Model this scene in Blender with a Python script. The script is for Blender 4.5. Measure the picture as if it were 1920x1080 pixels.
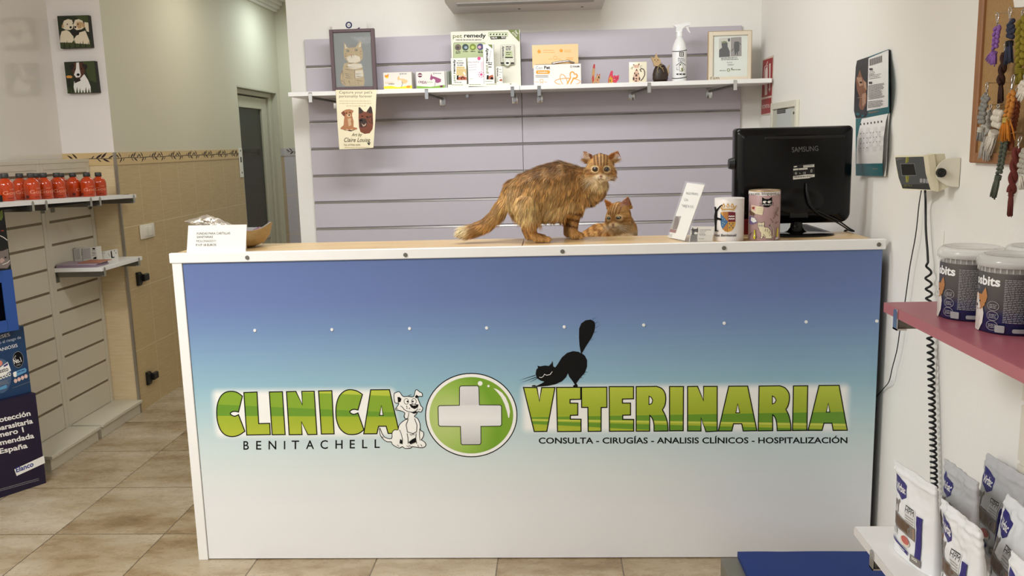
import bpy, bmesh, math, random
import numpy as np
from mathutils import Vector, Matrix, noise as mnoise
from mathutils.geometry import tessellate_polygon

random.seed(7)
for o in list(bpy.data.objects):
    bpy.data.objects.remove(o)
SC = bpy.context.scene
COL = SC.collection

# ------------------------------------------------------------------ camera
FPX, PITCH, YAW, ROLL = 1627.90841, 0.165972379, -0.0492421849, -0.0261186083
CAM = Vector((1.28253564, -2.84151635, 1.43913812))
cp, sp, cy_, sy_ = math.cos(PITCH), math.sin(PITCH), math.cos(YAW), math.sin(YAW)
_fwd = Vector((sy_ * cp, cy_ * cp, -sp)); _right = Vector((cy_, -sy_, 0)); _up = _right.cross(_fwd)
_c, _s = math.cos(ROLL), math.sin(ROLL)
RIGHT = _c * _right + _s * _up
UP = -_s * _right + _c * _up
FWD = _fwd
cam = bpy.data.cameras.new('camera'); cam.sensor_width = 36.0; cam.lens = FPX / 1920 * 36.0
cam.clip_start = 0.05; cam.clip_end = 60
camo = bpy.data.objects.new('camera', cam); COL.objects.link(camo)
camo.matrix_world = Matrix(((RIGHT.x, UP.x, -FWD.x, CAM.x), (RIGHT.y, UP.y, -FWD.y, CAM.y), (RIGHT.z, UP.z, -FWD.z, CAM.z), (0, 0, 0, 1)))
SC.camera = camo

# ------------------------------------------------------------------ light and exposure
SC.view_settings.view_transform = 'Standard'
SC.view_settings.look = 'None'
SC.view_settings.gamma = 1.0
SC.view_settings.use_curve_mapping = False
SC.view_settings.exposure = 0.0
world = bpy.data.worlds.new('world'); SC.world = world; world.use_nodes = True
bg = world.node_tree.nodes['Background']
bg.inputs[0].default_value = (1.0, 1.0, 1.0, 1); bg.inputs[1].default_value = 0.42

def area(name, loc, target, sx, sy, watts, col, spread=3.1416):
    l = bpy.data.lights.new(name, 'AREA'); l.shape = 'RECTANGLE'; l.size = sx; l.size_y = sy
    l.energy = watts; l.color = col; l.spread = spread
    o = bpy.data.objects.new(name, l); COL.objects.link(o); o.location = loc
    d = Vector(target) - Vector(loc)
    o.rotation_euler = d.to_track_quat('-Z', 'Y').to_euler()
    return o
area('shop_ceiling_light', (-0.6, -1.7, 2.62), (-0.6, -1.7, 0), 1.2, 0.6, 80, (0.955, 0.98, 1.0))
area('shop_ceiling_light_rear', (-0.3, -3.9, 2.62), (-0.3, -3.9, 0), 1.2, 0.6, 42, (0.955, 0.98, 1.0))
area('counter_ceiling_light', (1.05, 0.15, 2.6), (1.05, 1.86, 1.0), 1.2, 0.4, 27, (0.955, 0.98, 1.0), 2.7)
area('corridor_light', (-0.62, 4.1, 2.6), (-0.62, 4.1, 0), 0.25, 0.25, 7.0, (0.84, 0.99, 1.0))
area('corridor_lamp', (-0.5, 2.7, 2.6), (-0.5, 2.7, 0), 0.3, 0.3, 5, (1.0, 0.95, 0.84))

# ------------------------------------------------------------------ materials
def lin(c):
    r = []
    for v in c:
        v = v / 255.0
        r.append(v / 12.92 if v <= 0.04045 else ((v + 0.055) / 1.055) ** 2.4)
    return (r[0], r[1], r[2], 1.0)
MATS = {}
def mat(name, c, rough=0.5, metal=0.0, var=0.05, scale=14.0, bump=0.0, bscale=200.0, spec=0.5, coat=0.0, trans=0.0, alpha=1.0, emit=None, ior=1.45):
    if name in MATS: return MATS[name]
    m = bpy.data.materials.new(name); m.use_nodes = True; MATS[name] = m
    nt = m.node_tree; b = nt.nodes['Principled BSDF']
    b.inputs['Roughness'].default_value = rough; b.inputs['Metallic'].default_value = metal
    b.inputs['Specular IOR Level'].default_value = spec; b.inputs['Coat Weight'].default_value = coat
    b.inputs['Coat Roughness'].default_value = 0.06
    b.inputs['Transmission Weight'].default_value = trans; b.inputs['Alpha'].default_value = alpha
    b.inputs['IOR'].default_value = ior
    tc = nt.nodes.new('ShaderNodeTexCoord')
    nz = nt.nodes.new('ShaderNodeTexNoise'); nz.inputs['Scale'].default_value = scale; nz.inputs['Detail'].default_value = 4
    nt.links.new(tc.outputs['Object'], nz.inputs['Vector'])
    mr = nt.nodes.new('ShaderNodeMapRange'); mr.inputs['To Min'].default_value = 1 - var; mr.inputs['To Max'].default_value = 1 + var
    nt.links.new(nz.outputs['Fac'], mr.inputs['Value'])
    hv = nt.nodes.new('ShaderNodeHueSaturation'); hv.inputs['Color'].default_value = lin(c)
    nt.links.new(mr.outputs[0], hv.inputs['Value'])
    nt.links.new(hv.outputs[0], b.inputs['Base Color'])
    if emit: b.inputs['Emission Color'].default_value = lin(c); b.inputs['Emission Strength'].default_value = emit
    if bump:
        n2 = nt.nodes.new('ShaderNodeTexNoise'); n2.inputs['Scale'].default_value = bscale; n2.inputs['Detail'].default_value = 3
        nt.links.new(tc.outputs['Object'], n2.inputs['Vector'])
        bp = nt.nodes.new('ShaderNodeBump'); bp.inputs['Strength'].default_value = bump; bp.inputs['Distance'].default_value = 0.002
        nt.links.new(n2.outputs['Fac'], bp.inputs['Height']); nt.links.new(bp.outputs[0], b.inputs['Normal'])
    return m

class NG:
    """small node helper on one material"""
    def __init__(s, name, rough=0.5):
        s.m = bpy.data.materials.new(name); s.m.use_nodes = True; MATS[name] = s.m
        s.nt = s.m.node_tree; s.b = s.nt.nodes['Principled BSDF']; s.b.inputs['Roughness'].default_value = rough
        g = s.nt.nodes.new('ShaderNodeNewGeometry'); s.pos = g.outputs['Position']
        x = s.nt.nodes.new('ShaderNodeSeparateXYZ'); s.nt.links.new(s.pos, x.inputs[0])
        s.X, s.Y, s.Z = x.outputs
    def _in(s, sock, v):
        if isinstance(v, (int, float)): sock.default_value = v
        elif isinstance(v, tuple): sock.default_value = v
        else: s.nt.links.new(v, sock)
    def math(s, op, a, b=0.0, c=None, clamp=False):
        n = s.nt.nodes.new('ShaderNodeMath'); n.operation = op; n.use_clamp = clamp
        s._in(n.inputs[0], a); s._in(n.inputs[1], b)
        if c is not None: s._in(n.inputs[2], c)
        return n.outputs[0]
    def vec(s, x, y, z):
        n = s.nt.nodes.new('ShaderNodeCombineXYZ'); s._in(n.inputs[0], x); s._in(n.inputs[1], y); s._in(n.inputs[2], z); return n.outputs[0]
    def noise(s, v, scale=5, detail=4, rough=0.5):
        n = s.nt.nodes.new('ShaderNodeTexNoise'); n.inputs['Scale'].default_value = scale; n.inputs['Detail'].default_value = detail
        n.inputs['Roughness'].default_value = rough; s.nt.links.new(v, n.inputs['Vector']); return n.outputs['Fac']
    def white(s, v):
        n = s.nt.nodes.new('ShaderNodeTexWhiteNoise'); n.noise_dimensions = '3D'; s.nt.links.new(v, n.inputs['Vector']); return n.outputs['Value']
    def ramp(s, f, stops, interp='LINEAR'):
        n = s.nt.nodes.new('ShaderNodeValToRGB'); e = n.color_ramp; e.interpolation = interp
        while len(e.elements) < len(stops): e.elements.new(0.5)
        for el, (p, c) in zip(e.elements, stops): el.position = p; el.color = lin(c)
        s.nt.links.new(f, n.inputs[0]); return n.outputs[0]
    def mix(s, f, a, b):
        n = s.nt.nodes.new('ShaderNodeMix'); n.data_type = 'RGBA'
        s._in(n.inputs[0], f); s._in(n.inputs[6], a); s._in(n.inputs[7], b); return n.outputs[2]
    def mrange(s, v, a, b, c=0.0, d=1.0, smooth=False):
        n = s.nt.nodes.new('ShaderNodeMapRange'); n.clamp = True
        if smooth: n.interpolation_type = 'SMOOTHSTEP'
        s._in(n.inputs[0], v); n.inputs[1].default_value = a; n.inputs[2].default_value = b; n.inputs[3].default_value = c; n.inputs[4].default_value = d
        return n.outputs[0]
    def color(s, c): s._in(s.b.inputs['Base Color'], c)
    def bump(s, h, strength=0.3, dist=0.002):
        n = s.nt.nodes.new('ShaderNodeBump'); n.inputs['Strength'].default_value = strength; n.inputs['Distance'].default_value = dist
        s.nt.links.new(h, n.inputs['Height']); s.nt.links.new(n.outputs[0], s.b.inputs['Normal'])

# ------------------------------------------------------------------ points in the place from a sight line and a known plane
def ray(px, py):
    return (RIGHT * ((px - 960) / FPX) + UP * ((540 - py) / FPX) + FWD).normalized()
def P(px, py, ax, val):
    d = ray(px, py); i = 'xyz'.index(ax)
    return CAM + d * ((val - CAM[i]) / d[i])
def PP(px, py, p0, n):
    d = ray(px, py); p0 = Vector(p0); n = Vector(n)
    return CAM + d * ((p0 - CAM).dot(n) / d.dot(n))
def PC(px, py, cx, cy, r):
    d = ray(px, py); ox, oy = CAM.x - cx, CAM.y - cy
    a = d.x ** 2 + d.y ** 2; b = 2 * (ox * d.x + oy * d.y); c = ox * ox + oy * oy - r * r
    D = max(0.0, b * b - 4 * a * c)
    return CAM + d * ((-b - math.sqrt(D)) / (2 * a))

# ------------------------------------------------------------------ mesh builder
WM = {}
class MB:
    def __init__(s, T=None):
        s.v = []; s.f = []; s.fm = []; s.fs = []; s.mats = []; s.T = T
    def mi(s, m):
        if m not in s.mats: s.mats.append(m)
        return s.mats.index(m)
    def add(s, vs, fs, m, smooth=False):
        b = len(s.v); k = s.mi(m)
        for p in vs:
            p = Vector(p); s.v.append(s.T @ p if s.T else p)
        for f in fs: s.f.append(tuple(b + i for i in f)); s.fm.append(k); s.fs.append(smooth)
        return s
    def bm(s, bm, m, smooth=False):
        bm.verts.index_update()
        s.add([v.co.copy() for v in bm.verts], [[v.index for v in f.verts] for f in bm.faces], m, smooth); bm.free(); return s
    def box(s, a, b, m, bev=0.0, seg=1):
        a, b = Vector(a), Vector(b)
        c = (a + b) / 2; d = Vector((abs(b.x - a.x), abs(b.y - a.y), abs(b.z - a.z)))
        return s.obox(c, d, Matrix.Identity(3), m, bev, seg)
    def obox(s, c, d, R, m, bev=0.0, seg=1):
        b = bmesh.new(); bmesh.ops.create_cube(b, size=1.0)
        for v in b.verts: v.co = Vector((v.co.x * d[0], v.co.y * d[1], v.co.z * d[2]))
        if bev: bmesh.ops.bevel(b, geom=list(b.edges), offset=min(bev, 0.49 * min(d)), segments=seg, profile=0.5, affect='EDGES')
        R3 = R.to_3x3() if hasattr(R, 'to_3x3') else R
        for v in b.verts: v.co = R3 @ v.co + Vector(c)
        return s.bm(b, m, bev > 0 and seg > 1)
    def cyl(s, p0, p1, r0, r1, m, n=24, caps=True, smooth=True):
        p0, p1 = Vector(p0), Vector(p1); ax = (p1 - p0).normalized()
        u = ax.orthogonal().normalized(); w = ax.cross(u)
        vs = []
        for p, r in ((p0, r0), (p1, r1)):
            for i in range(n):
                a = 2 * math.pi * i / n; vs.append(p + (u * math.cos(a) + w * math.sin(a)) * r)
        s.add(vs, [(i, (i + 1) % n, n + (i + 1) % n, n + i) for i in range(n)], m, smooth)
        if caps: s.add(vs[:n], [tuple(reversed(range(n)))], m); s.add(vs[n:], [tuple(range(n))], m)
        return s
    def lathe(s, o, prof, m, n=36, smooth=True, R=None, sx=1.0, sy=1.0):
        o = Vector(o); vs = []; fs = []
        for r, z in prof:
            for i in range(n):
                a = 2 * math.pi * i / n; q = Vector((r * math.cos(a) * sx, r * math.sin(a) * sy, z))
                vs.append(o + (R @ q if R else q))
        for k in range(len(prof) - 1):
            for i in range(n):
                j = (i + 1) % n; fs.append((k * n + i, k * n + j, (k + 1) * n + j, (k + 1) * n + i))
        s.add(vs, fs, m, smooth)
        if prof[0][0] > 1e-6: s.add(vs[:n], [tuple(reversed(range(n)))], m)
        if prof[-1][0] > 1e-6: s.add(vs[-n:], [tuple(range(n))], m)
        return s
    def tube(s, pts, r, m, n=8, caps=True):
        pts = [Vector(p) for p in pts]; k = len(pts); rs = r if isinstance(r, (list, tuple)) else [r] * k
        t0 = (pts[1] - pts[0]).normalized(); u = t0.orthogonal().normalized(); vs = []
        for i in range(k):
            t = (pts[min(i + 1, k - 1)] - pts[max(i - 1, 0)]).normalized()
            u = (u - t * u.dot(t))
            u = u.normalized() if u.length > 1e-6 else t.orthogonal().normalized()
            w = t.cross(u)
            for j in range(n):
                a = 2 * math.pi * j / n; vs.append(pts[i] + (u * math.cos(a) + w * math.sin(a)) * rs[i])
        fs = [(i * n + j, i * n + (j + 1) % n, (i + 1) * n + (j + 1) % n, (i + 1) * n + j) for i in range(k - 1) for j in range(n)]
        if caps: fs += [tuple(reversed(range(n))), tuple(range((k - 1) * n, k * n))]
        return s.add(vs, fs, m, True)
    def ell(s, c, r, m, R=None, nu=20, nv=12):
        c = Vector(c); vs = [Vector((0, 0, 1))]; fs = []
        for i in range(1, nv):
            t = math.pi * i / nv
            for j in range(nu):
                a = 2 * math.pi * j / nu; vs.append(Vector((math.sin(t) * math.cos(a), math.sin(t) * math.sin(a), math.cos(t))))
        vs.append(Vector((0, 0, -1)))
        for j in range(nu): fs.append((0, 1 + j, 1 + (j + 1) % nu))
        for i in range(nv - 2):
            for j in range(nu):
                a = 1 + i * nu; fs.append((a + j, a + nu + j, a + nu + (j + 1) % nu, a + (j + 1) % nu))
        a = 1 + (nv - 2) * nu
        for j in range(nu): fs.append((len(vs) - 1, a + (j + 1) % nu, a + j))
        if isinstance(r, (int, float)): r = (r, r, r)
        out = []
        for v in vs:
            q = Vector((v.x * r[0], v.y * r[1], v.z * r[2])); out.append(c + (R @ q if R else q))
        return s.add(out, fs, m, True)
    def prism(s, pts, d, m, smooth=False):
        """pts: planar outline (3-D), pushed along d"""
        pts = [Vector(p) for p in pts]; d = Vector(d); n = len(pts)
        tri = tessellate_polygon([pts])
        nrm = Vector((0, 0, 0))
        for i in range(n): nrm += pts[i].cross(pts[(i + 1) % n])
        if nrm.dot(d) > 0: pts = pts[::-1]; tri = tessellate_polygon([pts])
        vs = pts + [p + d for p in pts]
        fs = []
        for t in tri:
            a, b, c = t
            fn = (pts[b] - pts[a]).cross(pts[c] - pts[a])
            if fn.dot(d) > 0: a, b, c = c, b, a
            fs.append((a, b, c)); fs.append((c + n, b + n, a + n))
        s.add(vs, fs, m, False)
        s.add(vs, [(j, i, i + n, j + n) for i in range(n) for j in [(i + 1) % n]], m, smooth)
        return s
    def quad(s, a, b, c, d, m): return s.add([a, b, c, d], [(0, 1, 2, 3)], m)
    def build(s, name, parent=None, origin=None):
        me = bpy.data.meshes.new(name)
        if parent is not None:
            W = WM[parent.name]; Wi = W.inverted(); vs = [Wi @ p for p in s.v]; o_m = W
        else:
            if origin is None:
                xs = [p.x for p in s.v]; ys = [p.y for p in s.v]; zs = [p.z for p in s.v]
                origin = Vector(((min(xs) + max(xs)) / 2, (min(ys) + max(ys)) / 2, min(zs)))
            origin = Vector(origin); vs = [p - origin for p in s.v]; o_m = Matrix.Translation(origin)
        me.from_pydata([tuple(p) for p in vs], [], s.f)
        for m in s.mats: me.materials.append(m)
        me.polygons.foreach_set('material_index', s.fm); me.polygons.foreach_set('use_smooth', s.fs)
        me.update()
        o = bpy.data.objects.new(name, me); COL.objects.link(o)
        if parent is not None: o.parent = parent
        else: o.location = origin
        WM[o.name] = o_m
        return o

def thing(name, label, cat, loc, rz=0.0, group=None, R=None):
    o = bpy.data.objects.new(name, None); COL.objects.link(o); o.empty_display_size = 0.05
    W = Matrix.Translation(Vector(loc)) @ (R.to_4x4() if R else Matrix.Rotation(rz, 4, 'Z'))
    o.location = loc; o.rotation_euler = W.to_euler()
    WM[o.name] = W
    o['label'] = label; o['category'] = cat
    if group: o['group'] = group
    return o
def tag(o, label, cat, group=None, kind=None):
    o['label'] = label; o['category'] = cat
    if group: o['group'] = group
    if kind: o['kind'] = kind
    return o
def struct(o): o['kind'] = 'structure'; return o
def dup(root, W, label, group=None):
    """copy a thing with its parts and sub-parts to the world matrix W"""
    r = root.copy(); COL.objects.link(r); r.location = W.to_translation(); r.rotation_euler = W.to_euler(); r['label'] = label
    WM[r.name] = W
    if group: r['group'] = group
    for ch in list(root.children):
        c = ch.copy(); COL.objects.link(c); c.parent = r; WM[c.name] = W
        for g in list(ch.children):
            d = g.copy(); COL.objects.link(d); d.parent = c; WM[d.name] = W
    return r
def TR(x, y, z, rz=0.0): return Matrix.Translation((x, y, z)) @ Matrix.Rotation(rz, 4, 'Z')

# ------------------------------------------------------------------ printed art: flat layers on a surface
_TXT = {}
def text2d(t, bold=0.0):
    if 'M' in t: bold = 0.0
    k = (t, bold)
    if k in _TXT: return _TXT[k]
    c = bpy.data.curves.new('t', 'FONT'); c.body = t; c.resolution_u = 3; c.offset = bold
    o = bpy.data.objects.new('t', c); COL.objects.link(o)
    dg = bpy.context.evaluated_depsgraph_get(); me = bpy.data.meshes.new_from_object(o.evaluated_get(dg))
    vs = [(v.co.x, v.co.y) for v in me.vertices]; fs = [tuple(p.vertices) for p in me.polygons]
    bpy.data.objects.remove(o); bpy.data.curves.remove(c); bpy.data.meshes.remove(me)
    _TXT[k] = (vs, fs); return _TXT[k]
H_CAP = None
class Art:
    """2-D drawing mapped on a surface; coordinates are (ox + x/s, oy + y/s), y down"""
    def __init__(s, fmap, mb=None, eps=0.00007, maxe=None, start=2):
        s.f = fmap; s.mb = mb or MB(); s.eps = eps; s.k = start; s.ox = s.oy = 0.0; s.s = 1.0; s.maxe = maxe
    def frame(s, ox=0.0, oy=0.0, sc=1.0): s.ox, s.oy, s.s = ox, oy, sc; return s
    def q(s, p): return (s.ox + p[0] / s.s, s.oy + p[1] / s.s)
    def emit(s, pts, fs, m):
        """pts in final coordinates"""
        if s.maxe:
            pts = list(pts); out = []
            st = [tuple(f) for f in fs]
            st = [t for f in st for t in ([f] if len(f) == 3 else [(f[0], f[i], f[i + 1]) for i in range(1, len(f) - 1)])]
            cache = {}
            while st:
                a, b, c = st.pop()
                e = [(math.dist(pts[x], pts[y]), x, y, z) for x, y, z in ((a, b, c), (b, c, a), (c, a, b))]
                L, x, y, z = max(e)
                if L > s.maxe and len(pts) < 60000:
                    kk = (min(x, y), max(x, y))
                    if kk not in cache:
                        cache[kk] = len(pts); pts.append(((pts[x][0] + pts[y][0]) / 2, (pts[x][1] + pts[y][1]) / 2))
                    w = cache[kk]; st.append((x, w, z)); st.append((w, y, z))
                else: out.append((a, b, c))
            fs = out
        off = s.eps * s.k
        s.mb.add([s.f(p[0], p[1], off) for p in pts], fs, m)
    def fill(s, pts, m, holes=(), up=True):
        rings = [[Vector((*s.q(p), 0)) for p in r] for r in [pts, *holes]]
        tri = tessellate_polygon(rings); flat = [(v.x, v.y) for r in rings for v in r]
        s.emit(flat, [tuple(t) for t in tri], m)
        if up: s.k += 1
        return s
    def rect(s, x0, y0, x1, y1, m): return s.fill([(x0, y0), (x1, y0), (x1, y1), (x0, y1)], m)
    def rrect(s, x0, y0, x1, y1, r, m):
        pts = []
        for cx, cy, a0 in ((x1 - r, y0 + r, -90), (x1 - r, y1 - r, 0), (x0 + r, y1 - r, 90), (x0 + r, y0 + r, 180)):
            for k in range(5):
                a = math.radians(a0 + 22.5 * k); pts.append((cx + r * math.cos(a), cy + r * math.sin(a)))
        return s.fill(pts, m)
    def ell(s, cx, cy, rx, ry, m, n=32, rot=0.0):
        c_, s_ = math.cos(rot), math.sin(rot)
        return s.fill([(cx + rx * math.cos(2 * math.pi * i / n) * c_ - ry * math.sin(2 * math.pi * i / n) * s_,
                        cy + rx * math.cos(2 * math.pi * i / n) * s_ + ry * math.sin(2 * math.pi * i / n) * c_) for i in range(n)], m)
    def ring(s, cx, cy, rx, ry, w, m, n=40):
        return s.stroke([(cx + rx * math.cos(2 * math.pi * i / n), cy + ry * math.sin(2 * math.pi * i / n)) for i in range(n)], w, m, True)
    def stroke(s, pts, w, m, closed=False, taper=False):
        """w in frame units"""
        p = [Vector(s.q(a)) for a in pts]; n = len(p); w = w / s.s / 2; L = []; R = []
        for i in range(n):
            a = p[i - 1] if (i > 0 or closed) else None; b = p[(i + 1) % n] if (i < n - 1 or closed) else None
            d1 = (p[i] - a) if a is not None else (b - p[i]); d2 = (b - p[i]) if b is not None else d1
            if d1.length < 1e-9: d1 = d2
            if d2.length < 1e-9: d2 = d1
            d1 = d1.normalized(); d2 = d2.normalized()
            n1 = Vector((-d1.y, d1.x)); n2 = Vector((-d2.y, d2.x)); mm = n1 + n2
            if mm.length < 0.2: mm = n1
            mm = mm.normalized(); k = min(2.2, 1 / max(0.3, mm.dot(n1)))
            ww = w * (1 if not taper else max(0.08, 1 - i / (n - 1)))
            L.append(p[i] + mm * ww * k); R.append(p[i] - mm * ww * k)
        pts2 = [tuple(v) for v in L] + [tuple(v) for v in R]
        fs = [(i, (i + 1) % n, n + (i + 1) % n, n + i) for i in range(n if closed else n - 1)]
        s.emit(pts2, fs, m); s.k += 1
        return s
    def text(s, t, x, y, h, m, w=None, bold=0.0, ang=0.0, shear=0.0):
        """baseline-left at (x, y); h = capital height; w = total width, all in frame units"""
        global H_CAP
        if H_CAP is None: H_CAP = max(v[1] for v in text2d('H')[0])
        vs, fs = text2d(t, bold)
        if not vs: return s
        x0 = min(v[0] for v in vs); x1 = max(v[0] for v in vs)
        sy = h / H_CAP; sx = (w / (x1 - x0)) if w else sy
        c_, s_ = math.cos(ang), math.sin(ang)
        pts = []
        for vx, vy in vs:
            a = (vx - x0) * sx + vy * sy * shear; b = -vy * sy
            pts.append(s.q((x + a * c_ - b * s_, y + a * s_ + b * c_)))
        s.emit(pts, fs, m); s.k += 1
        return s
    def lines(s, x0, x1, ys, h, m, jitter=0.25, words=0, slope=0.0):
        """rows of small print"""
        rnd = random.Random(int(x0 * 7 + ys[0] * 13))
        for y in ys:
            e = x1 - (x1 - x0) * jitter * rnd.random(); x = x0
            while x < e - h:
                ww = min(e - x, h * rnd.uniform(1.6, 5.0))
                s.fill([(x, y + slope * (x - x0)), (x + ww, y + slope * (x + ww - x0)), (x + ww, y + h + slope * (x + ww - x0)), (x, y + h + slope * (x - x0))], m, up=False); x += ww + h * 0.7
        s.k += 1
        return s
    def build(s, name, parent): return s.mb.build(name, parent)
def fY(yv):  return lambda a, b, o: P(a, b, 'y', yv - o)
def fXr(xv): return lambda a, b, o: P(a, b, 'x', xv - o)       # surface that looks towards -x
def fXl(xv): return lambda a, b, o: P(a, b, 'x', xv + o)       # surface that looks towards +x
def fPl(p0, n):
    n = Vector(n).normalized(); p0 = Vector(p0)
    return lambda a, b, o: PP(a, b, p0 + n * o, n)
def fCyl(cx, cy, r): return lambda a, b, o: PC(a, b, cx, cy, r + o)
def fLoc(T):
    """local drawing board: x right, y down in metres on the local X-Z plane, looking towards local -Y"""
    return lambda a, b, o: T @ Vector((a, -o, -b))

INK = mat('black_ink', (9, 9, 9), 0.6, var=0.02, spec=0.25)
PAPER = mat('white_paper', (236, 232, 224), 0.7, var=0.02)
WHITE = mat('white_laminate', (238, 236, 232), 0.35, var=0.02)
CHROME = mat('chrome_metal', (205, 205, 205), 0.18, 1.0, var=0.04)
STEEL = mat('steel_dark', (120, 118, 112), 0.35, 0.9)
# ------------------------------------------------------------------ the setting
XL, XT, XR = -1.335, -1.05, 2.375      # left wall, tiled wall, right wall
YP, YB, YE = 1.75, 1.86, 4.72          # pier face, back wall, end of the corridor
ZC = 2.66

def floor_mat():
    g = NG('stone_floor_tiles', 0.28)
    u = g.math('DIVIDE', g.math('ADD', g.X, 0.65), 0.4297); v = g.math('DIVIDE', g.math('SUBTRACT', g.Y, 0.208), 0.4565)
    iu, iv = g.math('FLOOR', u), g.math('FLOOR', v); fu, fv = g.math('FRACT', u), g.math('FRACT', v)
    du = g.math('MINIMUM', fu, g.math('SUBTRACT', 1.0, fu)); dv = g.math('MINIMUM', fv, g.math('SUBTRACT', 1.0, fv))
    d = g.math('MINIMUM', du, dv)
    rid = g.white(g.vec(iu, iv, 3.0)); rid2 = g.white(g.vec(iu, iv, 9.0))
    px = g.math('ADD', g.math('MULTIPLY', g.X, 1.1), g.math('MULTIPLY', rid, 31.0))
    py = g.math('ADD', g.math('MULTIPLY', g.Y, 3.2), g.math('MULTIPLY', rid2, 57.0))
    n1 = g.noise(g.vec(px, py, 0.0), 1.7, 6, 0.55)
    n2 = g.noise(g.vec(g.math('MULTIPLY', px, 3.0), g.math('MULTIPLY', py, 2.0), 4.0), 4.0, 8, 0.7)
    mixv = g.math('ADD', g.math('MULTIPLY', n1, 0.72), g.math('MULTIPLY', n2, 0.28))
    mixv = g.math('ADD', mixv, g.math('MULTIPLY', g.math('SUBTRACT', rid, 0.5), 0.10))
    c = g.ramp(mixv, [(0.30, (116, 94, 66)), (0.42, (147, 125, 94)), (0.51, (167, 149, 120)), (0.60, (179, 164, 139)), (0.72, (193, 180, 157))])
    pit = g.noise(g.vec(g.math('MULTIPLY', px, 9.0), g.math('MULTIPLY', py, 5.0), 1.0), 5.0, 3, 0.6)
    pm = g.math('MULTIPLY', g.mrange(pit, 0.62, 0.68), g.mrange(n1, 0.5, 0.62))
    c = g.mix(g.math('MULTIPLY', pm, 0.55), c, lin((118, 98, 74)))
    gr = g.mrange(d, 0.0035, 0.007)
    c = g.mix(gr, lin((105, 90, 70)), c)
    g.color(c); g.bump(gr, 0.5, 0.002)
    g._in(g.b.inputs['Roughness'], g.mrange(n2, 0.3, 0.7, 0.2, 0.36))
    return g.m
def tile_mat(name, base, streak, axis, seams, zp=0.345):
    g = NG(name, 0.3)
    h = g.Y if axis == 'y' else g.X
    u = g.math('DIVIDE', g.math('SUBTRACT', h, seams[0]), seams[1]); v = g.math('DIVIDE', g.Z, zp)
    fu, fv = g.math('FRACT', u), g.math('FRACT', v)
    du = g.math('MULTIPLY', g.math('MINIMUM', fu, g.math('SUBTRACT', 1.0, fu)), seams[1])
    dv = g.math('MULTIPLY', g.math('MINIMUM', fv, g.math('SUBTRACT', 1.0, fv)), zp)
    d = g.math('MINIMUM', du, dv)
    n = g.noise(g.vec(g.math('MULTIPLY', h, 9.0), 0.0, g.math('MULTIPLY', g.Z, 95.0)), 1.0, 4, 0.6)
    n2 = g.noise(g.vec(g.math('MULTIPLY', h, 20.0), 7.0, g.math('MULTIPLY', g.Z, 160.0)), 1.0, 2, 0.5)
    c = g.mix(g.mrange(n, 0.35, 0.72), lin(base), lin(streak))
    c = g.mix(g.math('MULTIPLY', g.mrange(n2, 0.66, 0.74), 0.5), c, lin(tuple(int(q * 0.72) for q in base)))
    gr = g.mrange(d, 0.001, 0.0022)
    c = g.mix(gr, lin((222, 204, 164)), c)
    g.color(c); g.bump(gr, 0.3, 0.001)
    return g.m
M_FLOOR = floor_mat()
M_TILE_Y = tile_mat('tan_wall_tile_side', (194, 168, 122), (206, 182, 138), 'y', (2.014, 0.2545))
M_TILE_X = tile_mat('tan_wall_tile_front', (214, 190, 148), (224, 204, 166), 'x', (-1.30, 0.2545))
M_TILE_E = tile_mat('cool_lit_wall_tile', (196, 192, 202), (204, 200, 210), 'x', (-0.96, 0.2545))  # end wall tile: the cool light there is put into its grey colour
M_WALL = mat('white_wall_paint', (238, 235, 228), 0.75, var=0.012, scale=3, bump=0.35, bscale=45)
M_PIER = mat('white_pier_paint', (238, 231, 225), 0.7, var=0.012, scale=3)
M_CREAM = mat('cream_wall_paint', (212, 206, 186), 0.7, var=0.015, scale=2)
M_GLOSS = mat('glossy_white_wall', (226, 219, 209), 0.12, var=0.012, scale=3, coat=0.6)
M_CEIL = mat('ceiling_paint', (236, 233, 226), 0.8, var=0.01)

struct(MB().box((-1.6, -4.6, -0.06), (2.6, 6.2, 0.0), M_FLOOR).build('floor'))
struct(MB().box((-1.6, -4.6, ZC), (2.6, 6.2, ZC + 0.08), M_CEIL).build('ceiling'))
struct(MB().box((XL - 0.1, -4.6, 0), (XL, YP, ZC), M_GLOSS).build('wall_left'))
struct(MB().box((XR, -4.6, 0), (XR + 0.1, YB + 0.1, ZC), M_WALL).build('wall_right'))
struct(MB().box((-0.104, YB, 0), (XR, YB + 0.1, ZC), M_WALL).build('wall_back'))
struct(MB().box((0.25, YB + 0.1, 0), (0.35, YE, ZC), M_WALL).build('wall_corridor_light_stop'))  # unseen wall, added to keep light from leaking at the corridor

# tiled wall along the corridor with the pier face towards the room
ZT = 1.375; ZB = 1.442; DY0, DY1, DZ = 3.68, 4.62, 1.913
w = MB()
def wallbox(y0, y1, z0, z1, top):
    a, b = (XL - 0.1, y0, z0), (XT, y1, z1)
    x0, x1 = a[0], b[0]
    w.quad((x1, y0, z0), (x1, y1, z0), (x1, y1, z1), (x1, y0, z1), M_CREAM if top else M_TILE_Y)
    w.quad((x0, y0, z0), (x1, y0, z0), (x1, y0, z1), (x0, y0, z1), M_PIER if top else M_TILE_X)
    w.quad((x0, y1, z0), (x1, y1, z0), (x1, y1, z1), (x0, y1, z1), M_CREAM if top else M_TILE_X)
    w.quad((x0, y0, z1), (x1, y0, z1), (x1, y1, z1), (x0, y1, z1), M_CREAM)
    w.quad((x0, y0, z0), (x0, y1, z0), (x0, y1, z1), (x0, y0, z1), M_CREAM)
wallbox(YP, DY0, 0, ZB, False); wallbox(YP, DY0, ZB, ZC, True)
wallbox(DY0, DY1, DZ, ZC, True)
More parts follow.
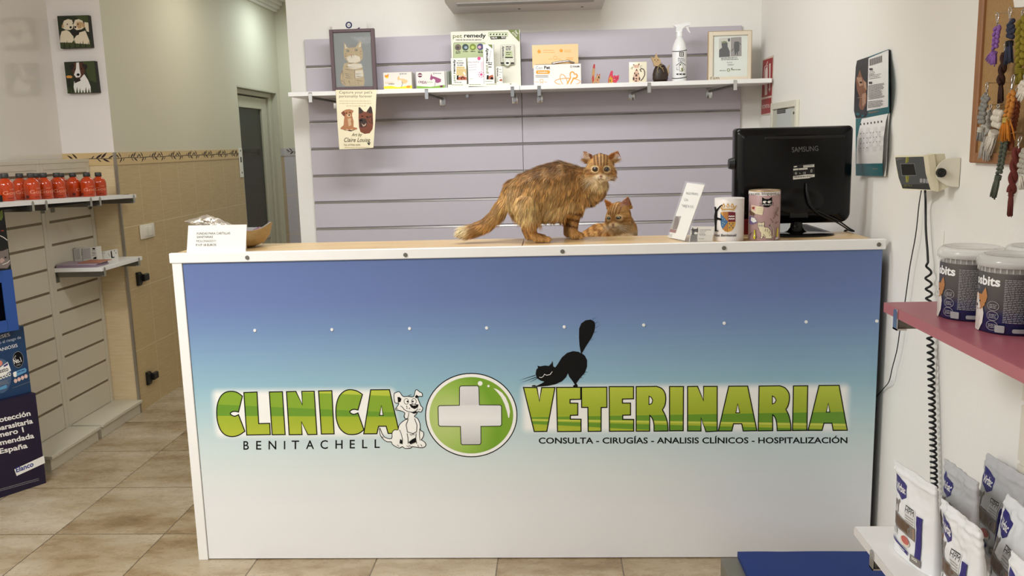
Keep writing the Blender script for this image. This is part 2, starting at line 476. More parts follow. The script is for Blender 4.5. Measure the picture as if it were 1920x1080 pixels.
wallbox(DY1, YE, 0, ZB, False); wallbox(DY1, YE, ZB, ZC, True)
struct(w.build('wall_corridor'))
w = MB(); w.box((XT - 0.4, YE, ZB), (0.35, YE + 0.08, ZC), M_CREAM); w.box((XT - 0.4, YE, 0), (0.35, YE + 0.08, ZB), M_TILE_E)
struct(w.build('wall_corridor_end'))
# patterned tile border: twig and leaves
M_BORD = mat('border_tile', (212, 184, 134), 0.3, var=0.03, scale=30)
M_BORD2 = mat('border_tile_grey', (196, 190, 190), 0.3, var=0.03, scale=30)
M_LEAF = mat('border_leaf_brown', (44, 26, 30), 0.4)
def leaf(A, x, y, L, ang, m):
    c, s = math.cos(ang), math.sin(ang); wd = L * 0.115
    pts = [(0, 0), (L * .3, wd), (L * .6, wd), (L, 0), (L * .6, -wd * .8), (L * .3, -wd * .8)]
    A.fill([(x + a * c - b * s, y + a * s + b * c) for a, b in pts], m, up=False)
def twig(A, x, wd):
    """one border tile, metres; y down from the strip's top"""
    z = 0.031
    A.stroke([(x + .0, z + .002), (x + wd * .5, z - .001), (x + wd, z + .002)], 0.0034, M_LEAF)
    for a, L, an in ((.10, .040, -2.55), (.20, .042, -2.3), (.24, .044, 2.5), (.34, .03, 2.4), (.52, .026, -.7), (.62, .048, -.55), (.74, .05, -.7), (.78, .046, .45), (.66, .03, .7), (.92, .036, -.5)):
        leaf(A, x + wd * a, z, L, an, M_LEAF)
    A.k += 1
b = MB()
b.box((XT, YP + .006, ZT), (XT + .004, DY0, ZB), M_BORD)
A = Art(lambda a, bb, o: Vector((XT + .004 + o, a, ZB - bb)), b)
yy = 2.014 - .2545
while yy < DY0 - .05:
    wd = min(.2545, DY0 - yy); twig(A, yy + .004, wd - .008)
    A.stroke([(yy + wd, .002), (yy + wd, .064)], .0018, mat('grout', (226, 210, 172), .6)); yy += .2545
b.box((-1.335, YP - .004, ZT), (XT, YP, ZB), M_BORD)
A = Art(lambda a, bb, o: Vector((a, YP - .004 - o, ZB - bb)), b)
twig(A, -1.30, .235)
b.box((XT, DY1 + .01, ZT), (XT + .004, YE, ZB), M_BORD2)
b.box((XT, YE - .004, ZT), (.24, YE, ZB), M_BORD2)
A = Art(lambda a, bb, o: Vector((a, YE - .004 - o, ZB - bb)), b)
for k in range(4): twig(A, XT + .03 + .25 * k, .24)
struct(b.build('trim_1'))
# metal corner strip of the pier
struct(MB().box((XT - .006, YP - .007, 0.0), (XT + .007, YP + .006, ZB), mat('corner_strip_metal', (176, 168, 158), .3, .85)).build('trim_2'))
# ceiling moulding in the corridor
b = MB()
for dz, dx in ((0.0, .075), (.028, .055), (.05, .03)):
    b.box((XT, YP + .0, ZC - dz - .03), (XT + dx, YE, ZC - dz), M_CEIL, .004)
struct(b.build('trim_3'))

# door at the end of the corridor
M_DOOR = mat('door_beige_paint', (194, 190, 170), 0.4, var=.02)
M_DGLASS = mat('door_dark_glass', (24, 28, 24), 0.06, var=.02, coat=.4)
XD = XT - .07
d = MB()
d.box((XD - .05, DY0, 0), (XD + .03, DY0 + .05, DZ), M_DOOR, .004); d.box((XD - .05, DY1 - .09, 0), (XD + .03, DY1 - .0125, DZ - .013), M_DOOR, .003)
d.box((XD - .05, DY0 + .05, DZ - .05), (XD + .03, DY1 - .09, DZ - .013), M_DOOR, .003)
d.box((XD - .05, DY1 - .012, 0), (XT + .004, DY1, DZ), M_DOOR); d.box((XD - .05, DY0, DZ - .012), (XT + .002, DY1 - .012, DZ), M_DOOR)
door = struct(d.build('door_1'))
l = MB(); y0, y1 = DY0 + .06, DY1 - .10; z0, z1 = .02, DZ - .060
l.box((XD - .03, y0, z0), (XD + .01, y0 + .12, z1), M_DOOR, .004); l.box((XD - .03, y1 - .12, z0), (XD + .01, y1, z1), M_DOOR, .004)
l.box((XD - .03, y0 + .12, z1 - .09), (XD + .01, y1 - .12, z1), M_DOOR, .003); l.box((XD - .03, y0 + .12, .70), (XD + .01, y1 - .12, .80), M_DOOR, .003)
l.box((XD - .03, y0 + .12, z0), (XD + .01, y1 - .12, .12), M_DOOR, .003); l.box((XD - .02, y0 + .1, .1), (XD, y1 - .1, .72), M_DOOR)
lf = l.build('door_leaf', door)
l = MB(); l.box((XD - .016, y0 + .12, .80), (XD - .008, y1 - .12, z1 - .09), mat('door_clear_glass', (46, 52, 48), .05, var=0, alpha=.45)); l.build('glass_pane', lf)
# dim store room behind the door
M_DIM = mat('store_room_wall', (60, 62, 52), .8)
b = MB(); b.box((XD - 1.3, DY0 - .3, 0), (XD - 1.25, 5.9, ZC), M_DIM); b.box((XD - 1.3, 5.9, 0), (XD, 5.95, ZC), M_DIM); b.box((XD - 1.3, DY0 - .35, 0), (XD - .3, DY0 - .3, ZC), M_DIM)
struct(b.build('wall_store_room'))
M_RACK = mat('rack_grey', (150, 152, 140), .5)
r = thing('storage_rack', 'dim grey shelving rack seen through the corridor door glass', 'rack', (XD - .75, 4.75, 0))
for k, (xa, ya) in enumerate(((XD - .98, 4.62), (XD - .5, 4.62), (XD - .98, 5.3), (XD - .5, 5.3))):
    MB().box((xa, ya, 0), (xa + .035, ya + .035, 2.2), M_RACK).build('post', r)
for z in (.55, .98, 1.42, 1.85):
    MB().box((XD - .98, 4.62, z), (XD - .465, 5.33, z + .03), M_RACK).build('shelf_board', r)
tag(MB().box((XD - .9, 4.7, 1.012), (XD - .55, 5.2, 1.2), mat('crate_green', (86, 104, 40), .6), .01).build('crate'), 'dull green crate on the rack behind the door glass', 'crate')
# little notice on the door jamb
n = MB(); n.box((XT + .002, 3.60, 1.235), (XT + .006, 3.672, 1.452), PAPER)
A = Art(lambda a, bb, o: Vector((XT + .006 + o, a, bb)), n)
for z in (1.262, 1.425): A.rect(3.632, z, 3.648, z + .012, INK)
A.rect(3.625, 1.345, 3.648, 1.385, INK)
tag(n.build('notice'), 'small white notice stuck on the tiled wall beside the corridor door', 'notice')

# light switch and two door holders on the tiled wall
sw = thing('light_switch', 'white double rocker light switch on the tiled wall', 'switch', (XT, 2.03, .95))
MB().box((XT + .001, 1.942, .952), (XT + .012, 2.112, 1.032), mat('switch_white', (236, 230, 214), .3), .004, 2).build('frame', sw)
for ya in (1.972, 2.03): MB().box((XT + .011, ya, .964), (XT + .016, ya + .054, 1.02), mat('switch_white', (236, 230, 214), .3), .003, 2).build('rocker', sw)
M_BLK = mat('black_plastic', (20, 19, 18), .4)
def holder(z, label):
    h = thing('door_holder', label, 'door holder', (XT, 1.9, z), group='black door holders on the tiled wall')
    p = MB(); p.prism([(XT + .001, 1.85, z - .037), (XT + .001, 1.885, z - .037), (XT + .001, 1.905, z - .018), (XT + .001, 1.905, z + .018), (XT + .001, 1.885, z + .037), (XT + .001, 1.85, z + .037)], (.014, 0, 0), M_BLK)
    p.build('plate', h)
    MB().box((XT + .010, 1.895, z - .02), (XT + .03, 1.955, z + .02), M_BLK, .004).build('catch', h)
    for dz in (-.028, .028): MB().cyl((XT + .014, 1.866, z + dz), (XT + .017, 1.866, z + dz), .004, .004, STEEL, 10).build('screw', h)
holder(.74, 'upper black door holder on the tiled wall, below the light switch')
holder(.165, 'lower black door holder near the floor on the tiled wall')

# ------------------------------------------------------------------ canvases on the pier
def canvas(q, label, paint):
    """q: four front corners in the photo, clockwise from top left; stretched canvas 28 mm deep"""
    c = thing('canvas_print', label, 'canvas picture', P(sum(a for a, _ in q) / 4, q[2][1], 'y', YP), group='puppy canvas prints on the white pier')
    pts = [P(a, bb, 'y', YP - .029) for a, bb in q]
    MB().prism(pts, (0, .028, 0), mat('canvas_edge', (34, 34, 26), .6)).build('stretcher', c)
    A = Art(fY(YP - .029)); paint(A); A.build('print', c)
G1 = mat('art_dark_green', (38, 44, 24), .6); G2 = mat('art_grass', (64, 74, 34), .6); CRM = mat('art_cream_fur', (232, 218, 190), .6)
CRD = mat('art_tan_fur', (196, 158, 112), .6); BRN = mat('art_brown', (84, 46, 26), .6); DRK = mat('art_shadow', (30, 20, 14), .6); MUSH = mat('art_mushroom', (214, 150, 70), .6); WH = mat('art_white', (236, 232, 226), .6)
def pups(A):
    A.frame(0, 0, 4)
    A.fill([(430, 122), (659, 115), (684, 354), (457, 362)], G1)
    A.fill([(560, 118), (659, 115), (664, 170), (600, 150)], G2)
    A.fill([(452, 300), (678, 300), (684, 354), (457, 362)], G2)
    A.fill([(462, 235), (500, 225), (545, 250), (555, 300), (540, 320), (450, 318), (452, 270)], CRM)
    A.fill([(590, 245), (640, 230), (668, 300), (672, 332), (560, 325), (556, 290)], CRM)
    A.fill([(632, 165), (662, 170), (668, 240), (650, 235), (636, 200)], CRM)
    A.fill([(470, 180), (480, 155), (510, 143), (540, 150), (552, 185), (545, 215), (525, 225), (490, 222), (463, 208)], CRM)
    A.fill([(552, 180), (562, 150), (590, 143), (618, 155), (634, 185), (632, 205), (612, 220), (575, 226), (556, 212)], CRM)
    A.fill([(618, 160), (636, 185), (636, 205), (618, 205), (612, 180)], CRD); A.fill([(575, 165), (612, 165), (612, 210), (590, 215), (572, 195)], CRD)
    A.fill([(462, 195), (472, 175), (480, 200), (470, 212)], CRD)
    for x, y, r in ((505, 182, 5), (530, 205, 9), (546, 178, 4), (585, 182, 5), (565, 203, 8)): A.ell(x, y, r, r, DRK, 14)
    A.fill([(515, 228), (600, 228), (590, 262), (545, 268)], DRK)
    for k in range(11): A.fill([(455 + k * 20, 360 - k * .6), (463 + k * 20, 320 - (k % 3) * 9), (470 + k * 20, 359 - k * .6)], G1 if k % 2 else G2, up=False)
    A.k += 1
def jack(A):
    A.frame(0, 0, 4)
    A.fill([(482, 467), (706, 459), (735, 692), (509, 698)], G1)
    A.fill([(620, 462), (706, 459), (725, 620), (670, 600)], G2)
    A.fill([(496, 575), (505, 566), (530, 566), (545, 576), (535, 587), (504, 586)], MUSH); A.rect(514, 586, 524, 650, DRK)
    A.fill([(556, 610), (600, 590), (632, 556), (660, 600), (680, 650), (680, 694), (560, 696), (552, 650)], WH)
    A.fill([(556, 575), (600, 590), (606, 605), (560, 625)], DRK)
    A.fill([(530, 480), (575, 468), (625, 470), (640, 500), (632, 545), (612, 580), (575, 590), (552, 565), (538, 520)], BRN)
    A.fill([(519, 492), (548, 474), (560, 490), (545, 525), (527, 520)], DRK); A.fill([(610, 476), (650, 484), (656, 505), (640, 528), (622, 505)], DRK)
    A.fill([(572, 470), (592, 468), (596, 515), (606, 560), (600, 578), (570, 582), (555, 560), (570, 515)], WH)
    A.ell(586, 560, 12, 10, INK, 16); A.ell(562, 520, 5, 5, INK, 12); A.ell(612, 515, 5, 5, INK, 12)
    for k in range(9): A.fill([(505 + k * 22, 698), (512 + k * 22, 650 + (k % 3) * 10), (520 + k * 22, 697)], G2, up=False)
    A.k += 1
canvas([(107, 30), (165.2, 28.3), (171.8, 88.7), (113.8, 91)], 'upper canvas on the white pier: two cream puppies nose to nose on grass', pups)
canvas([(120, 116.3), (177.3, 114.2), (184.5, 173.6), (127, 175.2)], 'lower canvas on the white pier: brown and white terrier puppy sitting', jack)
# ------------------------------------------------------------------ reception desk
L = 2.3496; HD = 1.10; DD = 0.255
M_WOOD = None
def wood_mat():
    g = NG('pale_beech_worktop', 0.3)
    n = g.noise(g.vec(g.math('MULTIPLY', g.X, 2.0), g.math('MULTIPLY', g.Y, 40.0), g.Z), 2.0, 5, .55)
    n2 = g.noise(g.vec(g.math('MULTIPLY', g.X, 14.0), g.math('MULTIPLY', g.Y, 160.0), g.Z), 2.0, 2, .5)
    c = g.ramp(n, [(.3, (206, 172, 122)), (.5, (220, 188, 138)), (.7, (230, 202, 156))])
    c = g.mix(g.math('MULTIPLY', g.mrange(n2, .6, .7), .25), c, lin((180, 142, 92)))
    g.color(c); return g.m
M_WOOD = wood_mat()
def zat(py, px=1000): return P(px, py, 'y', 0).z
def panel_mat():
    """printed sky panel: blue fading to white, with the white halos printed behind the two words"""
    g = NG('printed_sky_panel', 0.32)
    H = zat(470)
    st = [(470, (92, 112, 160)), (560, (102, 122, 172)), (610, (112, 140, 182)), (660, (128, 162, 192)), (720, (146, 185, 201)), (770, (174, 203, 209)), (830, (202, 217, 216)), (890, (221, 226, 224)), (960, (232, 232, 232)), (1046, (236, 235, 234))]
    stops = sorted([(max(0, min(1, zat(y) / H)), c) for y, c in st])
    nz = g.noise(g.vec(g.math('MULTIPLY', g.X, .35), 0.0, g.math('MULTIPLY', g.Z, 26.0)), 3.0, 4, .6)
    f = g.math('ADD', g.math('DIVIDE', g.Z, H), g.math('MULTIPLY', g.math('SUBTRACT', nz, .5), .035))
    c = g.ramp(f, stops)
    def halo(px0, px1, y0a, y1a, y0b, y1b):
        # slanted box in panel metres, soft edge
        a, b = P(px0, (y0a + y1a) / 2, 'y', 0), P(px1, (y0b + y1b) / 2, 'y', 0)
        hx = (b.x - a.x) / 2; cx = (a.x + b.x) / 2; cz = (a.z + b.z) / 2; sl = (b.z - a.z) / (b.x - a.x)
        hz = (P(px0, y0a, 'y', 0).z - P(px0, y1a, 'y', 0).z) / 2
        dx = g.math('SUBTRACT', g.X, cx); dz = g.math('SUBTRACT', g.math('SUBTRACT', g.Z, cz), g.math('MULTIPLY', dx, sl))
        ax = g.math('MAXIMUM', g.math('SUBTRACT', g.math('ABSOLUTE', dx), hx), 0.0); az = g.math('MAXIMUM', g.math('SUBTRACT', g.math('ABSOLUTE', dz), hz), 0.0)
        d = g.math('SQRT', g.math('ADD', g.math('MULTIPLY', ax, ax), g.math('MULTIPLY', az, az)))
        return g.mrange(d, .0, .034, 1, 0, True)
    h = g.math('MAXIMUM', halo(412, 732, 742, 810, 739, 808), halo(990, 1580, 733, 800, 732, 799))
    c = g.mix(g.math('MULTIPLY', h, .96), c, lin((246, 244, 238)))
    g.color(c); g.b.inputs['Coat Weight'].default_value = .15; return g.m
M_PANEL = panel_mat()
desk = thing('reception_desk', 'long white reception desk with printed blue sky sign front and pale wood top', 'reception desk', (L / 2, .35, 0))
YF = 0.0
pz = P(1000, 470.5, 'y', 0).z
d = MB(); d.box((.036, .0, .004), (L - .004, .018, 1.073), M_PANEL); fp = d.build('front_panel', desk)
d = MB(); d.box((0, -.004, 0), (.034, .02, 1.074), WHITE, .0015); d.build('corner_post', desk)
d = MB(); d.box((-.006, -.008, 1.068), (L + .004, .012, 1.102), WHITE, .002); d.build('top_trim', desk)
d = MB(); d.box((.006, .012, 1.072), (1.178, DD, HD), M_WOOD, .0015); d.box((1.18, .012, 1.072), (L - .03, DD, HD), M_WOOD, .0015); d.build('countertop', desk)
d = MB(); d.box((.002, .02, 0), (.02, .85, 1.07), WHITE); d.build('side_panel', desk)
d = MB(); d.box((L - .022, .02, 0), (L - .004, .85, 1.07), mat('dark_side_panel', (40, 40, 44), .5)); d.build('side_panel', desk)
d = MB(); d.box((.02, DD, .74), (L - .022, .85, .77), M_WOOD, .001); d.build('work_surface', desk)
d = MB(); d.box((1.2, DD + .02, .77), (1.95, .72, .985), WHITE, .002); d.build('storage_box', desk)
SCREW = mat('grey_screw_cap', (104, 102, 94), .5)
for px, py in ((463.5, 483), (760, 478), (1054.5, 471.5), (1357.5, 465), (1648, 458.5)):
    q = P(px, py, 'y', -.008); s = MB(); s.cyl((q.x, -.008, q.z), (q.x, -.012, q.z), .0072, .006, SCREW, 20); s.build('screw_cap', desk)
for px, py in ((478, 619.5), (622.5, 618), (768, 616), (912.5, 615), (1058, 613), (1207, 609.5), (1358, 606), (1511.5, 603.5), (1644, 602)):
    q = P(px, py, 'y', 0); s = MB(); s.cyl((q.x, 0, q.z), (q.x, -.003, q.z), .0056, .0046, WHITE, 18); s.build('cover_cap', desk)

def green_mat(name, x0, x1, mode):
    g = NG(name, .35)
    t = g.mrange(g.X, x0, x1)
    if mode == 0:
        za, zb = zat(735, 560), zat(815, 560)
    else:
        za, zb = zat(724, 1290), zat(808, 1290)
    f = g.mrange(g.Z, zb, za)          # 0 bottom .. 1 top
    base = g.ramp(f, [(0, (176, 186, 54)), (.42, (158, 176, 44)), (1, (186, 198, 66))])
    DKG, MID, YEL = lin((104, 150, 40)), lin((132, 166, 44)), lin((200, 206, 84))
    def band(lo, hi, col, c, s=.012):
        # lo, hi: height as (value at left, value at right)
        def ln(p): return g.math('ADD', p[0], g.math('MULTIPLY', t, p[1] - p[0]))
        a = g.math('SUBTRACT', f, ln(lo)); b = g.math('SUBTRACT', ln(hi), f)
        k = g.math('MULTIPLY', g.mrange(a, 0, s), g.mrange(b, 0, s))
        return g.mix(k, c, col)
    c = base
    if mode == 0:
        c = band((.46, .38), (1.1, .88), MID, c); c = band((.46, .40), (.74, .50), DKG, c)
    else:
        c = band((.31, .12), (.35, .40), DKG, c); c = band((.20, -.25), (.27, .0), DKG, c); c = band((.27, .07), (.31, .13), YEL, c)
    g.color(c); return g.m
M_GR1 = green_mat('letter_green_print', P(405, 780, 'y', 0).x, P(745, 780, 'y', 0).x, 0)
M_GR2 = green_mat('letter_green_print_wide', P(980, 770, 'y', 0).x, P(1590, 770, 'y', 0).x, 1)
M_HALO = mat('print_white', (244, 242, 236), .35, var=.01)
def word(name, frames, fillm, parent):
    A = Art(fY(0.0)); 
    for (ox, oy, sc, letters) in frames:
        A.frame(ox, oy, sc); k = A.k
        for out, holes in letters:
            A.k = k; A.fill(out, fillm, holes)
            for h in holes: A.fill(h, M_HALO)
            A.k = k + 3
            A.stroke(out, 7.4, INK, True)
            for h in holes: A.k = k + 3; A.stroke(h, 6, INK, True)
    return A.build(name, parent)
def arc(pts, corners, m=4):
    """round the outline between its corner points"""
    n = len(pts); out = []
    for i in range(n):
        j = (i + 1) % n
        if i in corners and j in corners: out.append(pts[i]); continue
        p1, p2 = pts[i], pts[j]; p0 = p1 if i in corners else pts[i - 1]; p3 = p2 if j in corners else pts[(j + 1) % n]
        for k in range(m):
            t = k / m; out.append(tuple(.5 * (2 * p1[a] + (p2[a] - p0[a]) * t + (2 * p0[a] - 5 * p1[a] + 4 * p2[a] - p3[a]) * t * t + (3 * p1[a] - p0[a] - 3 * p2[a] + p3[a]) * t ** 3) for a in (0, 1)))
    return out
C1 = [(275, 232), (248, 342), (225, 337), (205, 340), (191, 352), (205, 366), (225, 370), (248, 360), (292, 475), (250, 502), (205, 512), (160, 502), (125, 468), (104, 412), (97, 350), (102, 290), (122, 238), (155, 207), (200, 198), (240, 207)]
C2 = [(1106, 220), (1075, 328), (1050, 323), (1030, 328), (1018, 340), (1030, 353), (1050, 357), (1075, 348), (1116, 465), (1080, 490), (1035, 498), (990, 490), (950, 455), (928, 400), (922, 340), (928, 280), (948, 228), (985, 195), (1025, 187), (1070, 197)]
word('title_lettering', [(380, 680, 3.692, [
    (arc(C1, {0, 1, 7, 8}), []), ([(285, 207), (376, 203), (388, 422), (464, 420), (468, 498), (305, 501)], []),
    ([(461, 203), (552, 201), (571, 498), (481, 499)], []),
    ([(580, 201), (645, 199), (690, 292), (686, 199), (772, 198), (791, 497), (728, 498), (684, 410), (688, 498), (599, 499)], []),
    ([(802, 196), (894, 194), (910, 493), (822, 494)], []), (arc(C2, {0, 1, 7, 8}), []),
    ([(1163, 188), (1293, 187), (1362, 489), (1284, 490), (1270, 440), (1218, 440), (1206, 492), (1115, 493)], [[(1237, 298), (1224, 365), (1250, 365)]])])], M_GR1, fp)
word('title_lettering', [(780, 580, 3.6, [
    ([(725, 527), (816, 528), (833, 620), (848, 528), (938, 527), (883, 824), (798, 825)], []),
    ([(948, 527), (1112, 526), (1112, 607), (1040, 609), (1040, 633), (1092, 634), (1092, 714), (1042, 716), (1042, 741), (1114, 742), (1114, 824), (955, 825)], []),
    ([(1117, 526), (1288, 525), (1289, 662), (1250, 663), (1249, 823), (1162, 824), (1160, 662), (1118, 662)], [])]),
    (1160, 680, 3.692, [
    ([(-66, 166), (103, 166), (103, 250), (26, 252), (26, 280), (82, 280), (82, 362), (28, 364), (28, 392), (104, 393), (104, 474), (-64, 475)], []),
    (arc([(121, 166), (262, 164), (300, 180), (322, 215), (326, 260), (318, 300), (303, 326), (325, 370), (338, 420), (342, 473), (245, 474), (243, 420), (232, 385), (215, 364), (214, 474), (121, 474)], {0, 1, 6, 9, 10, 13, 14, 15}), [[(210, 233), (226, 240), (236, 262), (228, 284), (210, 290)]]),
    ([(352, 165), (449, 165), (447, 471), (352, 472)], []),
    ([(477, 165), (546, 164), (587, 262), (588, 164), (682, 164), (682, 474), (604, 478), (570, 382), (570, 473), (477, 473)], []),
    ([(762, 163), (893, 162), (957, 471), (862, 473), (852, 423), (795, 423), (783, 473), (690, 473)], [[(824, 285), (811, 347), (838, 347)]]),
    (arc([(972, 162), (1115, 160), (1152, 175), (1178, 210), (1182, 255), (1172, 300), (1158, 323), (1178, 365), (1190, 420), (1193, 470), (1097, 471), (1094, 420), (1083, 380), (1066, 360), (1066, 471), (966, 472)], {0, 1, 6, 9, 10, 13, 14, 15}), [[(1064, 231), (1080, 240), (1090, 260), (1080, 280), (1064, 286)]]),
    ([(1210, 161), (1309, 160), (1303, 469), (1203, 470)], []),
    ([(1387, 158), (1526, 157), (1583, 468), (1485, 469), (1476, 419), (1421, 419), (1408, 469), (1311, 469)], [[(1451, 282), (1437, 342), (1462, 342)]])])], M_GR2, fp)
# subtitles
A = Art(fY(0.0)); A.frame(380, 680, 3.692)
for ch, x, w_, y in zip('BENITACHELL', (282, 370, 456, 562, 616, 715, 815, 919, 1018, 1104, 1190), (38, 36, 54, 10, 52, 56, 52, 50, 36, 36, 36), (602, 601, 600, 599, 598, 597, 596, 595, 593, 592, 590)):
    A.k = 1; A.text(ch, x, y, 58 if ch not in 'I' else 56, INK, w=w_, bold=.012)
A.build('subtitle_lettering', fp)
A = Art(fY(0.0)); A.text('CONSULTA - CIRUGÍAS - ANALISIS CLÍNICOS - HOSPITALIZACIÓN', 1010, 831.5, 10.6, INK, w=579, bold=.022, ang=-.0012)
A.build('subtitle_lettering', fp)
# round cross emblem
def grn_disc():
    g = NG('emblem_green_print', .3)
    c0 = P(883, 779, 'y', 0); r = (P(962, 779, 'y', 0).x - c0.x)
    u = g.math('ADD', g.math('MULTIPLY', g.math('SUBTRACT', g.X, c0.x), .8 / r), g.math('MULTIPLY', g.math('SUBTRACT', g.Z, c0.z), .45 / r))
    d = g.math('POWER', g.math('ADD', g.math('POWER', g.math('DIVIDE', g.math('SUBTRACT', g.X, c0.x - .05), r), 2), g.math('POWER', g.math('DIVIDE', g.math('SUBTRACT', g.Z, c0.z + .01), r), 2)), .5)
    g.color(g.ramp(g.math('ADD', g.math('MULTIPLY', u, .35), g.math('MULTIPLY', d, .55)), [(0, (186, 204, 122)), (.35, (150, 184, 76)), (.7, (116, 162, 42)), (1, (128, 166, 46))])); return g.m
def cross_m():
    g = NG('emblem_cross_print', .3); za, zb = zat(835, 882), zat(722, 882)
    g.color(g.ramp(g.mrange(g.Z, za, zb), [(0, (196, 192, 190)), (.25, (222, 220, 218)), (.45, (238, 236, 234)), (.66, (228, 226, 224)), (.68, (214, 212, 212)), (1, (226, 224, 224))])); return g.m
GD, CM = grn_disc(), cross_m()
A = Art(fY(0.0)).frame(780, 580, 3.6)
A.ell(373, 714, 312, 285, INK, 64); A.ell(373, 714, 305, 278, M_HALO, 64); A.ell(373, 715, 283, 258, GD, 64)
CR = [(303, 517), (415, 516), (424, 525), (428, 645), (568, 646), (577, 655), (578, 778), (569, 788), (438, 790), (439, 903), (430, 913), (313, 914), (304, 906), (300, 791), (161, 789), (152, 780), (149, 660), (158, 650), (293, 648), (294, 526)]
A.fill(CR, CM); A.stroke(CR, 5, INK, True)
A.ell(433, 500, 16, 16, M_HALO); A.ell(489, 518, 8, 8, M_HALO)
A.fill([(523, 532), (548, 540), (580, 562), (606, 595), (625, 640), (635, 690), (629, 732), (623, 732), (614, 690), (598, 640), (575, 592), (550, 560)], M_HALO)
A.build('cross_emblem', fp)
# stretching black cat
A = Art(fY(0.0)).frame(780, 580, 3.6)
A.k = 12
A.fill([(781, 522), (783, 514), (800, 511), (813, 517), (850, 499), (866, 488), (840, 481), (815, 464), (807, 436), (812, 408), (823, 394), (819, 380), (838, 385), (870, 379), (897, 382), (913, 366), (922, 348), (926, 385), (940, 392), (955, 372), (985, 324), (1020, 294), (1060, 282), (1098, 287), (1113, 297), (1103, 240), (1100, 190), (1101, 130), (1115, 95), (1145, 74), (1180, 69), (1203, 82), (1210, 108), (1203, 150), (1185, 192), (1150, 245), (1120, 297), (1141, 315), (1155, 345), (1154, 388), (1140, 428), (1105, 467), (1082, 500), (1092, 514), (1091, 525), (1062, 525), (1060, 515), (1072, 508), (1055, 482), (1035, 457), (1025, 432), (1013, 458), (985, 486), (940, 506), (890, 517), (820, 523)], INK)
for a, b, w_ in (((806, 445), (694, 480), 3.4), ((812, 458), (704, 496), 3.4), ((824, 462), (764, 494), 3.4), ((1190, 70), (1223, 47), 2), ((1206, 95), (1238, 81), 2), ((1208, 127), (1252, 101), 2), ((1203, 156), (1227, 147), 2), ((1184, 206), (1198, 198), 2), ((1143, 425), (1166, 420), 2), ((1130, 440), (1148, 442), 2), ((1110, 462), (1133, 463), 2)):
    A.stroke([a, b], w_ * 1.3, INK, taper=True)
A.stroke([(832, 458), (846, 461), (860, 452), (868, 436)], 3.4, M_HALO); A.stroke([(866, 438), (882, 445), (905, 440), (920, 420)], 3.4, M_HALO)
A.build('cat_emblem', fp)
# sitting dog drawing
A = Art(fY(0.0)).frame(700, 700, 6.75); A.k = 12
SIL = [(262, 265), (290, 242), (330, 235), (375, 292), (440, 292), (508, 297), (528, 232), (548, 206), (585, 235), (614, 250), (620, 290), (586, 290), (562, 312), (582, 362), (600, 410), (626, 440), (604, 490), (566, 482), (545, 515), (518, 545), (560, 572), (590, 640), (596, 720), (630, 740), (636, 790), (606, 842), (650, 872), (664, 912), (622, 942), (540, 934), (490, 928), (472, 946), (400, 950), (368, 928), (330, 946), (285, 928), (240, 898), (228, 868), (175, 866), (122, 830), (85, 772), (80, 690), (110, 762), (150, 812), (230, 826), (238, 750), (270, 715), (312, 714), (330, 650), (400, 590), (440, 578), (402, 572), (388, 540), (398, 500), (340, 472), (282, 460), (302, 420), (322, 380), (272, 368)]
SIL = arc(SIL, {25, 61}, 3); A.fill(SIL, M_HALO); A.stroke(SIL, 9, INK, True)
A.fill([(305, 300), (332, 300), (356, 322), (346, 360), (312, 372)], INK); A.fill([(524, 300), (545, 270), (575, 292), (545, 318)], INK)
for x, rx, ry in ((418, 28, 36), (513, 29, 37)): A.ell(x, 356, rx, ry, M_HALO, 20); A.ring(x, 356, rx, ry, 6, INK, 20)
A.ell(432, 356, 11, 12, INK, 14); A.ell(500, 356, 11, 12, INK, 14)
A.fill([(455, 392), (500, 385), (572, 395), (562, 430), (520, 452), (480, 432)], INK); A.fill([(478, 398), (512, 394), (548, 402), (510, 408)], M_HALO)
A.stroke([(344, 412), (372, 432), (388, 458), (440, 486), (500, 492), (548, 470), (562, 445)], 7, INK); A.fill([(462, 488), (505, 494), (545, 478), (552, 500), (512, 512)], INK)
for x, y in ((424, 440), (456, 444), (422, 418)): A.ell(x, y, 7, 7, INK, 10)
A.stroke([(398, 500), (390, 540), (402, 574), (428, 576), (442, 546), (448, 500)], 6, INK)
A.stroke([(440, 585), (414, 650), (430, 742), (500, 762), (546, 740), (552, 655), (520, 572)], 7, INK)
A.stroke([(330, 715), (350, 760), (368, 830), (366, 892)], 6, INK); A.stroke([(426, 760), (438, 820), (440, 890)], 7, INK); A.stroke([(540, 760), (536, 830), (548, 890)], 7, INK); A.stroke([(586, 700), (582, 780), (590, 850)], 6, INK)
A.fill([(446, 872), (490, 835), (532, 815), (538, 872), (470, 898)], INK); A.fill([(340, 830), (366, 850), (366, 895), (330, 885)], INK)
for p in ([(300, 905), (325, 925)], [(420, 915), (455, 935)], [(450, 910), (478, 930)], [(560, 905), (572, 930)], [(600, 900), (615, 928)], [(460, 770), (480, 782), (500, 768), (520, 780)], [(280, 440), (310, 452)], [(596, 450), (575, 462)], [(440, 285), (480, 268)], [(100, 800), (130, 815)]): A.stroke(p, 6, INK)
A.build('dog_emblem', fp)
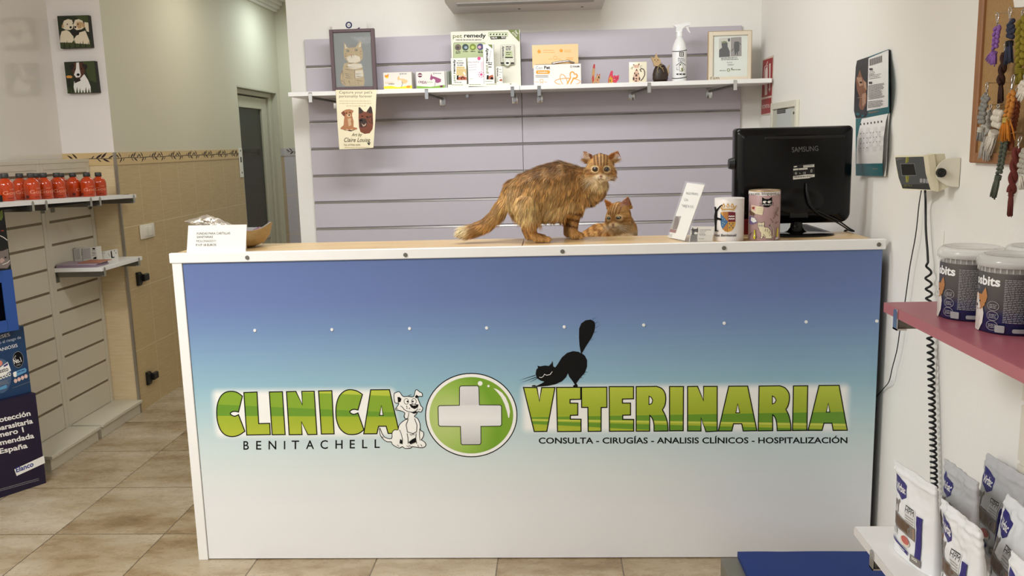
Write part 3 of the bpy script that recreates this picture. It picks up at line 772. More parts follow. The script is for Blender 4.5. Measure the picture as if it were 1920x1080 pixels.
# ------------------------------------------------------------------ lilac slatwall behind the desk
M_LIL = mat('lilac_laminate', (194, 187, 195), 0.38, var=.012, scale=4)
M_GRV = mat('groove_shadow_core', (120, 112, 112), .6)
M_ALU = mat('aluminium_insert', (178, 176, 174), .26, .92, var=.02)
YS = 1.84
def slat_panel(x0, x1, label):
    z1, p, n = 2.003, .1436, 14
    t = thing('lilac_slatwall', label, 'slatwall panel', ((x0 + x1) / 2, 1.85, 0), group='lilac slatwall panels behind the desk')
    zs = [1.862 - p * k for k in range(n) if 1.862 - p * k > .02]
    b = MB(); b.box((x0, YS + .009, 0.02), (x1, YB - .001, z1), M_LIL)
    tops = [z1] + [z - .0075 for z in zs]; bots = [z + .0065 for z in zs] + [.02]
    for a, c in zip(tops, bots): b.box((x0, YS, c), (x1, YS + .0095, a), M_LIL, .0008)
    b.build('board', t)
    for z in zs:
        MB().prism([(x0, YS - .0012, z - .0078), (x0, YS + .006, z - .0078), (x0, YS + .006, z + .002), (x0, YS + .0034, z + .002), (x0, YS - .0012, z - .0062)], (x1 - x0, 0, 0), M_ALU).build('groove_insert', t)
    return t
slat_panel(-.012, 1.128, 'left lilac slatwall panel behind the standing cat')
slat_panel(1.131, 2.272, 'right lilac slatwall panel behind the monitor')

# shelf boards with chrome brackets
ZS = 1.716
def bracket(b, x, yf, z, par, dx=0.0):
    """chrome shelf bracket: wall plate, arm, front clip"""
    k = MB(); k.tube([(x + dx, YS - .003, z - .04), (x + dx * .6, YS - .1, z - .034), (x, yf + .01, z - .028)], .006, STEEL, 8); arm = k.build('bracket', par)
    k = MB(); k.box((x + dx - .016, YS - .003, z - .075), (x + dx + .016, YS, z - .022), CHROME, .002, 2); k.build('wall_plate', arm)
    k = MB(); k.prism([(x - .0085, yf - .004, z - .052), (x - .0085, yf - .004, z - .008), (x - .0085, yf - .001, z - .004), (x - .0085, yf - .001, z - .024), (x - .0085, yf + .022, z - .026), (x - .0085, yf + .022, z - .034), (x - .0085, yf - .001, z - .05)], (.017, 0, 0), CHROME); k.build('front_clip', arm)
def shelf(x0, x1, pts, label):
    t = thing('wall_shelf', label, 'shelf', ((x0 + x1) / 2, 1.7, ZS - .02), group='white shelf boards on the lilac slatwall')
    MB().box((x0, 1.56, ZS - .021), (x1, YS - .001, ZS), WHITE, .0012).build('board', t)
    for x, dx in pts: bracket(None, x, 1.56, ZS, t, dx)
    return t
def xs(px, py=180, y=1.56): return P(px, py, 'y', y).x
shelf(P(540, 177, 'y', 1.56).x, 1.1285, [(xs(582), .06), (xs(800), .045), (xs(961), 0)], 'left white wall shelf board, holding the framed cat portrait')
shelf(1.130, XR - .012, [(xs(1011), .0), (xs(1217), -.06), (xs(1378), -.075)], 'right white wall shelf board, holding the spray bottle')
bolt = thing('bolt', 'small chrome bolt in the lilac panel under the left shelf', 'bolt', P(876, 180, 'y', YS))
MB().cyl(P(876, 180, 'y', YS), P(876, 180, 'y', YS - .02), .006, .006, CHROME, 14).build('shank', bolt); MB().cyl(P(876, 180, 'y', YS - .02), P(876, 180, 'y', YS - .026), .010, .009, CHROME, 6).build('head', bolt)

# air conditioner low edge
b0 = P(833, 3, 'z', 2.112); b1 = P(1125, 5, 'z', 2.112)
M_AC = mat('ac_grey_white', (214, 208, 204), .4)
ac = thing('air_conditioner', 'white wall air conditioner unit above the shelf, cut by the top edge', 'air conditioner', ((b0.x + 1.55) / 2, 1.75, 2.11))
k = MB(); k.prism([(b0.x, 1.46, 2.125), (b0.x, 1.5, 2.11), (b0.x, YB - .002, 2.11), (b0.x, YB - .002, 2.41), (b0.x, 1.5, 2.41), (b0.x, 1.44, 2.36)], (1.555 - b0.x, 0, 0), M_AC); k.build('body', ac)
k = MB(); k.box((b0.x + .05, 1.5, 2.104), (1.5, 1.58, 2.112), mat('ac_louvre', (150, 146, 142), .4), .003); k.build('louvre', ac)
for x in (1.13, 1.45): MB().cyl((x, 1.75, 2.111), (x, 1.75, 2.107), .006, .006, STEEL, 10).build('screw', ac)

# ------------------------------------------------------------------ things on the wall shelf (front faces given where they stand)
def boxthing(name, label, cat, q, yf, depth, col, paint=None, group=None, z=None, top=None, sx=0.0, frame=None):
    """upright box: q = front face corners in the photo (tl, tr, br, bl) at depth yf"""
    z = ZS if z is None else z
    pts = [P(a, b, 'y', yf) for a, b in q]
    x0 = (pts[0].x + pts[3].x) / 2; x1 = (pts[1].x + pts[2].x) / 2; zt = (pts[0].z + pts[1].z) / 2
    t = thing(name, label, cat, ((x0 + x1) / 2, yf + depth / 2, z), group=group)
    m = mat(name + '_card_%d_%d_%d' % col, col, .5, var=.02)
    b = MB(); b.box((x0, yf, z + .0005), (x1, yf + depth, zt), m, .001)
    b.build('carton', t)
    if paint:
        A = Art(fY(yf))
        paint(A, x0, x1, z, zt); A.build('print', t)
    return t
# drawing board in local metres on a front face: (0..w, 0..h) from top left
def board(x0, zt, yf): return lambda a, b, o: Vector((x0 + a, yf - o, zt - b))

# white card behind the portrait
c = thing('card', 'white card with a dark blue ring standing behind the framed cat portrait', 'card', (P(655, 60, 'y', 1.80).x, 1.8, ZS))
q = [P(a, b, 'y', 1.80) for a, b in ((622, 41), (687, 39.5), (690, 100), (625, 102))]
MB().box((q[0].x, 1.80, ZS), (q[1].x, 1.804, q[0].z), PAPER).build('sheet', c)
A = Art(fY(1.80)); NAVY = mat('navy_print', (24, 32, 84), .5)
A.ell(654, 47, 6.2, 6.4, NAVY); A.ell(654, 47, 3.6, 3.8, PAPER); A.stroke([(652.5, 45), (652.5, 48), (655.5, 48), (655.5, 45)], .8, NAVY); A.fill([(669, 54), (672, 52), (675, 51), (674, 55), (670, 57)], NAVY)
A.build('print', c)

# framed portrait of a ginger cat
M_PLUM = mat('plum_frame', (98, 78, 82), .45); M_GREYART = mat('portrait_grey', (112, 114, 112), .5, var=.03)
f = thing('picture_frame', 'plum framed drawing of a ginger cat on grey, on the left shelf', 'picture frame', (P(660, 166, 'y', 1.66).x, 1.68, ZS))
OUT = [(616.5, 55.5), (701, 55.5), (702, 166.5), (619.5, 168)]; INN = [(623.5, 61), (694.5, 61), (696.5, 162), (625, 162.5)]
yf = 1.66; po = [P(a, b, 'y', yf) for a, b in OUT]; pi = [P(a, b, 'y', yf) for a, b in INN]
x0, x1, zt = po[0].x, po[1].x, po[0].z; i0, i1, it, ib = pi[0].x, pi[1].x, pi[0].z, pi[2].z
b = MB(); b.box((x0, yf, ZS), (i0, yf + .025, zt), M_PLUM, .0015); b.box((i1, yf, ZS), (x1, yf + .025, zt), M_PLUM, .0015); b.box((i0, yf, it), (i1, yf + .025, zt), M_PLUM, .0015); b.box((i0, yf, ZS), (i1, yf + .025, ib), M_PLUM, .0015)
b.build('frame', f)
b = MB(); b.box((i0, yf + .012, ib), (i1, yf + .016, it), M_GREYART); A = Art(fY(yf + .012), b)
A.frame(610, 30, 7.71)
FUR = mat('drawn_ginger', (176, 150, 98), .6, var=.22, scale=90); FURD = mat('drawn_ginger_dark', (108, 82, 46), .6); FURL = mat('drawn_cream', (214, 202, 178), .6, var=.06, scale=60)
A.fill([(270, 690), (330, 672), (480, 680), (530, 720), (555, 820), (566, 940), (560, 1010), (440, 1014), (290, 1014), (235, 985), (212, 920), (215, 840), (245, 790), (260, 730)], FUR)
A.fill([(215, 840), (245, 790), (255, 900), (290, 990), (235, 985), (212, 920)], FURD); A.fill([(222, 850), (243, 810), (252, 900), (280, 985), (238, 978), (218, 920)], FUR)
A.fill([(268, 380), (330, 460), (440, 450), (500, 360), (525, 372), (522, 450), (540, 520), (540, 610), (500, 665), (420, 690), (330, 670), (275, 610), (262, 520), (272, 450)], FUR)
A.fill([(278, 400), (318, 458), (290, 475)], FURL); A.fill([(505, 378), (515, 440), (478, 455)], FURL)
A.fill([(300, 600), (370, 570), (430, 565), (500, 590), (505, 650), (420, 685), (340, 672)], FURL); A.fill([(320, 700), (400, 690), (520, 690), (540, 740), (430, 770), (330, 750)], FURL); A.fill([(420, 790), (540, 780), (550, 880), (440, 900)], FURL)
for pts in ([(300, 480), (330, 500)], [(290, 620), (325, 600)], [(505, 600), (535, 590)], [(250, 780), (262, 900)], [(300, 730), (420, 745)], [(300, 860), (380, 880)], [(440, 840), (540, 830)], [(230, 930), (290, 980)], [(410, 560), (412, 590)], [(300, 450), (315, 420)], [(345, 430), (350, 470)], [(375, 420), (378, 470)], [(405, 418), (404, 470)], [(432, 420), (430, 465)], [(280, 540), (320, 555)], [(282, 580), (318, 580)], [(500, 520), (535, 510)], [(505, 550), (538, 545)], [(290, 770), (400, 790)], [(285, 830), (390, 850)], [(290, 890), (395, 905)], [(450, 870), (550, 880)], [(455, 930), (555, 940)], [(340, 935), (360, 1000)], [(470, 960), (500, 1000)], [(425, 770), (430, 950)], [(345, 680), (430, 676)], [(372, 560), (382, 600), (400, 595)]): A.stroke(pts, 9, FURD, taper=True)
for x, y in ((325, 505), (446, 493)): A.ell(x, y, 24, 20, FURD, 18); A.ell(x, y, 17, 15, mat('drawn_eye', (150, 146, 96), .4), 16); A.ell(x + 2, y, 8, 9, INK, 12)
A.fill([(360, 555), (398, 552), (382, 575)], mat('drawn_nose', (178, 120, 96), .6))
b.build('portrait', f)
MB().box((i0 + .001, yf + .006, ib + .001), (i1 - .001, yf + .0075, it - .001), mat('picture_glass', (235, 240, 240), .03, var=0, alpha=.08)).build('glass', f)

# two medicine cartons, then more standing behind the second
def gastro(A, *_):
    A.frame(610, 30, 7.71); Y_ = mat('print_yellow', (248, 222, 40), .5)
    A.fill([(838, 1020), (950, 1010), (1050, 1030), (1150, 1015), (1252, 1000), (1255, 1046), (852, 1054)], Y_)
    A.fill([(858, 850), (880, 856), (916, 838), (912, 884), (882, 895), (860, 885)], mat('print_orange', (232, 146, 40), .5)); A.rect(880, 880, 908, 902, Y_)
    A.fill([(1040, 900), (1062, 860), (1075, 905), (1130, 908), (1180, 925), (1195, 945), (1165, 975), (1120, 980), (1108, 940), (1085, 920), (1050, 930)], mat('print_peach', (240, 196, 140), .5))
    A.ring(1085, 838, 9, 10, 4, NAVY, 16); A.lines(1102, 1205, [830], 10, mat('print_grey', (120, 120, 126), .5)); A.text('GASTRO', 860, 978, 24, mat('print_gold', (222, 190, 120), .5), w=125); A.lines(915, 1010, [980], 7, INK)
    A.stroke([(1108, 945), (1114, 985), (1098, 1030)], 7, mat('print_grey', (120, 120, 126), .5)); A.ell(1200, 1022, 28, 16, mat('print_orange', (232, 146, 40), .5))
def crida(A, *_):
    A.frame(610, 30, 7.71); GN = mat('print_green', (132, 178, 66), .5); PU = mat('print_purple', (152, 72, 116), .5)
    A.fill([(1318, 1010), (1420, 1018), (1520, 1024), (1620, 1010), (1724, 995), (1727, 1044), (1325, 1048)], GN)
    A.ell(1368, 856, 32, 32, mat('print_maroon', (110, 40, 70), .5)); A.rect(1340, 850, 1396, 862, PAPER)
    A.fill([(1512, 915), (1530, 830), (1545, 870), (1590, 880), (1672, 912), (1670, 950), (1630, 968), (1598, 965), (1588, 920), (1560, 905), (1530, 930)], PU)
    A.ring(1568, 832, 9, 10, 4, NAVY, 16); A.lines(1586, 1690, [824], 10, mat('print_grey', (120, 120, 126), .5)); A.text('CRIDA', 1342, 968, 28, mat('print_maroon', (110, 40, 70), .5), w=120, bold=.02); A.text('dermal', 1466, 964, 20, GN, w=82); A.lines(1395, 1490, [972], 6, PU)
    A.stroke([(1590, 925), (1588, 970), (1578, 1024)], 6, mat('print_grey', (120, 120, 126), .5)); A.ell(1678, 1016, 24, 14, mat('print_maroon', (110, 40, 70), .5))
boxthing('medicine_box', 'white and yellow GASTRO carton on the left shelf, right of the portrait', 'box', ((718, 135.5), (771, 135.5), (773, 166.5), (720, 167)), 1.60, .12, (232, 226, 216), gastro, 'pill cartons on the shelf')
boxthing('medicine_box', 'white and green CRIDA carton on the left shelf, frontmost of its row', 'box', ((780, 134.5), (833, 133.5), (834.5, 165), (781, 166)), 1.60, .022, (232, 226, 220), crida, 'pill cartons on the shelf')
for k in range(3):
    dx = 3.2 * (k + 1)
    boxthing('medicine_box', 'pale carton edge in the row behind the CRIDA carton, %s' % ('first behind it', 'second behind it', 'rearmost')[k], 'box', ((780 + dx, 134.5 - .3 * k), (833 + dx * 1.25, 133.5), (834.5 + dx * 1.25, 165), (781 + dx, 165)), 1.626 + .03 * k, .024, (206 - 26 * k, 204 - 20 * k, 196 - 26 * k), None, 'pill cartons on the shelf')

# calming product display: back card, tray, samples
M_STAND = mat('display_card', (234, 231, 214), .5, var=.01); OLV = mat('print_olive', (110, 124, 52), .5); SAGE = mat('print_sage', (186, 196, 150), .5)
q = [P(a, b, 'y', 1.70) for a, b in ((845, 58.5), (974.5, 55.5), (975.5, 158), (848, 158))]
ds = thing('display_stand', 'white pet remedy cardboard display stand at the middle of the shelf', 'display stand', ((q[0].x + q[1].x) / 2, 1.65, ZS))
b = MB(); b.box((q[0].x, 1.70, ZS), (q[1].x, 1.705, q[1].z), M_STAND); A = Art(fY(1.70), b)
A.frame(840, 50, 12.8)
A.text('pet', 118, 268, 92, OLV, w=222, bold=.01); A.text('remedy', 386, 258, 92, INK, w=524, bold=.025); A.text('natural de-stress & calming', 190, 330, 34, INK, w=612, bold=.02)
A.rrect(968, 128, 1440, 240, 26, SAGE); A.rrect(985, 150, 1425, 222, 18, mat('print_pale_sage', (214, 220, 190), .5))
for k in range(6): A.fill([(1000 + 73 * k, 195), (1020 + 73 * k, 165), (1045 + 73 * k, 172), (1030 + 73 * k, 205)], INK, up=False)
A.k += 1; A.fill([(1008, 236), (1398, 228), (1388, 292), (1030, 306)], INK); A.text('HELPS', 1042, 284, 32, PAPER, w=140, bold=.04, ang=-.02); A.text('ALL', 1194, 278, 30, OLV, w=66, bold=.02, ang=-.02); A.text('PETS', 1278, 276, 34, PAPER, w=106, bold=.04, ang=-.02)
A.fill([(1436, 78), (1706, 72), (1716, 372)], OLV); A.text('Fast', 1598, 118, 44, PAPER, w=100, ang=.78, bold=.02); A.text('ACTING', 1532, 145, 40, PAPER, w=150, ang=.78, bold=.02)
A.rrect(128, 378, 900, 1300, 40, mat('print_dark_sage', (122, 132, 82), .5)); A.rrect(138, 388, 900, 1300, 34, SAGE)
for k, (c1, c2) in enumerate((((112, 96, 84), (70, 60, 52)), ((48, 66, 62), (150, 170, 180)), ((122, 140, 40), (190, 206, 110)), ((70, 66, 110), (220, 170, 180)))):
    x = 240 + 178 * k; y = 498 - 5 * k; A.ell(x, y, 78, 80, mat('pic_ring_%d' % k, c1, .5), 24); A.ell(x + (-8, 10, -4, -18)[k], y + 8, 40, 34, mat('pic_in_%d' % k, c2, .5), 18); A.lines(x - 55, x + 60, [y + 98, y + 128][:2 - (k in (1, 2))], 16, INK, jitter=.1)
A.k += 1
b.build('back_card', ds)
b = MB(); b.box((q[0].x - .012, 1.585, ZS), (q[1].x + .002, 1.70, ZS + .004), M_STAND)
fr0, fr1 = P(840, 160, 'y', 1.585), P(972, 155.5, 'y', 1.585)
b.box((fr0.x, 1.583, ZS), (fr1.x, 1.586, P(905, 157, 'y', 1.585).z), M_STAND); A = Art(fY(1.583), b)
A.frame(840, 40, 8.307); A.rect(320, 1013, 800, 1028, INK)
for k in (-1, 0, 1): leaf(A, 975, 985, 26, -1.57 + k * .8, INK)
A.k += 1; A.lines(60, 260, [985], 8, OLV); A.lines(330, 510, [982], 8, OLV); A.lines(600, 780, [976], 8, OLV)
b.build('tray', ds)
def mini(x, A, sc, y1, y0, big, wtext):
    pass
BRICK = mat('print_brick', (178, 92, 62), .5); SAND = mat('print_sand', (214, 190, 130), .5)
def pr_box(A, *_):
    A.frame(840, 40, 8.307); A.text('pet', 112, 932, 34, OLV, w=100, ang=-1.5708, bold=.01); A.text('remedy', 112, 815, 34, INK, w=222, ang=-1.5708, bold=.03)
    A.text('de-stress', 132, 656, 20, INK, w=112, bold=.03); A.text('& calm', 146, 690, 18, INK, w=88, bold=.03); A.rect(132, 706, 258, 735, SAND); A.rect(132, 740, 286, 850, SAND)
    A.fill([(140, 915), (150, 870), (230, 850), (290, 870), (292, 912)], BRICK); A.ell(230, 890, 30, 24, INK, 16); A.ell(232, 895, 18, 18, BRICK, 16); A.fill([(134, 905), (140, 845), (165, 840), (160, 905)], INK); A.fill([(230, 800), (250, 780), (280, 830), (255, 840)], PAPER)
    A.lines(95, 250, [945], 10, mat('print_grey', (120, 120, 126), .5)); A.lines(150, 230, [610], 8, OLV)
def harm(A, *_):
    A.frame(840, 40, 8.307); PK = mat('print_pink', (212, 70, 130), .5)
    A.text('Harmony', 312, 648, 26, mat('print_grey', (120, 120, 126), .5), w=172, ang=-.04); A.lines(328, 470, [680, 715, 755], 8, mat('print_pale_grey', (176, 172, 178), .5), slope=-.06)
    A.ell(484, 578, 27, 27, PK, 20); A.ell(519, 828, 20, 20, PK, 20)
    for k in range(8): A.ell(519 + 40 * math.cos(k * .785), 828 + 40 * math.sin(k * .785), 8, 8, PK, 10); A.k -= 1
    A.k += 1; A.fill([(505, 640), (548, 620), (550, 780), (520, 760)], mat('print_blush', (236, 206, 214), .5)); A.lines(345, 410, [890], 7, SAGE)
def pr_tall(A, *_):
    A.frame(840, 40, 8.307); A.text('pet', 622, 810, 40, OLV, w=135, ang=-1.5708, bold=.01); A.text('remedy', 622, 652, 40, INK, w=238, ang=-1.5708, bold=.03)
    A.fill([(618, 360), (690, 362), (692, 430)], OLV); A.stroke([(672, 450), (655, 540), (640, 600), (636, 660)], 5, mat('print_grey', (120, 120, 126), .5)); A.lines(626, 692, [640, 665, 705], 13, INK, jitter=.1)
    A.fill([(612, 905), (615, 860), (700, 830), (712, 905)], BRICK); A.ell(682, 888, 22, 20, INK, 14); A.fill([(600, 905), (606, 840), (632, 836), (630, 905)], INK); A.lines(580, 690, [930], 8, OLV)
def pr_small(A, *_):
    A.frame(840, 40, 8.307); A.text('pet', 780, 940, 24, OLV, w=65, ang=-1.5708, bold=.01); A.text('remedy', 780, 866, 24, INK, w=145, ang=-1.5708, bold=.03); A.fill([(800, 930), (806, 905), (840, 895), (848, 930)], BRICK); A.lines(796, 838, [745, 790, 830, 870], 8, OLV)
GP = 'product cartons on the cardboard display'
boxthing('product_box', 'short pet remedy carton at the left of the display tray', 'box', ((845, 109), (874, 108.5), (875, 155.8), (847, 156)), 1.592, .05, (236, 234, 226), pr_box, GP, z=ZS + .0045)
boxthing('product_box', 'white Harmony carton with pink dots on the display tray', 'box', ((875, 109), (905, 106.5), (908, 155.5), (880, 156)), 1.592, .05, (240, 234, 234), harm, GP, z=ZS + .0045)
boxthing('product_box', 'tall narrow pet remedy carton on the display tray', 'box', ((905, 82.5), (925.5, 83), (927, 154), (908, 155)), 1.592, .045, (238, 236, 228), pr_tall, GP, z=ZS + .0045)
boxthing('product_box', 'smallest pet remedy carton, at the right of the display tray', 'box', ((930, 124.5), (942, 124.5), (943, 154), (931, 154.5)), 1.60, .02, (236, 234, 226), pr_small, GP, z=ZS + .0045)
# carded diffuser hung on the display
q = [P(a, b, 'y', 1.68) for a, b in ((938.5, 83.5), (964, 83), (964, 120.5), (938.5, 120.5))]
b = MB(); b.box((q[0].x, 1.68, q[3].z), (q[1].x, 1.699, q[0].z), mat('diffuser_pack', (214, 212, 196), .45), .002); A = Art(fY(1.68), b); A.frame(840, 40, 8.307)
A.text('pet', 866, 636, 26, OLV, w=62, ang=-1.5708); A.text('remedy', 866, 566, 26, INK, w=182, ang=-1.5708, bold=.03); A.lines(900, 995, [388, 412, 436], 11, INK, jitter=.2); A.rrect(890, 462, 1005, 570, 12, SAGE); A.rect(890, 556, 1010, 572, INK); A.lines(905, 985, [480, 510], 10, INK)
A.rect(820, 640, 1030, 660, INK); A.ell(925, 640, 52, 56, mat('diffuser_white', (226, 226, 214), .3), 28); A.ring(925, 640, 46, 50, 6, SAGE); A.ell(925, 650, 26, 14, INK)
b.build('diffuser_pack', ds)

# orange and white carton with its lid raised
def conpet(A, *_):
    OR = mat('print_amber', (240, 160, 50), .5); A.frame(990, 70, 8)
    A.text('Con', 118, 478, 44, mat('print_steel_blue', (120, 130, 150), .5), w=96); A.text('Pet', 242, 474, 44, INK, w=90, bold=.03); A.rrect(118, 494, 330, 550, 26, OR); A.text('Condro', 150, 534, 26, PAPER, w=140, bold=.02)
    A.rect(112, 572, 305, 578, INK); A.rect(112, 592, 305, 598, INK); A.text('CALIER', 672, 448, 20, INK, w=104, bold=.04); A.ring(648, 440, 13, 14, 5, INK, 18)
    A.ring(205, 650, 25, 24, 6, OR, 20); A.stroke([(185, 700), (196, 670)], 6, OR); A.stroke([(228, 700), (216, 670)], 6, OR); A.lines(110, 168, [668], 6, OR); A.lines(240, 292, [668], 6, OR)
    A.ring(592, 664, 190, 50, 9, OR, 48)
    el = [(535 + 90 * math.cos(t) * .42 - 150 * math.sin(t) * .0 + 70 * math.sin(t) * .55, 640 + 82 * math.sin(t) + 40 * math.cos(t) * -.6) for t in [k * .2244 for k in range(28)]]
    A.stroke(el, 9, OR, True)
    A.fill([(572, 716), (630, 600), (622, 560), (632, 522), (665, 508), (692, 520), (700, 545), (728, 542), (748, 568), (742, 605), (712, 620), (690, 618), (640, 716)], OR); A.fill([(592, 716), (648, 606), (640, 565), (648, 535), (666, 526), (682, 540), (690, 562), (722, 560), (728, 582), (712, 602), (676, 602), (622, 716)], mat('conpet_white', (236, 232, 226), .5))
t = boxthing('medicine_box', 'open white and orange carton with a raised amber lid flap on the right shelf', 'box', ((1001, 121), (1088.5, 120), (1090.5, 159.5), (1000.5, 160.5)), 1.59, .10, (236, 232, 226), conpet)
l0, l1 = P(997.5, 85, 'y', 1.72), P(1084, 85.3, 'y', 1.72); lb = P(998, 124, 'y', 1.70).z
FL = mat('amber_lid', (236, 210, 156), .3)
b = MB(); b.box((l0.x, 1.715, lb - .01), (l1.x, 1.718, l0.z), FL); A = Art(fY(1.715), b); A.frame(990, 70, 8); OR = MATS['print_amber']
A.fill([(140, 210), (160, 180), (190, 200), (192, 235), (150, 240)], OR); A.ell(498, 200, 26, 26, OR); A.ring(408, 308, 26, 26, 5, OR, 20); A.lines(225, 410, [190, 222], 7, OR); A.lines(545, 660, [190, 215], 7, OR); A.lines(575, 710, [305, 328], 8, OR); A.lines(305, 370, [322], 6, OR); A.lines(445, 500, [322], 6, OR)
b.build('lid_flap', t)
b = MB(); p0, p1 = P(1001, 121, 'y', 1.59), P(1088.5, 120, 'y', 1.59)
b.quad((p0.x, 1.60, p0.z + .001), (p1.x, 1.60, p0.z + .001), (p1.x - .006, 1.70, p0.z + .008), (p0.x + .006, 1.70, p0.z + .008), MATS['print_amber'])
b.tube([(p0.x + .09, 1.62, p0.z + .004), (p0.x + .13, 1.64, p0.z + .012), (p0.x + .17, 1.62, p0.z + .014), (p0.x + .2, 1.63, p0.z + .004)], .006, mat('foil_strip', (176, 176, 178), .25, .8), 8); b.build('inner_flap', t)

# two little painted wooden cats with raised tails
def catlet(q, yf, dep, label, cols, paint):
    pts = [P(a, b, 'y', yf) for a, b in q]; xm = sum(p.x for p in pts) / len(pts); zm = min(p.z for p in pts)
    pts = [Vector((p.x, p.y, max(p.z - zm + ZS, ZS + .0006))) for p in pts]
    t = thing('cat_figurine', label, 'cat figurine', (xm, yf, ZS), group='small painted wooden cats on the shelf')
    b = MB(); b.prism(pts, (0, dep, 0), mat(cols[0], cols[1], .5, var=.2, scale=60)); b.build('body', t)
    A = Art(fY(yf)); A.k = 3; paint(A, (zm - ZS)); A.build('paint', t)
R1 = mat('figurine_red', (176, 40, 58), .45, var=.1, scale=60); R2 = mat('figurine_gold', (206, 150, 50), .45)
def p1(A, dz):
    A.frame(990, 70, 8); A.fill([(974, 460), (982, 408), (995, 398), (1006, 410), (1004, 470)], R1); A.fill([(1034, 545), (1052, 566), (1036, 568)], R1); A.fill([(1060, 566), (1078, 545), (1078, 575)], R1); A.ell(1062, 600, 9, 18, INK, 12); A.fill([(962, 600), (984, 560), (990, 640), (970, 690)], R1); A.ell(1044, 640, 8, 16, R1, 12); A.ell(990, 530, 6, 12, R2, 10)
def p2(A, dz):
    A.frame(990, 70, 8); A.fill([(1210, 690), (1214, 620), (1240, 575), (1270, 610), (1276, 690)], R2); A.ell(1232, 650, 10, 22, mat('figurine_green', (84, 104, 40), .5), 12); A.ell(1312, 612, 7, 6, INK, 10); A.ell(1340, 612, 7, 6, INK, 10); A.fill([(1318, 632), (1334, 632), (1326, 642)], INK); A.stroke([(1285, 630), (1310, 628)], 3, PAPER); A.ell(1256, 600, 6, 8, R1, 10)
catlet([(1111, 157.5), (1109, 150), (1110, 140), (1111.5, 126), (1113, 120), (1115, 119.5), (1116, 122), (1115.5, 135), (1115, 143), (1117, 147), (1119, 142), (1119, 138.5), (1121.5, 140.5), (1123, 140.5), (1125.5, 137.5), (1125.5, 146), (1123.5, 150), (1124, 157.5), (1120, 157.5), (1119, 154), (1116, 154), (1115.5, 157.5)], 1.63, .02, 'tan and red wooden cat with a tall red tail tip, left of the small pair', ('figurine_tan', (188, 146, 100)), p1)
catlet([(1140.5, 157.5), (1140.5, 150), (1142, 145), (1144, 138), (1145.5, 134), (1148, 133), (1149.5, 135), (1149, 141), (1151, 145), (1152, 141.5), (1155, 143), (1158, 142.5), (1160.5, 140.5), (1160.5, 147), (1159, 151.5), (1156.5, 153), (1156.5, 157.5), (1152, 157.5), (1151, 154.5), (1146, 154.5), (1145, 157.5)], 1.63, .02, 'pink and gold wooden cat with a short tail, right of the small pair', ('figurine_pink', (206, 60, 84)), p2)

# ceramic tile with a drawn cat
M_CTILE = mat('ceramic_tile', (240, 232, 206), .25)
q = [P(a, b, 'y', 1.66) for a, b in ((1179.3, 116.5), (1213, 115.8), (1213.2, 155), (1179.5, 156.5))]
t = thing('ceramic_tile', 'cream tile with a curly tailed spotted cat, propped on the right shelf', 'tile', ((q[0].x + q[1].x) / 2, 1.665, ZS))
MB().box((q[0].x, 1.66, ZS), (q[1].x, 1.668, q[0].z), M_CTILE, .002, 2).build('plate', t)
A = Art(fY(1.66)); A.frame(990, 70, 8); TB = mat('tile_brown', (86, 58, 52), .5); TP = mat('tile_pink', (222, 184, 158), .5)
A.fill([(1578, 400), (1600, 412), (1645, 412), (1668, 388), (1672, 430), (1655, 460), (1600, 462), (1580, 440)], TP); A.fill([(1576, 396), (1597, 412), (1580, 422)], TB); A.fill([(1668, 384), (1674, 418), (1652, 412)], TB); A.ell(1612, 428, 4, 4, INK, 8); A.ell(1644, 428, 4, 4, INK, 8)
A.fill([(1630, 470), (1650, 500), (1672, 570), (1682, 640), (1660, 668), (1590, 668), (1568, 640), (1582, 570), (1605, 505)], TP); A.fill([(1630, 470), (1645, 500), (1612, 500)], TB)
for x, y, rx, ry in ((1600, 540, 10, 14), (1625, 570, 16, 20), (1585, 620, 14, 26), (1672, 620, 12, 26), (1626, 620, 14, 12), (1620, 655, 18, 10), (1655, 545, 8, 12)): A.ell(x, y, rx, ry, TB, 14)
A.stroke([(1705, 515), (1690, 505), (1680, 485), (1705, 468), (1735, 480), (1752, 520), (1748, 570), (1720, 620), (1690, 655)], 13, TB)
for a, b_ in (((1572, 440), (1540, 470)), ((1576, 448), (1556, 480)), ((1680, 440), (1712, 420)), ((1682, 448), (1705, 470))): A.stroke([a, b_], 4, TB)
A.build('drawing', t)

# carved wooden cat with bow on a small foot
M_DW = mat('dark_wood', (52, 38, 28), .45, var=.3, scale=40); M_LW = mat('light_wood', (190, 160, 118), .5, var=.1, scale=40)
o = P(1238, 150, 'y', 1.66); px = (P(1248, 150, 'y', 1.66).x - o.x) / 10
t = thing('cat_statue', 'carved dark and light wood cat with a twine bow on the right shelf', 'cat statue', (o.x, 1.66, ZS))
MB().box((o.x - 14.5 * px, 1.63, ZS + .0005), (o.x + 14.5 * px, 1.69, ZS + .005), M_DW, .001).build('foot', t)
b = MB(); b.lathe((o.x, 1.66, ZS + .005), [(0.0, 0), (12.5 * px, 0), (14.5 * px, 5 * px), (14.5 * px, 14 * px), (12.5 * px, 22 * px), (9 * px, 29 * px), (5 * px, 32 * px), (0, 33 * px)], M_DW, 28, sy=.62); b.build('body', t)
b = MB()
h = [(-18, 48), (-12, 45), (-8, 54), (-5, 46), (0, 42), (0, 35), (-5, 30), (-12, 31), (-14, 38)]
b.prism([(o.x + a * px, 1.645, ZS + c * px) for a, c in h], (0, .024, 0), M_LW); A = Art(fY(1.645), b)
for dx in (-10, -4.5): A.ell(1238 + dx, 112.5, .9, 1.1, INK, 10)
A.ell(1231, 115.5, .8, .6, INK, 8); b.build('head', t)
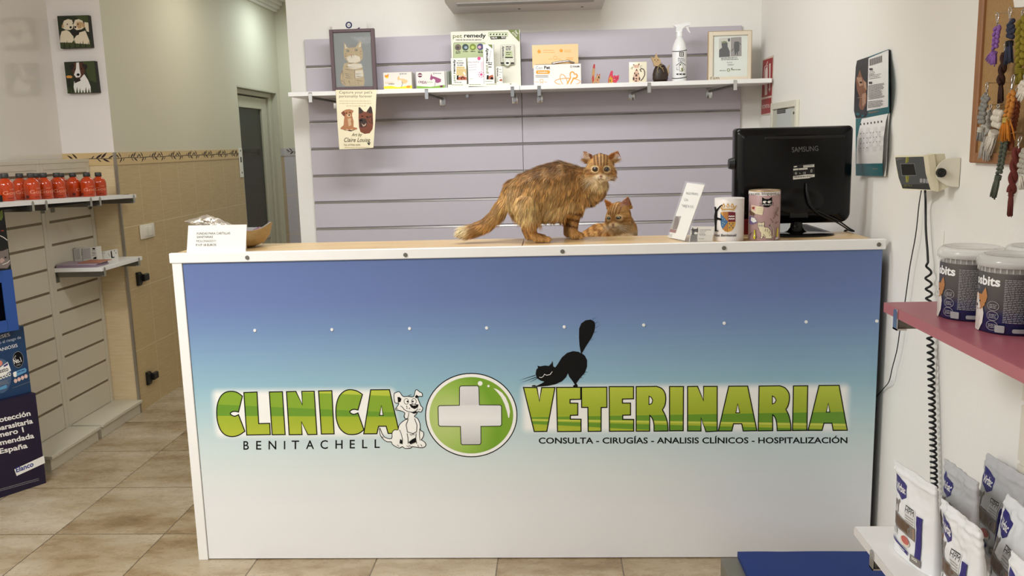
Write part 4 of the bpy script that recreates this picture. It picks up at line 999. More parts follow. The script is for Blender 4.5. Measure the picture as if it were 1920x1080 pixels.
MB().tube([(o.x + 11 * px, 1.665, ZS + 8 * px), (o.x + 15 * px, 1.665, ZS + 18 * px), (o.x + 14 * px, 1.665, ZS + 26 * px), (o.x + 17 * px, 1.665, ZS + 32 * px)], [.006, .006, .005, .003], M_LW, 10).build('tail', t)
b = MB(); TW = mat('twine', (150, 130, 90), .8)
for pts in ([(-4, 30), (-7, 24), (-5, 17)], [(-2, 30), (3, 24), (5, 19)], [(-4, 31), (1, 36), (3, 32), (-3, 30)], [(-3, 30), (2, 25), (4, 27)]): b.tube([(o.x + a * px, 1.628, ZS + c * px) for a, c in pts], .0022, TW, 6)
b.build('bow', t)

# trigger spray bottle
o = P(1273.5, 152, 'y', 1.655); px = (P(1283.5, 150, 'y', 1.655).x - o.x) / 10
M_BOT = mat('white_bottle_plastic', (240, 240, 238), .25, var=.01)
t = thing('spray_bottle', 'white trigger spray bottle with a house and dog label on the right shelf', 'spray bottle', (o.x, 1.655, ZS))
b = MB(); b.lathe((o.x, 1.655, ZS + .0005), [(0, 0), (12.6 * px, 0), (13.2 * px, 1 * px), (13.4 * px, 55 * px), (13 * px, 62 * px), (11 * px, 70 * px), (8 * px, 77 * px), (6 * px, 80 * px), (5.8 * px, 84 * px), (0, 84 * px)], M_BOT, 40); b.build('bottle', t)
A = Art(fCyl(o.x, 1.655, 13.4 * px), maxe=1.5, eps=.0001, start=4); A.frame(1210, 40, 7.713)
for y in (418, 808):
    A.stroke([(386 + 27 * k, y + 16 - 2.6 * k + (10 - (k - 4) ** 2 * .6)) for k in range(9)], 10, INK)
A.rect(492, 442, 555, 508, INK); A.rect(502, 452, 545, 470, PAPER); A.rect(502, 478, 545, 498, PAPER); A.rect(520, 445, 526, 505, INK)
A.lines(470, 575, [530, 548, 568], 8, mat('print_grey', (120, 120, 126), .5)); A.stroke([(445, 640), (515, 585), (585, 636)], 7, INK); A.fill([(490, 645), (520, 600), (545, 640), (560, 700), (530, 725), (495, 715)], PAPER); A.stroke([(490, 645), (520, 600), (545, 640), (560, 700), (530, 725), (495, 715)], 4, INK, True)
A.fill([(520, 680), (540, 665), (545, 715), (525, 720)], OLV); A.stroke([(455, 660), (452, 700), (480, 700)], 4, INK); A.ell(505, 628, 12, 9, INK, 12); A.lines(450, 585, [755], 18, INK, jitter=.05)
A.build('label', t)
b = MB(); b.cyl((o.x, 1.655, ZS + 83.5 * px), (o.x, 1.655, ZS + 92 * px), 6.3 * px, 5.8 * px, M_BOT, 24)
b.prism([(o.x + a * px, 1.645, ZS + c * px) for a, c in ((-7, 91), (-6.5, 100), (-11, 103), (-10, 104.5), (17, 109), (20, 108), (21, 105), (18, 102.5), (10, 101.5), (5, 97), (4, 91))], (0, .02, 0), M_BOT); b.build('spray_head', t)
b = MB(); b.prism([(o.x + a * px, 1.65, ZS + c * px) for a, c in ((11, 101.5), (15, 101.5), (17, 96), (20, 89.5), (18.5, 89), (15, 94))], (0, .01, 0), M_BOT); b.build('trigger', t)

# cream frame with two dog photographs
M_CF = mat('cream_frame', (226, 214, 192), .45); M_CFE = mat('frame_edge_tan', (184, 158, 120), .5)
OUT = [(1329.5, 61), (1409.5, 56.5), (1408.5, 148), (1328.8, 151.5)]; yf = 1.67
po = [P(a, b, 'y', yf) for a, b in OUT]; x0, x1, zt = po[0].x, po[1].x, (po[0].z + po[1].z) / 2
f = thing('picture_frame', 'cream picture frame with two black dog photographs, end of the right shelf', 'picture frame', ((x0 + x1) / 2, 1.68, ZS))
i0, i1 = P(1337, 100, 'y', yf).x, P(1402, 100, 'y', yf).x; it, ib = P(1370, 66, 'y', yf).z, P(1370, 143.5, 'y', yf).z
b = MB(); 
for a, c in (((x0, ZS), (i0, zt)), ((i1, ZS), (x1, zt)), ((i0, it), (i1, zt)), ((i0, ZS), (i1, ib))): b.box((a[0], yf, a[1]), (c[0], yf + .02, c[1]), M_CF, .0012)
b.box((x0 - .003, yf + .002, ZS), (x0, yf + .022, zt + .002), M_CFE); b.box((x1, yf + .002, ZS), (x1 + .003, yf + .022, zt + .002), M_CFE); b.box((x0, yf + .002, zt), (x1, yf + .022, zt + .003), M_CFE)
A = Art(fY(yf), b); A.frame(1210, 40, 7.713); A.text('d', 936, 838, 40, INK); A.text('o', 980, 840, 40, INK); A.text('m', 1018, 836, 40, INK, w=50)
b.build('frame', f)
b = MB(); b.box((i0, yf + .01, ib), (i1, yf + .013, it), mat('frame_sheet', (232, 236, 226), .5)); A = Art(fY(yf + .01), b); A.frame(1210, 40, 7.713)
A.rect(985, 195, 992, 800, M_CFE)
A.fill([(1065, 245), (1390, 226), (1392, 502), (1065, 522)], mat('photo_grey', (150, 142, 138), .5, var=.1, scale=30)); A.fill([(1065, 245), (1230, 236), (1228, 420), (1065, 430)], mat('photo_pale', (206, 204, 192), .5, var=.1, scale=30))
A.rect(1226, 234, 1234, 508, PAPER); A.fill([(1066, 522), (1068, 410), (1110, 380), (1100, 320), (1130, 300), (1190, 310), (1188, 360), (1215, 420), (1220, 512)], mat('photo_black', (34, 30, 30), .5)); A.fill([(1090, 300), (1150, 282), (1190, 300), (1130, 318)], OLV); A.fill([(1195, 250), (1225, 246), (1224, 290), (1195, 290)], INK)
A.fill([(1280, 340), (1290, 295), (1345, 290), (1362, 340), (1358, 430), (1340, 440), (1338, 490), (1325, 490), (1318, 440), (1306, 490), (1294, 488), (1286, 420)], MATS['photo_black']); A.fill([(1240, 420), (1275, 390), (1275, 410), (1240, 446)], mat('photo_dark', (90, 84, 86), .5)); A.stroke([(1350, 300), (1385, 340)], 8, INK)
A.lines(1095, 1350, [530, 552], 9, INK, jitter=.08, slope=-.04); A.lines(1180, 1265, [592], 8, mat('print_grey', (120, 120, 126), .5)); A.text('DOM', 1195, 640, 22, INK, w=58, bold=.03); A.stroke([(1255, 638), (1280, 618)], 5, INK)
A.lines(1075, 1160, [706], 12, OLV, jitter=.02); A.lines(1245, 1380, [694], 12, OLV, jitter=.02); A.ell(1202, 704, 24, 24, OLV); A.ell(1202, 704, 13, 13, PAPER); A.fill([(1236, 690), (1262, 664), (1254, 694)], INK)
b.build('picture', f)
MB().box((i0 + .001, yf + .005, ib + .001), (i1 - .001, yf + .0065, it - .001), MATS['picture_glass']).build('glass', f)

# poster curling down from the shelf edge
M_POST = mat('cream_poster_paper', (240, 230, 196), .6, var=.015)
ps = thing('poster', 'cream poster with a puppy and a shepherd dog hanging from the shelf edge', 'poster', (P(665, 278, 'y', 1.552).x, 1.552, P(665, 278, 'y', 1.552).z))
def postmap(a, b, o):
    y = 1.5535 - .012 * math.sin(max(0, min(1, (b - 168) / 112)) * 2.4) - .0
    return P(a, b, 'y', y - o)
A = Art(postmap, eps=.00008, maxe=14); A.frame(610, 160, 8.31)
A.fill([(162, 72), (800, 68), (796, 130), (778, 540), (748, 972), (600, 985), (218, 997), (190, 600)], M_POST)
TB2 = mat('poster_ink', (92, 80, 62), .6); LB = mat('poster_pale_ink', (206, 186, 150), .6)
A.text('Capture your pet\'s', 215, 128, 42, TB2, w=515); A.text('personality forever', 215, 188, 40, TB2, w=512); A.lines(220, 740, [240, 276], 11, LB, jitter=.05); A.lines(325, 650, [315], 11, LB, jitter=.05)
D1 = mat('poster_dog_tan', (176, 120, 78), .6, var=.12, scale=50); D2 = mat('poster_dog_pale', (206, 172, 134), .6); D3 = mat('poster_dog_rust', (120, 62, 40), .6, var=.15, scale=50); D4 = mat('poster_dog_dark', (58, 38, 32), .6, var=.15, scale=50)
A.fill([(240, 672), (300, 700), (400, 718), (500, 680), (440, 655), (400, 700)], D4)
A.fill([(300, 470), (350, 500), (420, 480), (440, 560), (440, 650), (500, 665), (480, 690), (440, 695), (330, 700), (235, 680), (240, 660), (285, 620), (290, 540)], D1); A.fill([(345, 520), (400, 510), (405, 620), (365, 640)], D2)
A.fill([(245, 430), (275, 400), (320, 378), (380, 372), (435, 390), (438, 412), (420, 430), (415, 485), (370, 505), (325, 490), (300, 490), (270, 465)], D1); A.fill([(245, 430), (280, 405), (315, 430), (305, 485), (268, 462)], D3); A.ell(365, 470, 34, 26, D2, 20); A.ell(372, 463, 13, 11, INK, 14); A.ell(330, 432, 9, 10, INK, 12); A.ell(384, 424, 9, 10, INK, 12); A.ell(340, 692, 24, 12, D2, 14); A.ell(410, 690, 24, 12, D2, 14)
A.fill([(518, 345), (535, 338), (600, 408), (638, 415), (700, 322), (722, 345), (738, 430), (745, 600), (735, 680), (690, 745), (610, 755), (548, 725), (525, 650), (518, 540)], D3); A.fill([(518, 345), (535, 338), (598, 408), (560, 440), (522, 440)], D4); A.fill([(640, 412), (700, 322), (722, 345), (734, 430), (700, 440)], D4)
A.fill([(525, 540), (560, 510), (630, 520), (655, 580), (640, 640), (590, 660), (540, 650)], D4); A.fill([(560, 590), (600, 622), (640, 585), (630, 625), (590, 645)], mat('poster_tongue', (196, 160, 140), .6)); A.ell(575, 480, 14, 9, INK, 12); A.ell(650, 490, 14, 9, INK, 12); A.ell(556, 545, 26, 18, INK, 14); A.fill([(640, 510), (720, 470), (735, 600), (690, 580)], D4); A.fill([(655, 520), (712, 490), (722, 590), (690, 566)], D3)
A.text('Art by', 410, 790, 48, TB2, w=155, shear=.25); A.text('Claire Louise', 285, 880, 64, TB2, w=405, shear=.25); A.text('Tel. 677966 0295', 285, 940, 26, mat('poster_ink_mid', (140, 122, 92), .6), w=258); A.lines(300, 690, [962], 9, LB, jitter=.02)
for x, y, r in ((665, 900, 10), (682, 882, 9), (695, 895, 8), (680, 915, 14)): A.ell(x, y, r, r, INK, 10)
A.build('sheet', ps)
MB().box((P(630, 170, 'y', 1.55).x, 1.5545, ZS - .02), (P(705, 170, 'y', 1.55).x, 1.5595, ZS + .0005), mat('clear_tape', (226, 224, 214), .3)).build('tape', ps)
# ------------------------------------------------------------------ things on the desk
# folded paper price sign
t = thing('paper_sign', 'folded white paper price sign at the left end of the desk', 'sign', (.15, .02, HD))
q = [PP(a, b, (0.15, .004, HD), (0, -1, .12)) for a, b in ((353, 423), (462.5, 421), (460.5, 472.5), (350, 474.5))]
b = MB(); off = Vector((0, .0012, 0))
b.prism(q, off, PAPER); b.build('front_leaf', t)
b = MB(); bk = [q[0] + off, q[1] + off - Vector((.012, 0, 0)), Vector((q[2].x - .02, .075, HD + .001)), Vector((q[3].x, .08, HD + .001))]; b.prism(bk, (0, .0012, 0), PAPER); b.build('rear_leaf', t)
A = Art(fPl((0.15, .004, HD), (0, -1, .12))); A.frame(320, 380, 4)
for s_, x, y, w_ in (('FUNDAS PARA CARTILLAS', 197, 240, 250), ('SANITARIAS', 196, 266, 121), ('MOLONASSS!!!!', 193, 297, 146), ('P.V.P 18 EUROS', 190, 326, 152)): A.text(s_, x, y, 16, INK, w=w_, bold=.012, ang=-.012)
A.build('lettering', t)

# woven bowl with a foil bag in it
o = P(440, 462, 'z', HD); o.y = .155; o.x = .175
M_BOWL = mat('bowl_wicker', (168, 140, 92), .6, var=.2, scale=90, bump=.6, bscale=220); M_BOWLI = mat('bowl_rim_grey', (150, 150, 146), .3, .3)
t = thing('bowl', 'woven brown boat shaped bowl behind the paper price sign', 'bowl', (o.x, o.y, HD))
b = MB(); n = 40; vs = []; prof = [(.0, .0), (.05, .001), (.082, .014), (.101, .040), (.110, .075)]
def bowlpt(r, z, a, k=1.0):
    up = (abs(math.cos(a)) ** 6) * .024 * (z / .075)
    return Vector((o.x + r * 1.12 * math.cos(a), o.y + r * .72 * math.sin(a), HD + .001 + z * .82 + up))
for r, z in prof + [(.103, .075), (.092, .055), (.07, .024), (.0, .006)]:
    for i in range(n): vs.append(bowlpt(r, z, 2 * math.pi * i / n))
fs = [(k * n + i, k * n + (i + 1) % n, (k + 1) * n + (i + 1) % n, (k + 1) * n + i) for k in range(8) for i in range(n)]
b.add(vs[:5 * n], [f for f in fs if max(f) < 5 * n], M_BOWL, True); b.add(vs[4 * n:], [tuple(i - 4 * n for i in f) for f in fs if min(f) >= 4 * n], M_BOWLI, True)
b.build('shell', t)
M_FOIL = mat('silver_foil', (206, 198, 184), .28, .75, var=.35, scale=70, bump=1.0, bscale=130)
def crumple(name, label, pts, thick, m, cat, seed, grid=(26, 14), amp=.006, base=0.0):
    """creased sheet-like bag: pts = 4 corners, puffed"""
    rnd = random.Random(seed); a, b_, c, d = [Vector(p) for p in pts]; nx, ny = grid; V = []; F = []
    nrm = (b_ - a).cross(d - a).normalized()
    for side in (1, -1):
        for j in range(ny + 1):
            for i in range(nx + 1):
                u, v = i / nx, j / ny
                p = a.lerp(b_, u).lerp(d.lerp(c, u), v)
                e = (1 - (2 * u - 1) ** 4) * (1 - (2 * v - 1) ** 4)
                w_ = mnoise.noise(p * 55 + Vector((seed, 0, 0))) + .6 * mnoise.noise(p * 140)
                V.append(p + nrm * (side * thick * e + amp * w_ * (.3 + e)))
    N = (nx + 1) * (ny + 1)
    for s_ in (0, 1):
        for j in range(ny):
            for i in range(nx):
                q = s_ * N + j * (nx + 1) + i; f = (q, q + 1, q + nx + 2, q + nx + 1); F.append(f if s_ == 0 else tuple(reversed(f)))
    per = [i for i in range(nx + 1)] + [j * (nx + 1) + nx for j in range(1, ny + 1)] + [ny * (nx + 1) + i for i in range(nx - 1, -1, -1)] + [j * (nx + 1) for j in range(ny - 1, 0, -1)]
    for k in range(len(per)): F.append((per[k], N + per[k], N + per[(k + 1) % len(per)], per[(k + 1) % len(per)]))
    mb = MB(); mb.add(V, F, m, True); return mb
yb_ = .16
pts = [P(345, 414.5, 'y', yb_), P(472, 434, 'y', yb_ + .02), P(460, 447, 'y', yb_ - .01), P(372, 446, 'y', yb_ - .01)]
g = [P(a, b_, 'y', yb_) for a, b_ in ((344.5, 416), (360, 411), (375, 406), (388, 402), (400, 407), (415, 412), (435, 420), (462, 431), (460, 429), (450, 428), (400, 427), (378, 425), (365, 423), (355, 419))]
b = MB(); cen = sum(g, Vector()) / len(g); V = []; F = []
m_ = len(g); rings = 9
for side in (-1, 1):
    for k in range(rings + 1):
        for i in range(m_ * 4):
            f_ = i / 4; p0 = g[int(f_) % m_].lerp(g[(int(f_) + 1) % m_], f_ - int(f_)); p = cen.lerp(p0, k / rings)
            e = 1 - (k / rings) ** 3; w_ = mnoise.noise(p * 60) + .7 * mnoise.noise(p * 150)
            V.append(p + Vector((0, side * (.022 * e) + .012 * w_ * (.2 + e), .003 * w_)))
R_ = m_ * 4
for s_ in range(2):
    for k in range(rings):
        for i in range(R_):
            q = s_ * (rings + 1) * R_ + k * R_ + i; q2 = s_ * (rings + 1) * R_ + k * R_ + (i + 1) % R_
            F.append((q, q2, q2 + R_, q + R_))
b.add(V, F, M_FOIL, True)
tag(b.build('foil_bag'), 'crumpled silver foil bag lying in the woven bowl', 'bag')
tag(MB().prism([P(a, b_, 'y', .19) for a, b_ in ((452, 432), (470, 433), (484, 426), (487, 428), (478, 438), (458, 441))], (0, .02, 0), mat('purple_pouch', (140, 92, 120), .4)).build('pouch'), 'small purple pouch in the bowl, right of the foil bag', 'pouch')

# acrylic stand with a leaning notice
M_ACR = mat('clear_acrylic', (225, 228, 228), .05, var=0, alpha=.12)
A0, A1 = P(1252, 447, 'z', HD), P(1283, 453.5, 'z', HD)
e = (A1 - A0).normalized()
qd = [(1288.5, 343), (1321.5, 347), (1283, 454), (1252.5, 447.5)]
# leaning plane through the foot edge; the top edge lies 5 cm behind
A3 = P(1287, 341, 'y', A0.y + .06)
nrm = e.cross(A3 - A0).normalized()
if nrm.y > 0: nrm = -nrm
t = thing('sign_holder', 'leaning clear acrylic sign holder with a card payment notice', 'sign holder', ((A0.x + A1.x) / 2, A0.y, HD))
q = [PP(a, b_, A0, nrm) for a, b_ in qd]
def lift_feet(q_, z_):
    for i_, j_ in ((3, 0), (2, 1)):
        if q_[i_].z < z_: q_[i_] = q_[i_].lerp(q_[j_], (z_ - q_[i_].z) / (q_[j_].z - q_[i_].z))
lift_feet(q, HD + .004)
b = MB(); b.prism([p + nrm * .001 for p in q], -nrm * .0015, PAPER); b.build('notice', t)
q2 = [PP(a, b_, A0, nrm) for a, b_ in ((1287, 340.5), (1322.5, 344), (1285, 455), (1252, 448))]
lift_feet(q2, HD + .0025)
b = MB(); b.prism([p + nrm * .0052 for p in q2], -nrm * .0012, M_ACR); b.prism([p - nrm * .0022 for p in q2], -nrm * .0018, M_ACR)
b.build('cover', t)
b = MB(); f0, f1 = q2[3] - nrm * .002, q2[2] - nrm * .002; bk = Vector((0, .075, 0)); top = (q2[0].lerp(q2[3], .45) - nrm * .004, q2[1].lerp(q2[2], .45) - nrm * .004)
b.prism([Vector((f0.x + .01, f0.y + .005, HD + .0005)), Vector((f1.x, f1.y + .005, HD + .0005)), Vector((f1.x + .0, f1.y + .085, HD + .0005)), Vector((f0.x + .02, f0.y + .085, HD + .0005))], (0, 0, .002), M_ACR)
b.build('foot', t)
A = Art(fPl(A0, nrm), start=19); A.frame(1240, 330, 7.717)
ga = -.0
A.text('PAGO MÍNIMO', 362, 268, 34, INK, w=172, ang=.08, shear=-.2); A.text('CON', 332, 362, 34, INK, w=56, ang=.08, shear=-.2); A.text('TARJETA 10 E', 298, 448, 36, INK, w=168, ang=.1, shear=-.2)
A.fill([(197, 578), (288, 582), (204, 826), (116, 808)], mat('notice_photo_grey', (150, 140, 132), .5)); A.fill([(216, 585), (255, 600), (250, 700), (225, 770), (160, 770), (180, 690), (196, 620)], mat('notice_photo_brown', (92, 62, 50), .5, var=.3, scale=80)); A.fill([(128, 768), (222, 782), (204, 826), (116, 808)], mat('notice_photo_red', (132, 40, 36), .5)); A.lines(112, 165, [835, 850, 864], 5, mat('print_grey', (120, 120, 126), .5), slope=.15)
A.build('print', t)

# little acrylic card rack with a cat business card
yc = .028
t = thing('card_holder', 'small clear card holder with a striped cat business card', 'card holder', (P(1315, 455, 'y', yc).x, yc + .02, HD))
q = [P(a, b_, 'y', yc) for a, b_ in ((1297, 424.5), (1340, 425), (1335, 453), (1292, 453))]
b = MB(); b.prism([Vector((p.x, p.y, max(p.z, HD + .002))) for p in q], (0, .003, 0), PAPER)
A = Art(fY(yc), b); A.frame(1240, 330, 7.717); GR = mat('card_cat_grey', (110, 108, 108), .5, var=.2, scale=90)
A.fill([(412, 950), (420, 880), (440, 840), (436, 780), (450, 740), (470, 765), (510, 765), (530, 742), (536, 790), (526, 840), (520, 880), (522, 950)], GR); A.ell(500, 828, 26, 18, PAPER, 16); A.ell(468, 800, 8, 6, INK, 10); A.ell(512, 800, 8, 6, INK, 10)
for y in (775, 850, 880, 905): A.stroke([(430, y), (470, y + 8), (520, y)], 7, INK)
A.lines(555, 720, [776], 7, MATS['print_grey'], jitter=.02); A.lines(552, 650, [800, 822, 858], 5, MATS['print_grey']); A.lines(545, 650, [840, 905], 7, MATS['print_grey'])
b.build('business_card', t)
b = MB(); q = [P(a, b_, 'y', yc - .004) for a, b_ in ((1291, 440), (1338, 440), (1336, 455), (1290, 455))]
b.prism([Vector((p.x, p.y, max(p.z, HD + .001))) for p in q], (0, .002, 0), M_ACR); b.box((q[3].x, yc - .003, HD + .0005), (q[2].x, yc + .04, HD + .0022), M_ACR); b.build('tray', t)

# white collecting tin with a coat of arms
def tin(name, label, cx_, w_px, ztop_px, cyy, col, rim):
    o = P(cx_, 452, 'y', cyy); r = (P(cx_ + w_px / 2, 420, 'y', cyy).x - P(cx_ - w_px / 2, 420, 'y', cyy).x) / 2
    zt = P(cx_, ztop_px, 'y', cyy).z
    t = thing(name, label, 'collecting tin', (o.x, cyy, HD), group='collecting tins on the desk')
    b = MB(); b.lathe((o.x, cyy, HD + .0005), [(0, 0), (r - .001, 0), (r, .0015), (r, zt - HD - .003), (r - .001, zt - HD - .001)], col, 56); b.build('can', t)
    b = MB(); b.lathe((o.x, cyy, 0), [(r - .0005, zt - .004), (r + .0006, zt - .001), (r, zt + .001), (r - .002, zt - .001), (r - .002, zt - .004), (0, zt - .004)], rim, 56); b.box((o.x - .018, cyy - .002, zt - .004), (o.x + .018, cyy + .002, zt - .0032), INK); b.build('lid', t)
    return t, o.x, r
M_TINW = mat('white_tin', (236, 230, 226), .35, var=.01)
t, tx, tr = tin('collecting_tin', 'white collecting tin printed with a town coat of arms', 1366.5, 54.5, 371.5, .062, M_TINW, M_TINW)
A = Art(fCyl(tx, .062, tr), maxe=2.0, eps=.0001, start=4); A.frame(1320, 340, 8.306)
CB, CY, CR_, CMr = mat('arms_blue', (58, 104, 150), .5), mat('arms_gold', (206, 156, 66), .5), mat('arms_red', (150, 60, 40), .5), mat('arms_maroon', (112, 30, 44), .5)
SH = [(258, 482), (310, 474), (375, 472), (440, 474), (490, 484), (491, 640), (484, 690), (465, 735), (430, 772), (376, 792), (325, 780), (288, 748), (266, 700), (257, 640)]
A.fill(SH, CY)
A.fill([(376, 474), (440, 475), (490, 484), (490, 630), (376, 632)], CMr)
for k in range(4):
    x = 300 + 20 * k; A.fill([(x, 476), (x + 9, 475), (x + 9, 770 + 4 * k - (12 if k == 0 else 0)), (x, 760 + 6 * k - (18 if k == 0 else 0))], CR_, up=False)
A.k += 1
A.fill([(257, 486), (275, 520), (375, 632), (290, 742), (268, 704), (257, 640)], CB)
for y in (540, 580):
    A.fill([(380, y + 16), (384, y), (400, y - 8), (412, y + 2), (420, y - 6), (440, y - 6), (448, y + 2), (458, y - 8), (474, y - 4), (480, y + 16), (465, y + 8), (450, y + 18), (432, y + 8), (414, y + 18), (398, y + 8)], PAPER)
for x, y in ((396, 660), (448, 660), (422, 692), (396, 722), (448, 722)): A.ell(x, y, 11, 12, mat('arms_grey_blue', (88, 96, 110), .5), 14); A.k -= 1
for x, y in ((290, 575), (320, 600), (292, 640), (318, 655), (290, 680)): A.ell(x, y, 10, 10, mat('arms_pale', (140, 160, 150), .5), 10); A.k -= 1
A.k += 1
A.fill([(272, 440), (470, 438), (476, 462), (376, 452), (272, 464)], CY); A.fill([(272, 450), (376, 444), (472, 450), (474, 456), (376, 450), (272, 456)], PAPER)
for x in (305, 372, 440): A.fill([(x - 26, 388), (x, 334), (x + 26, 384), (x + 14, 412), (x, 400), (x - 14, 412)], CY); A.ell(x, 384, 9, 14, PAPER, 12)
A.fill([(245, 374), (262, 384), (290, 425), (455, 425), (490, 385), (516, 366), (498, 400), (474, 436), (268, 438), (256, 405)], CY)
A.fill([(160, 400), (176, 393), (188, 408), (190, 440), (215, 415), (240, 385), (275, 362), (296, 366), (262, 392), (232, 428), (206, 470), (202, 560), (230, 568), (268, 580), (276, 600), (262, 612), (225, 600), (198, 600), (192, 690), (190, 764), (222, 766), (230, 778), (166, 780), (166, 690), (156, 560), (168, 470)], INK)
A.text('Nas Benitatxell', 158, 858, 36, INK, w=342, shear=.12, bold=.015)
A.build('coat_of_arms', t)
# pink cat-rescue tin
M_TINP = mat('dusty_pink_tin', (178, 146, 144), .35, var=.03); M_GOLDR = mat('tin_gold_rim', (196, 178, 120), .25, .8)
t, tx, tr = tin('collecting_tin', 'dusty pink collecting tin with cartoon cats and a gold lid', 1432, 58, 356, .066, M_TINP, M_GOLDR)
A = Art(fCyl(tx, .066, tr), maxe=2.0, eps=.0001, start=4); A.frame(1320, 340, 8.306)
A.fill([(695 + 49 * k, 150 + 3.4 * (25 - (k - 5) ** 2) * .25) for k in range(11)][0:11] + [(1184 - 49 * k, 200 + 3.4 * (25 - (k - 5) ** 2) * .3) for k in range(11)], mat('tin_band', (226, 220, 214), .4))
A.text('recats. blogspot.c', 706, 214, 40, INK, w=465, bold=.01, ang=-.02)
A.fill([(905, 245), (950, 275), (1010, 275), (1060, 240), (1062, 330), (1050, 375), (1010, 402), (975, 406), (935, 398), (910, 370), (902, 320)], INK)
A.fill([(912, 320), (930, 305), (965, 305), (978, 318), (950, 325), (965, 342), (935, 345)], PAPER); A.fill([(985, 320), (1005, 303), (1040, 303), (1052, 315), (1022, 322), (1038, 338), (1008, 342)], PAPER); A.lines(915, 1045, [360], 10, PAPER, jitter=.02)
for a, b_ in (((900, 345), (864, 340)), ((902, 360), (866, 380)), ((1062, 340), (1090, 335)), ((1060, 358), (1086, 376))): A.stroke([a, b_], 6, INK)
TCR, TGY, TYL = mat('tin_cream', (226, 212, 176), .5), mat('tin_outline', (72, 62, 62), .5), mat('tin_yellow', (222, 204, 60), .5)
A.fill([(735, 368), (920, 402), (928, 420), (912, 515), (900, 526), (800, 505), (740, 470)], TCR)
A.fill([(735, 372), (815, 390), (808, 470), (760, 460)], mat('tin_flag', (220, 190, 176), .5)); A.fill([(745, 400), (790, 392), (785, 440), (750, 430)], CR_)
for i in range(3):
    for j in range(3): A.ell(845 + 25 * i, 428 + 28 * j, 4, 4, TGY, 8); A.k -= 1
A.k += 1
A.fill([(702, 450), (750, 470), (790, 500), (770, 540), (720, 520)], mat('tin_brown', (104, 80, 62), .5)); A.fill([(705, 545), (770, 550), (830, 630), (810, 650), (740, 672), (705, 660)], mat('tin_lilac', (116, 100, 150), .5)); A.fill([(735, 560), (785, 570), (822, 625), (770, 645), (728, 610)], PAPER)
CATP = [(836, 660), (850, 640), (900, 648), (935, 632), (942, 655), (932, 700), (945, 715), (1000, 720), (1040, 770), (1052, 840), (1055, 890), (960, 892), (955, 880), (920, 850), (905, 890), (870, 885), (890, 860), (885, 800), (860, 770), (855, 730), (838, 710)]
A.fill(CATP, TCR); A.stroke(CATP, 5, TGY, True); A.stroke([(1055, 880), (1085, 820), (1082, 750), (1060, 690), (1020, 690), (1035, 668)], 14, TGY); A.stroke([(1055, 880), (1085, 820), (1082, 750), (1060, 690), (1030, 685)], 7, TCR)
for x in (862, 900): A.ell(x, 690, 15, 13, PAPER, 14); A.ring(x, 690, 15, 13, 4, TGY, 14); A.ell(x, 690, 5, 7, INK, 8)
for a, b_ in (((960, 740), (950, 780)), ((990, 740), (985, 790)), ((1020, 770), (1010, 815)), ((960, 870), (920, 820)), ((1040, 820), (1020, 850))): A.stroke([a, b_], 6, TGY)
A.fill([(775, 755), (800, 755), (795, 790), (805, 830), (800, 900), (775, 905), (760, 870), (775, 800)], TYL); A.stroke([(775, 755), (800, 755), (795, 790), (805, 830), (800, 900), (775, 905), (760, 870), (775, 800)], 4, TGY, True); A.stroke([(745, 795), (705, 840)], 8, TGY); A.stroke([(800, 880), (830, 865)], 6, TGY); A.ell(785, 845, 9, 12, PAPER, 10)
A.fill([(1140, 730), (1158, 730), (1150, 860), (1128, 860)], TYL)
for p in ([(1158, 400), (1150, 450), (1120, 490), (1110, 540), (1080, 585)], [(1110, 480), (1130, 510), (1158, 540)], [(1035, 580), (1075, 635), (1060, 640)], [(1110, 660), (1150, 625)]): A.stroke(p, 14, mat('tin_mouse', (130, 98, 84), .5))
A.fill([(1110, 880), (1160, 855), (1156, 905), (1110, 915)], mat('tin_pale', (206, 196, 196), .5)); A.lines(1110, 1158, [900], 5, TGY)
A.build('cartoon_print', t)
# small red pamphlet standing between the tins
b = MB(); q = [P(a, b_, 'y', .15) for a, b_ in ((1390, 412), (1406, 412), (1406, 452), (1390, 452))]
b.box((q[0].x, .15, HD + .0005), (q[1].x, .165, q[0].z), mat('red_booklet', (126, 28, 34), .45, var=.15, scale=60)); A = Art(fY(.15), b); A.rect(1390, 440, 1406, 447, TCR)
tag(b.build('booklet', origin=(q[0].x, .157, HD)), 'small red booklet standing behind the gap between the two tins', 'booklet')

# ------------------------------------------------------------------ monitor seen from behind
M_MON = mat('glossy_black_plastic', (7, 7, 8), .2, var=.0, spec=.3); M_MONM = mat('matt_black_plastic', (13, 13, 13), .42)
YM = .185
mc = [P(a, b_, 'y', YM) for a, b_ in ((1380, 243), (1601, 232), (1606, 391), (1387, 418))]
mx0, mx1 = mc[0].x, mc[1].x + .004; mz1 = (mc[0].z + mc[1].z) / 2; mz0 = 1.137
t = thing('monitor', 'glossy black desktop monitor seen from behind at the right end of the desk', 'monitor', ((mx0 + mx1) / 2, .2, HD))
mxc = (mx0 + mx1) / 2; W_ = mx1 - mx0
def rr(x0, x1, z0, z1, y, r, rb, n=6):
    pts = []
    for cx, cz, rad, a0 in ((x1 - r, z1 - r, r, 0), (x0 + r, z1 - r, r, 90), (x0 + rb, z0 + rb, rb, 180), (x1 - rb, z0 + rb, rb, 270)):
        for k in range(n + 1):
            a = math.radians(a0 + 90 * k / n); pts.append(Vector((cx + rad * math.cos(a), y, cz + rad * math.sin(a))))
    return pts
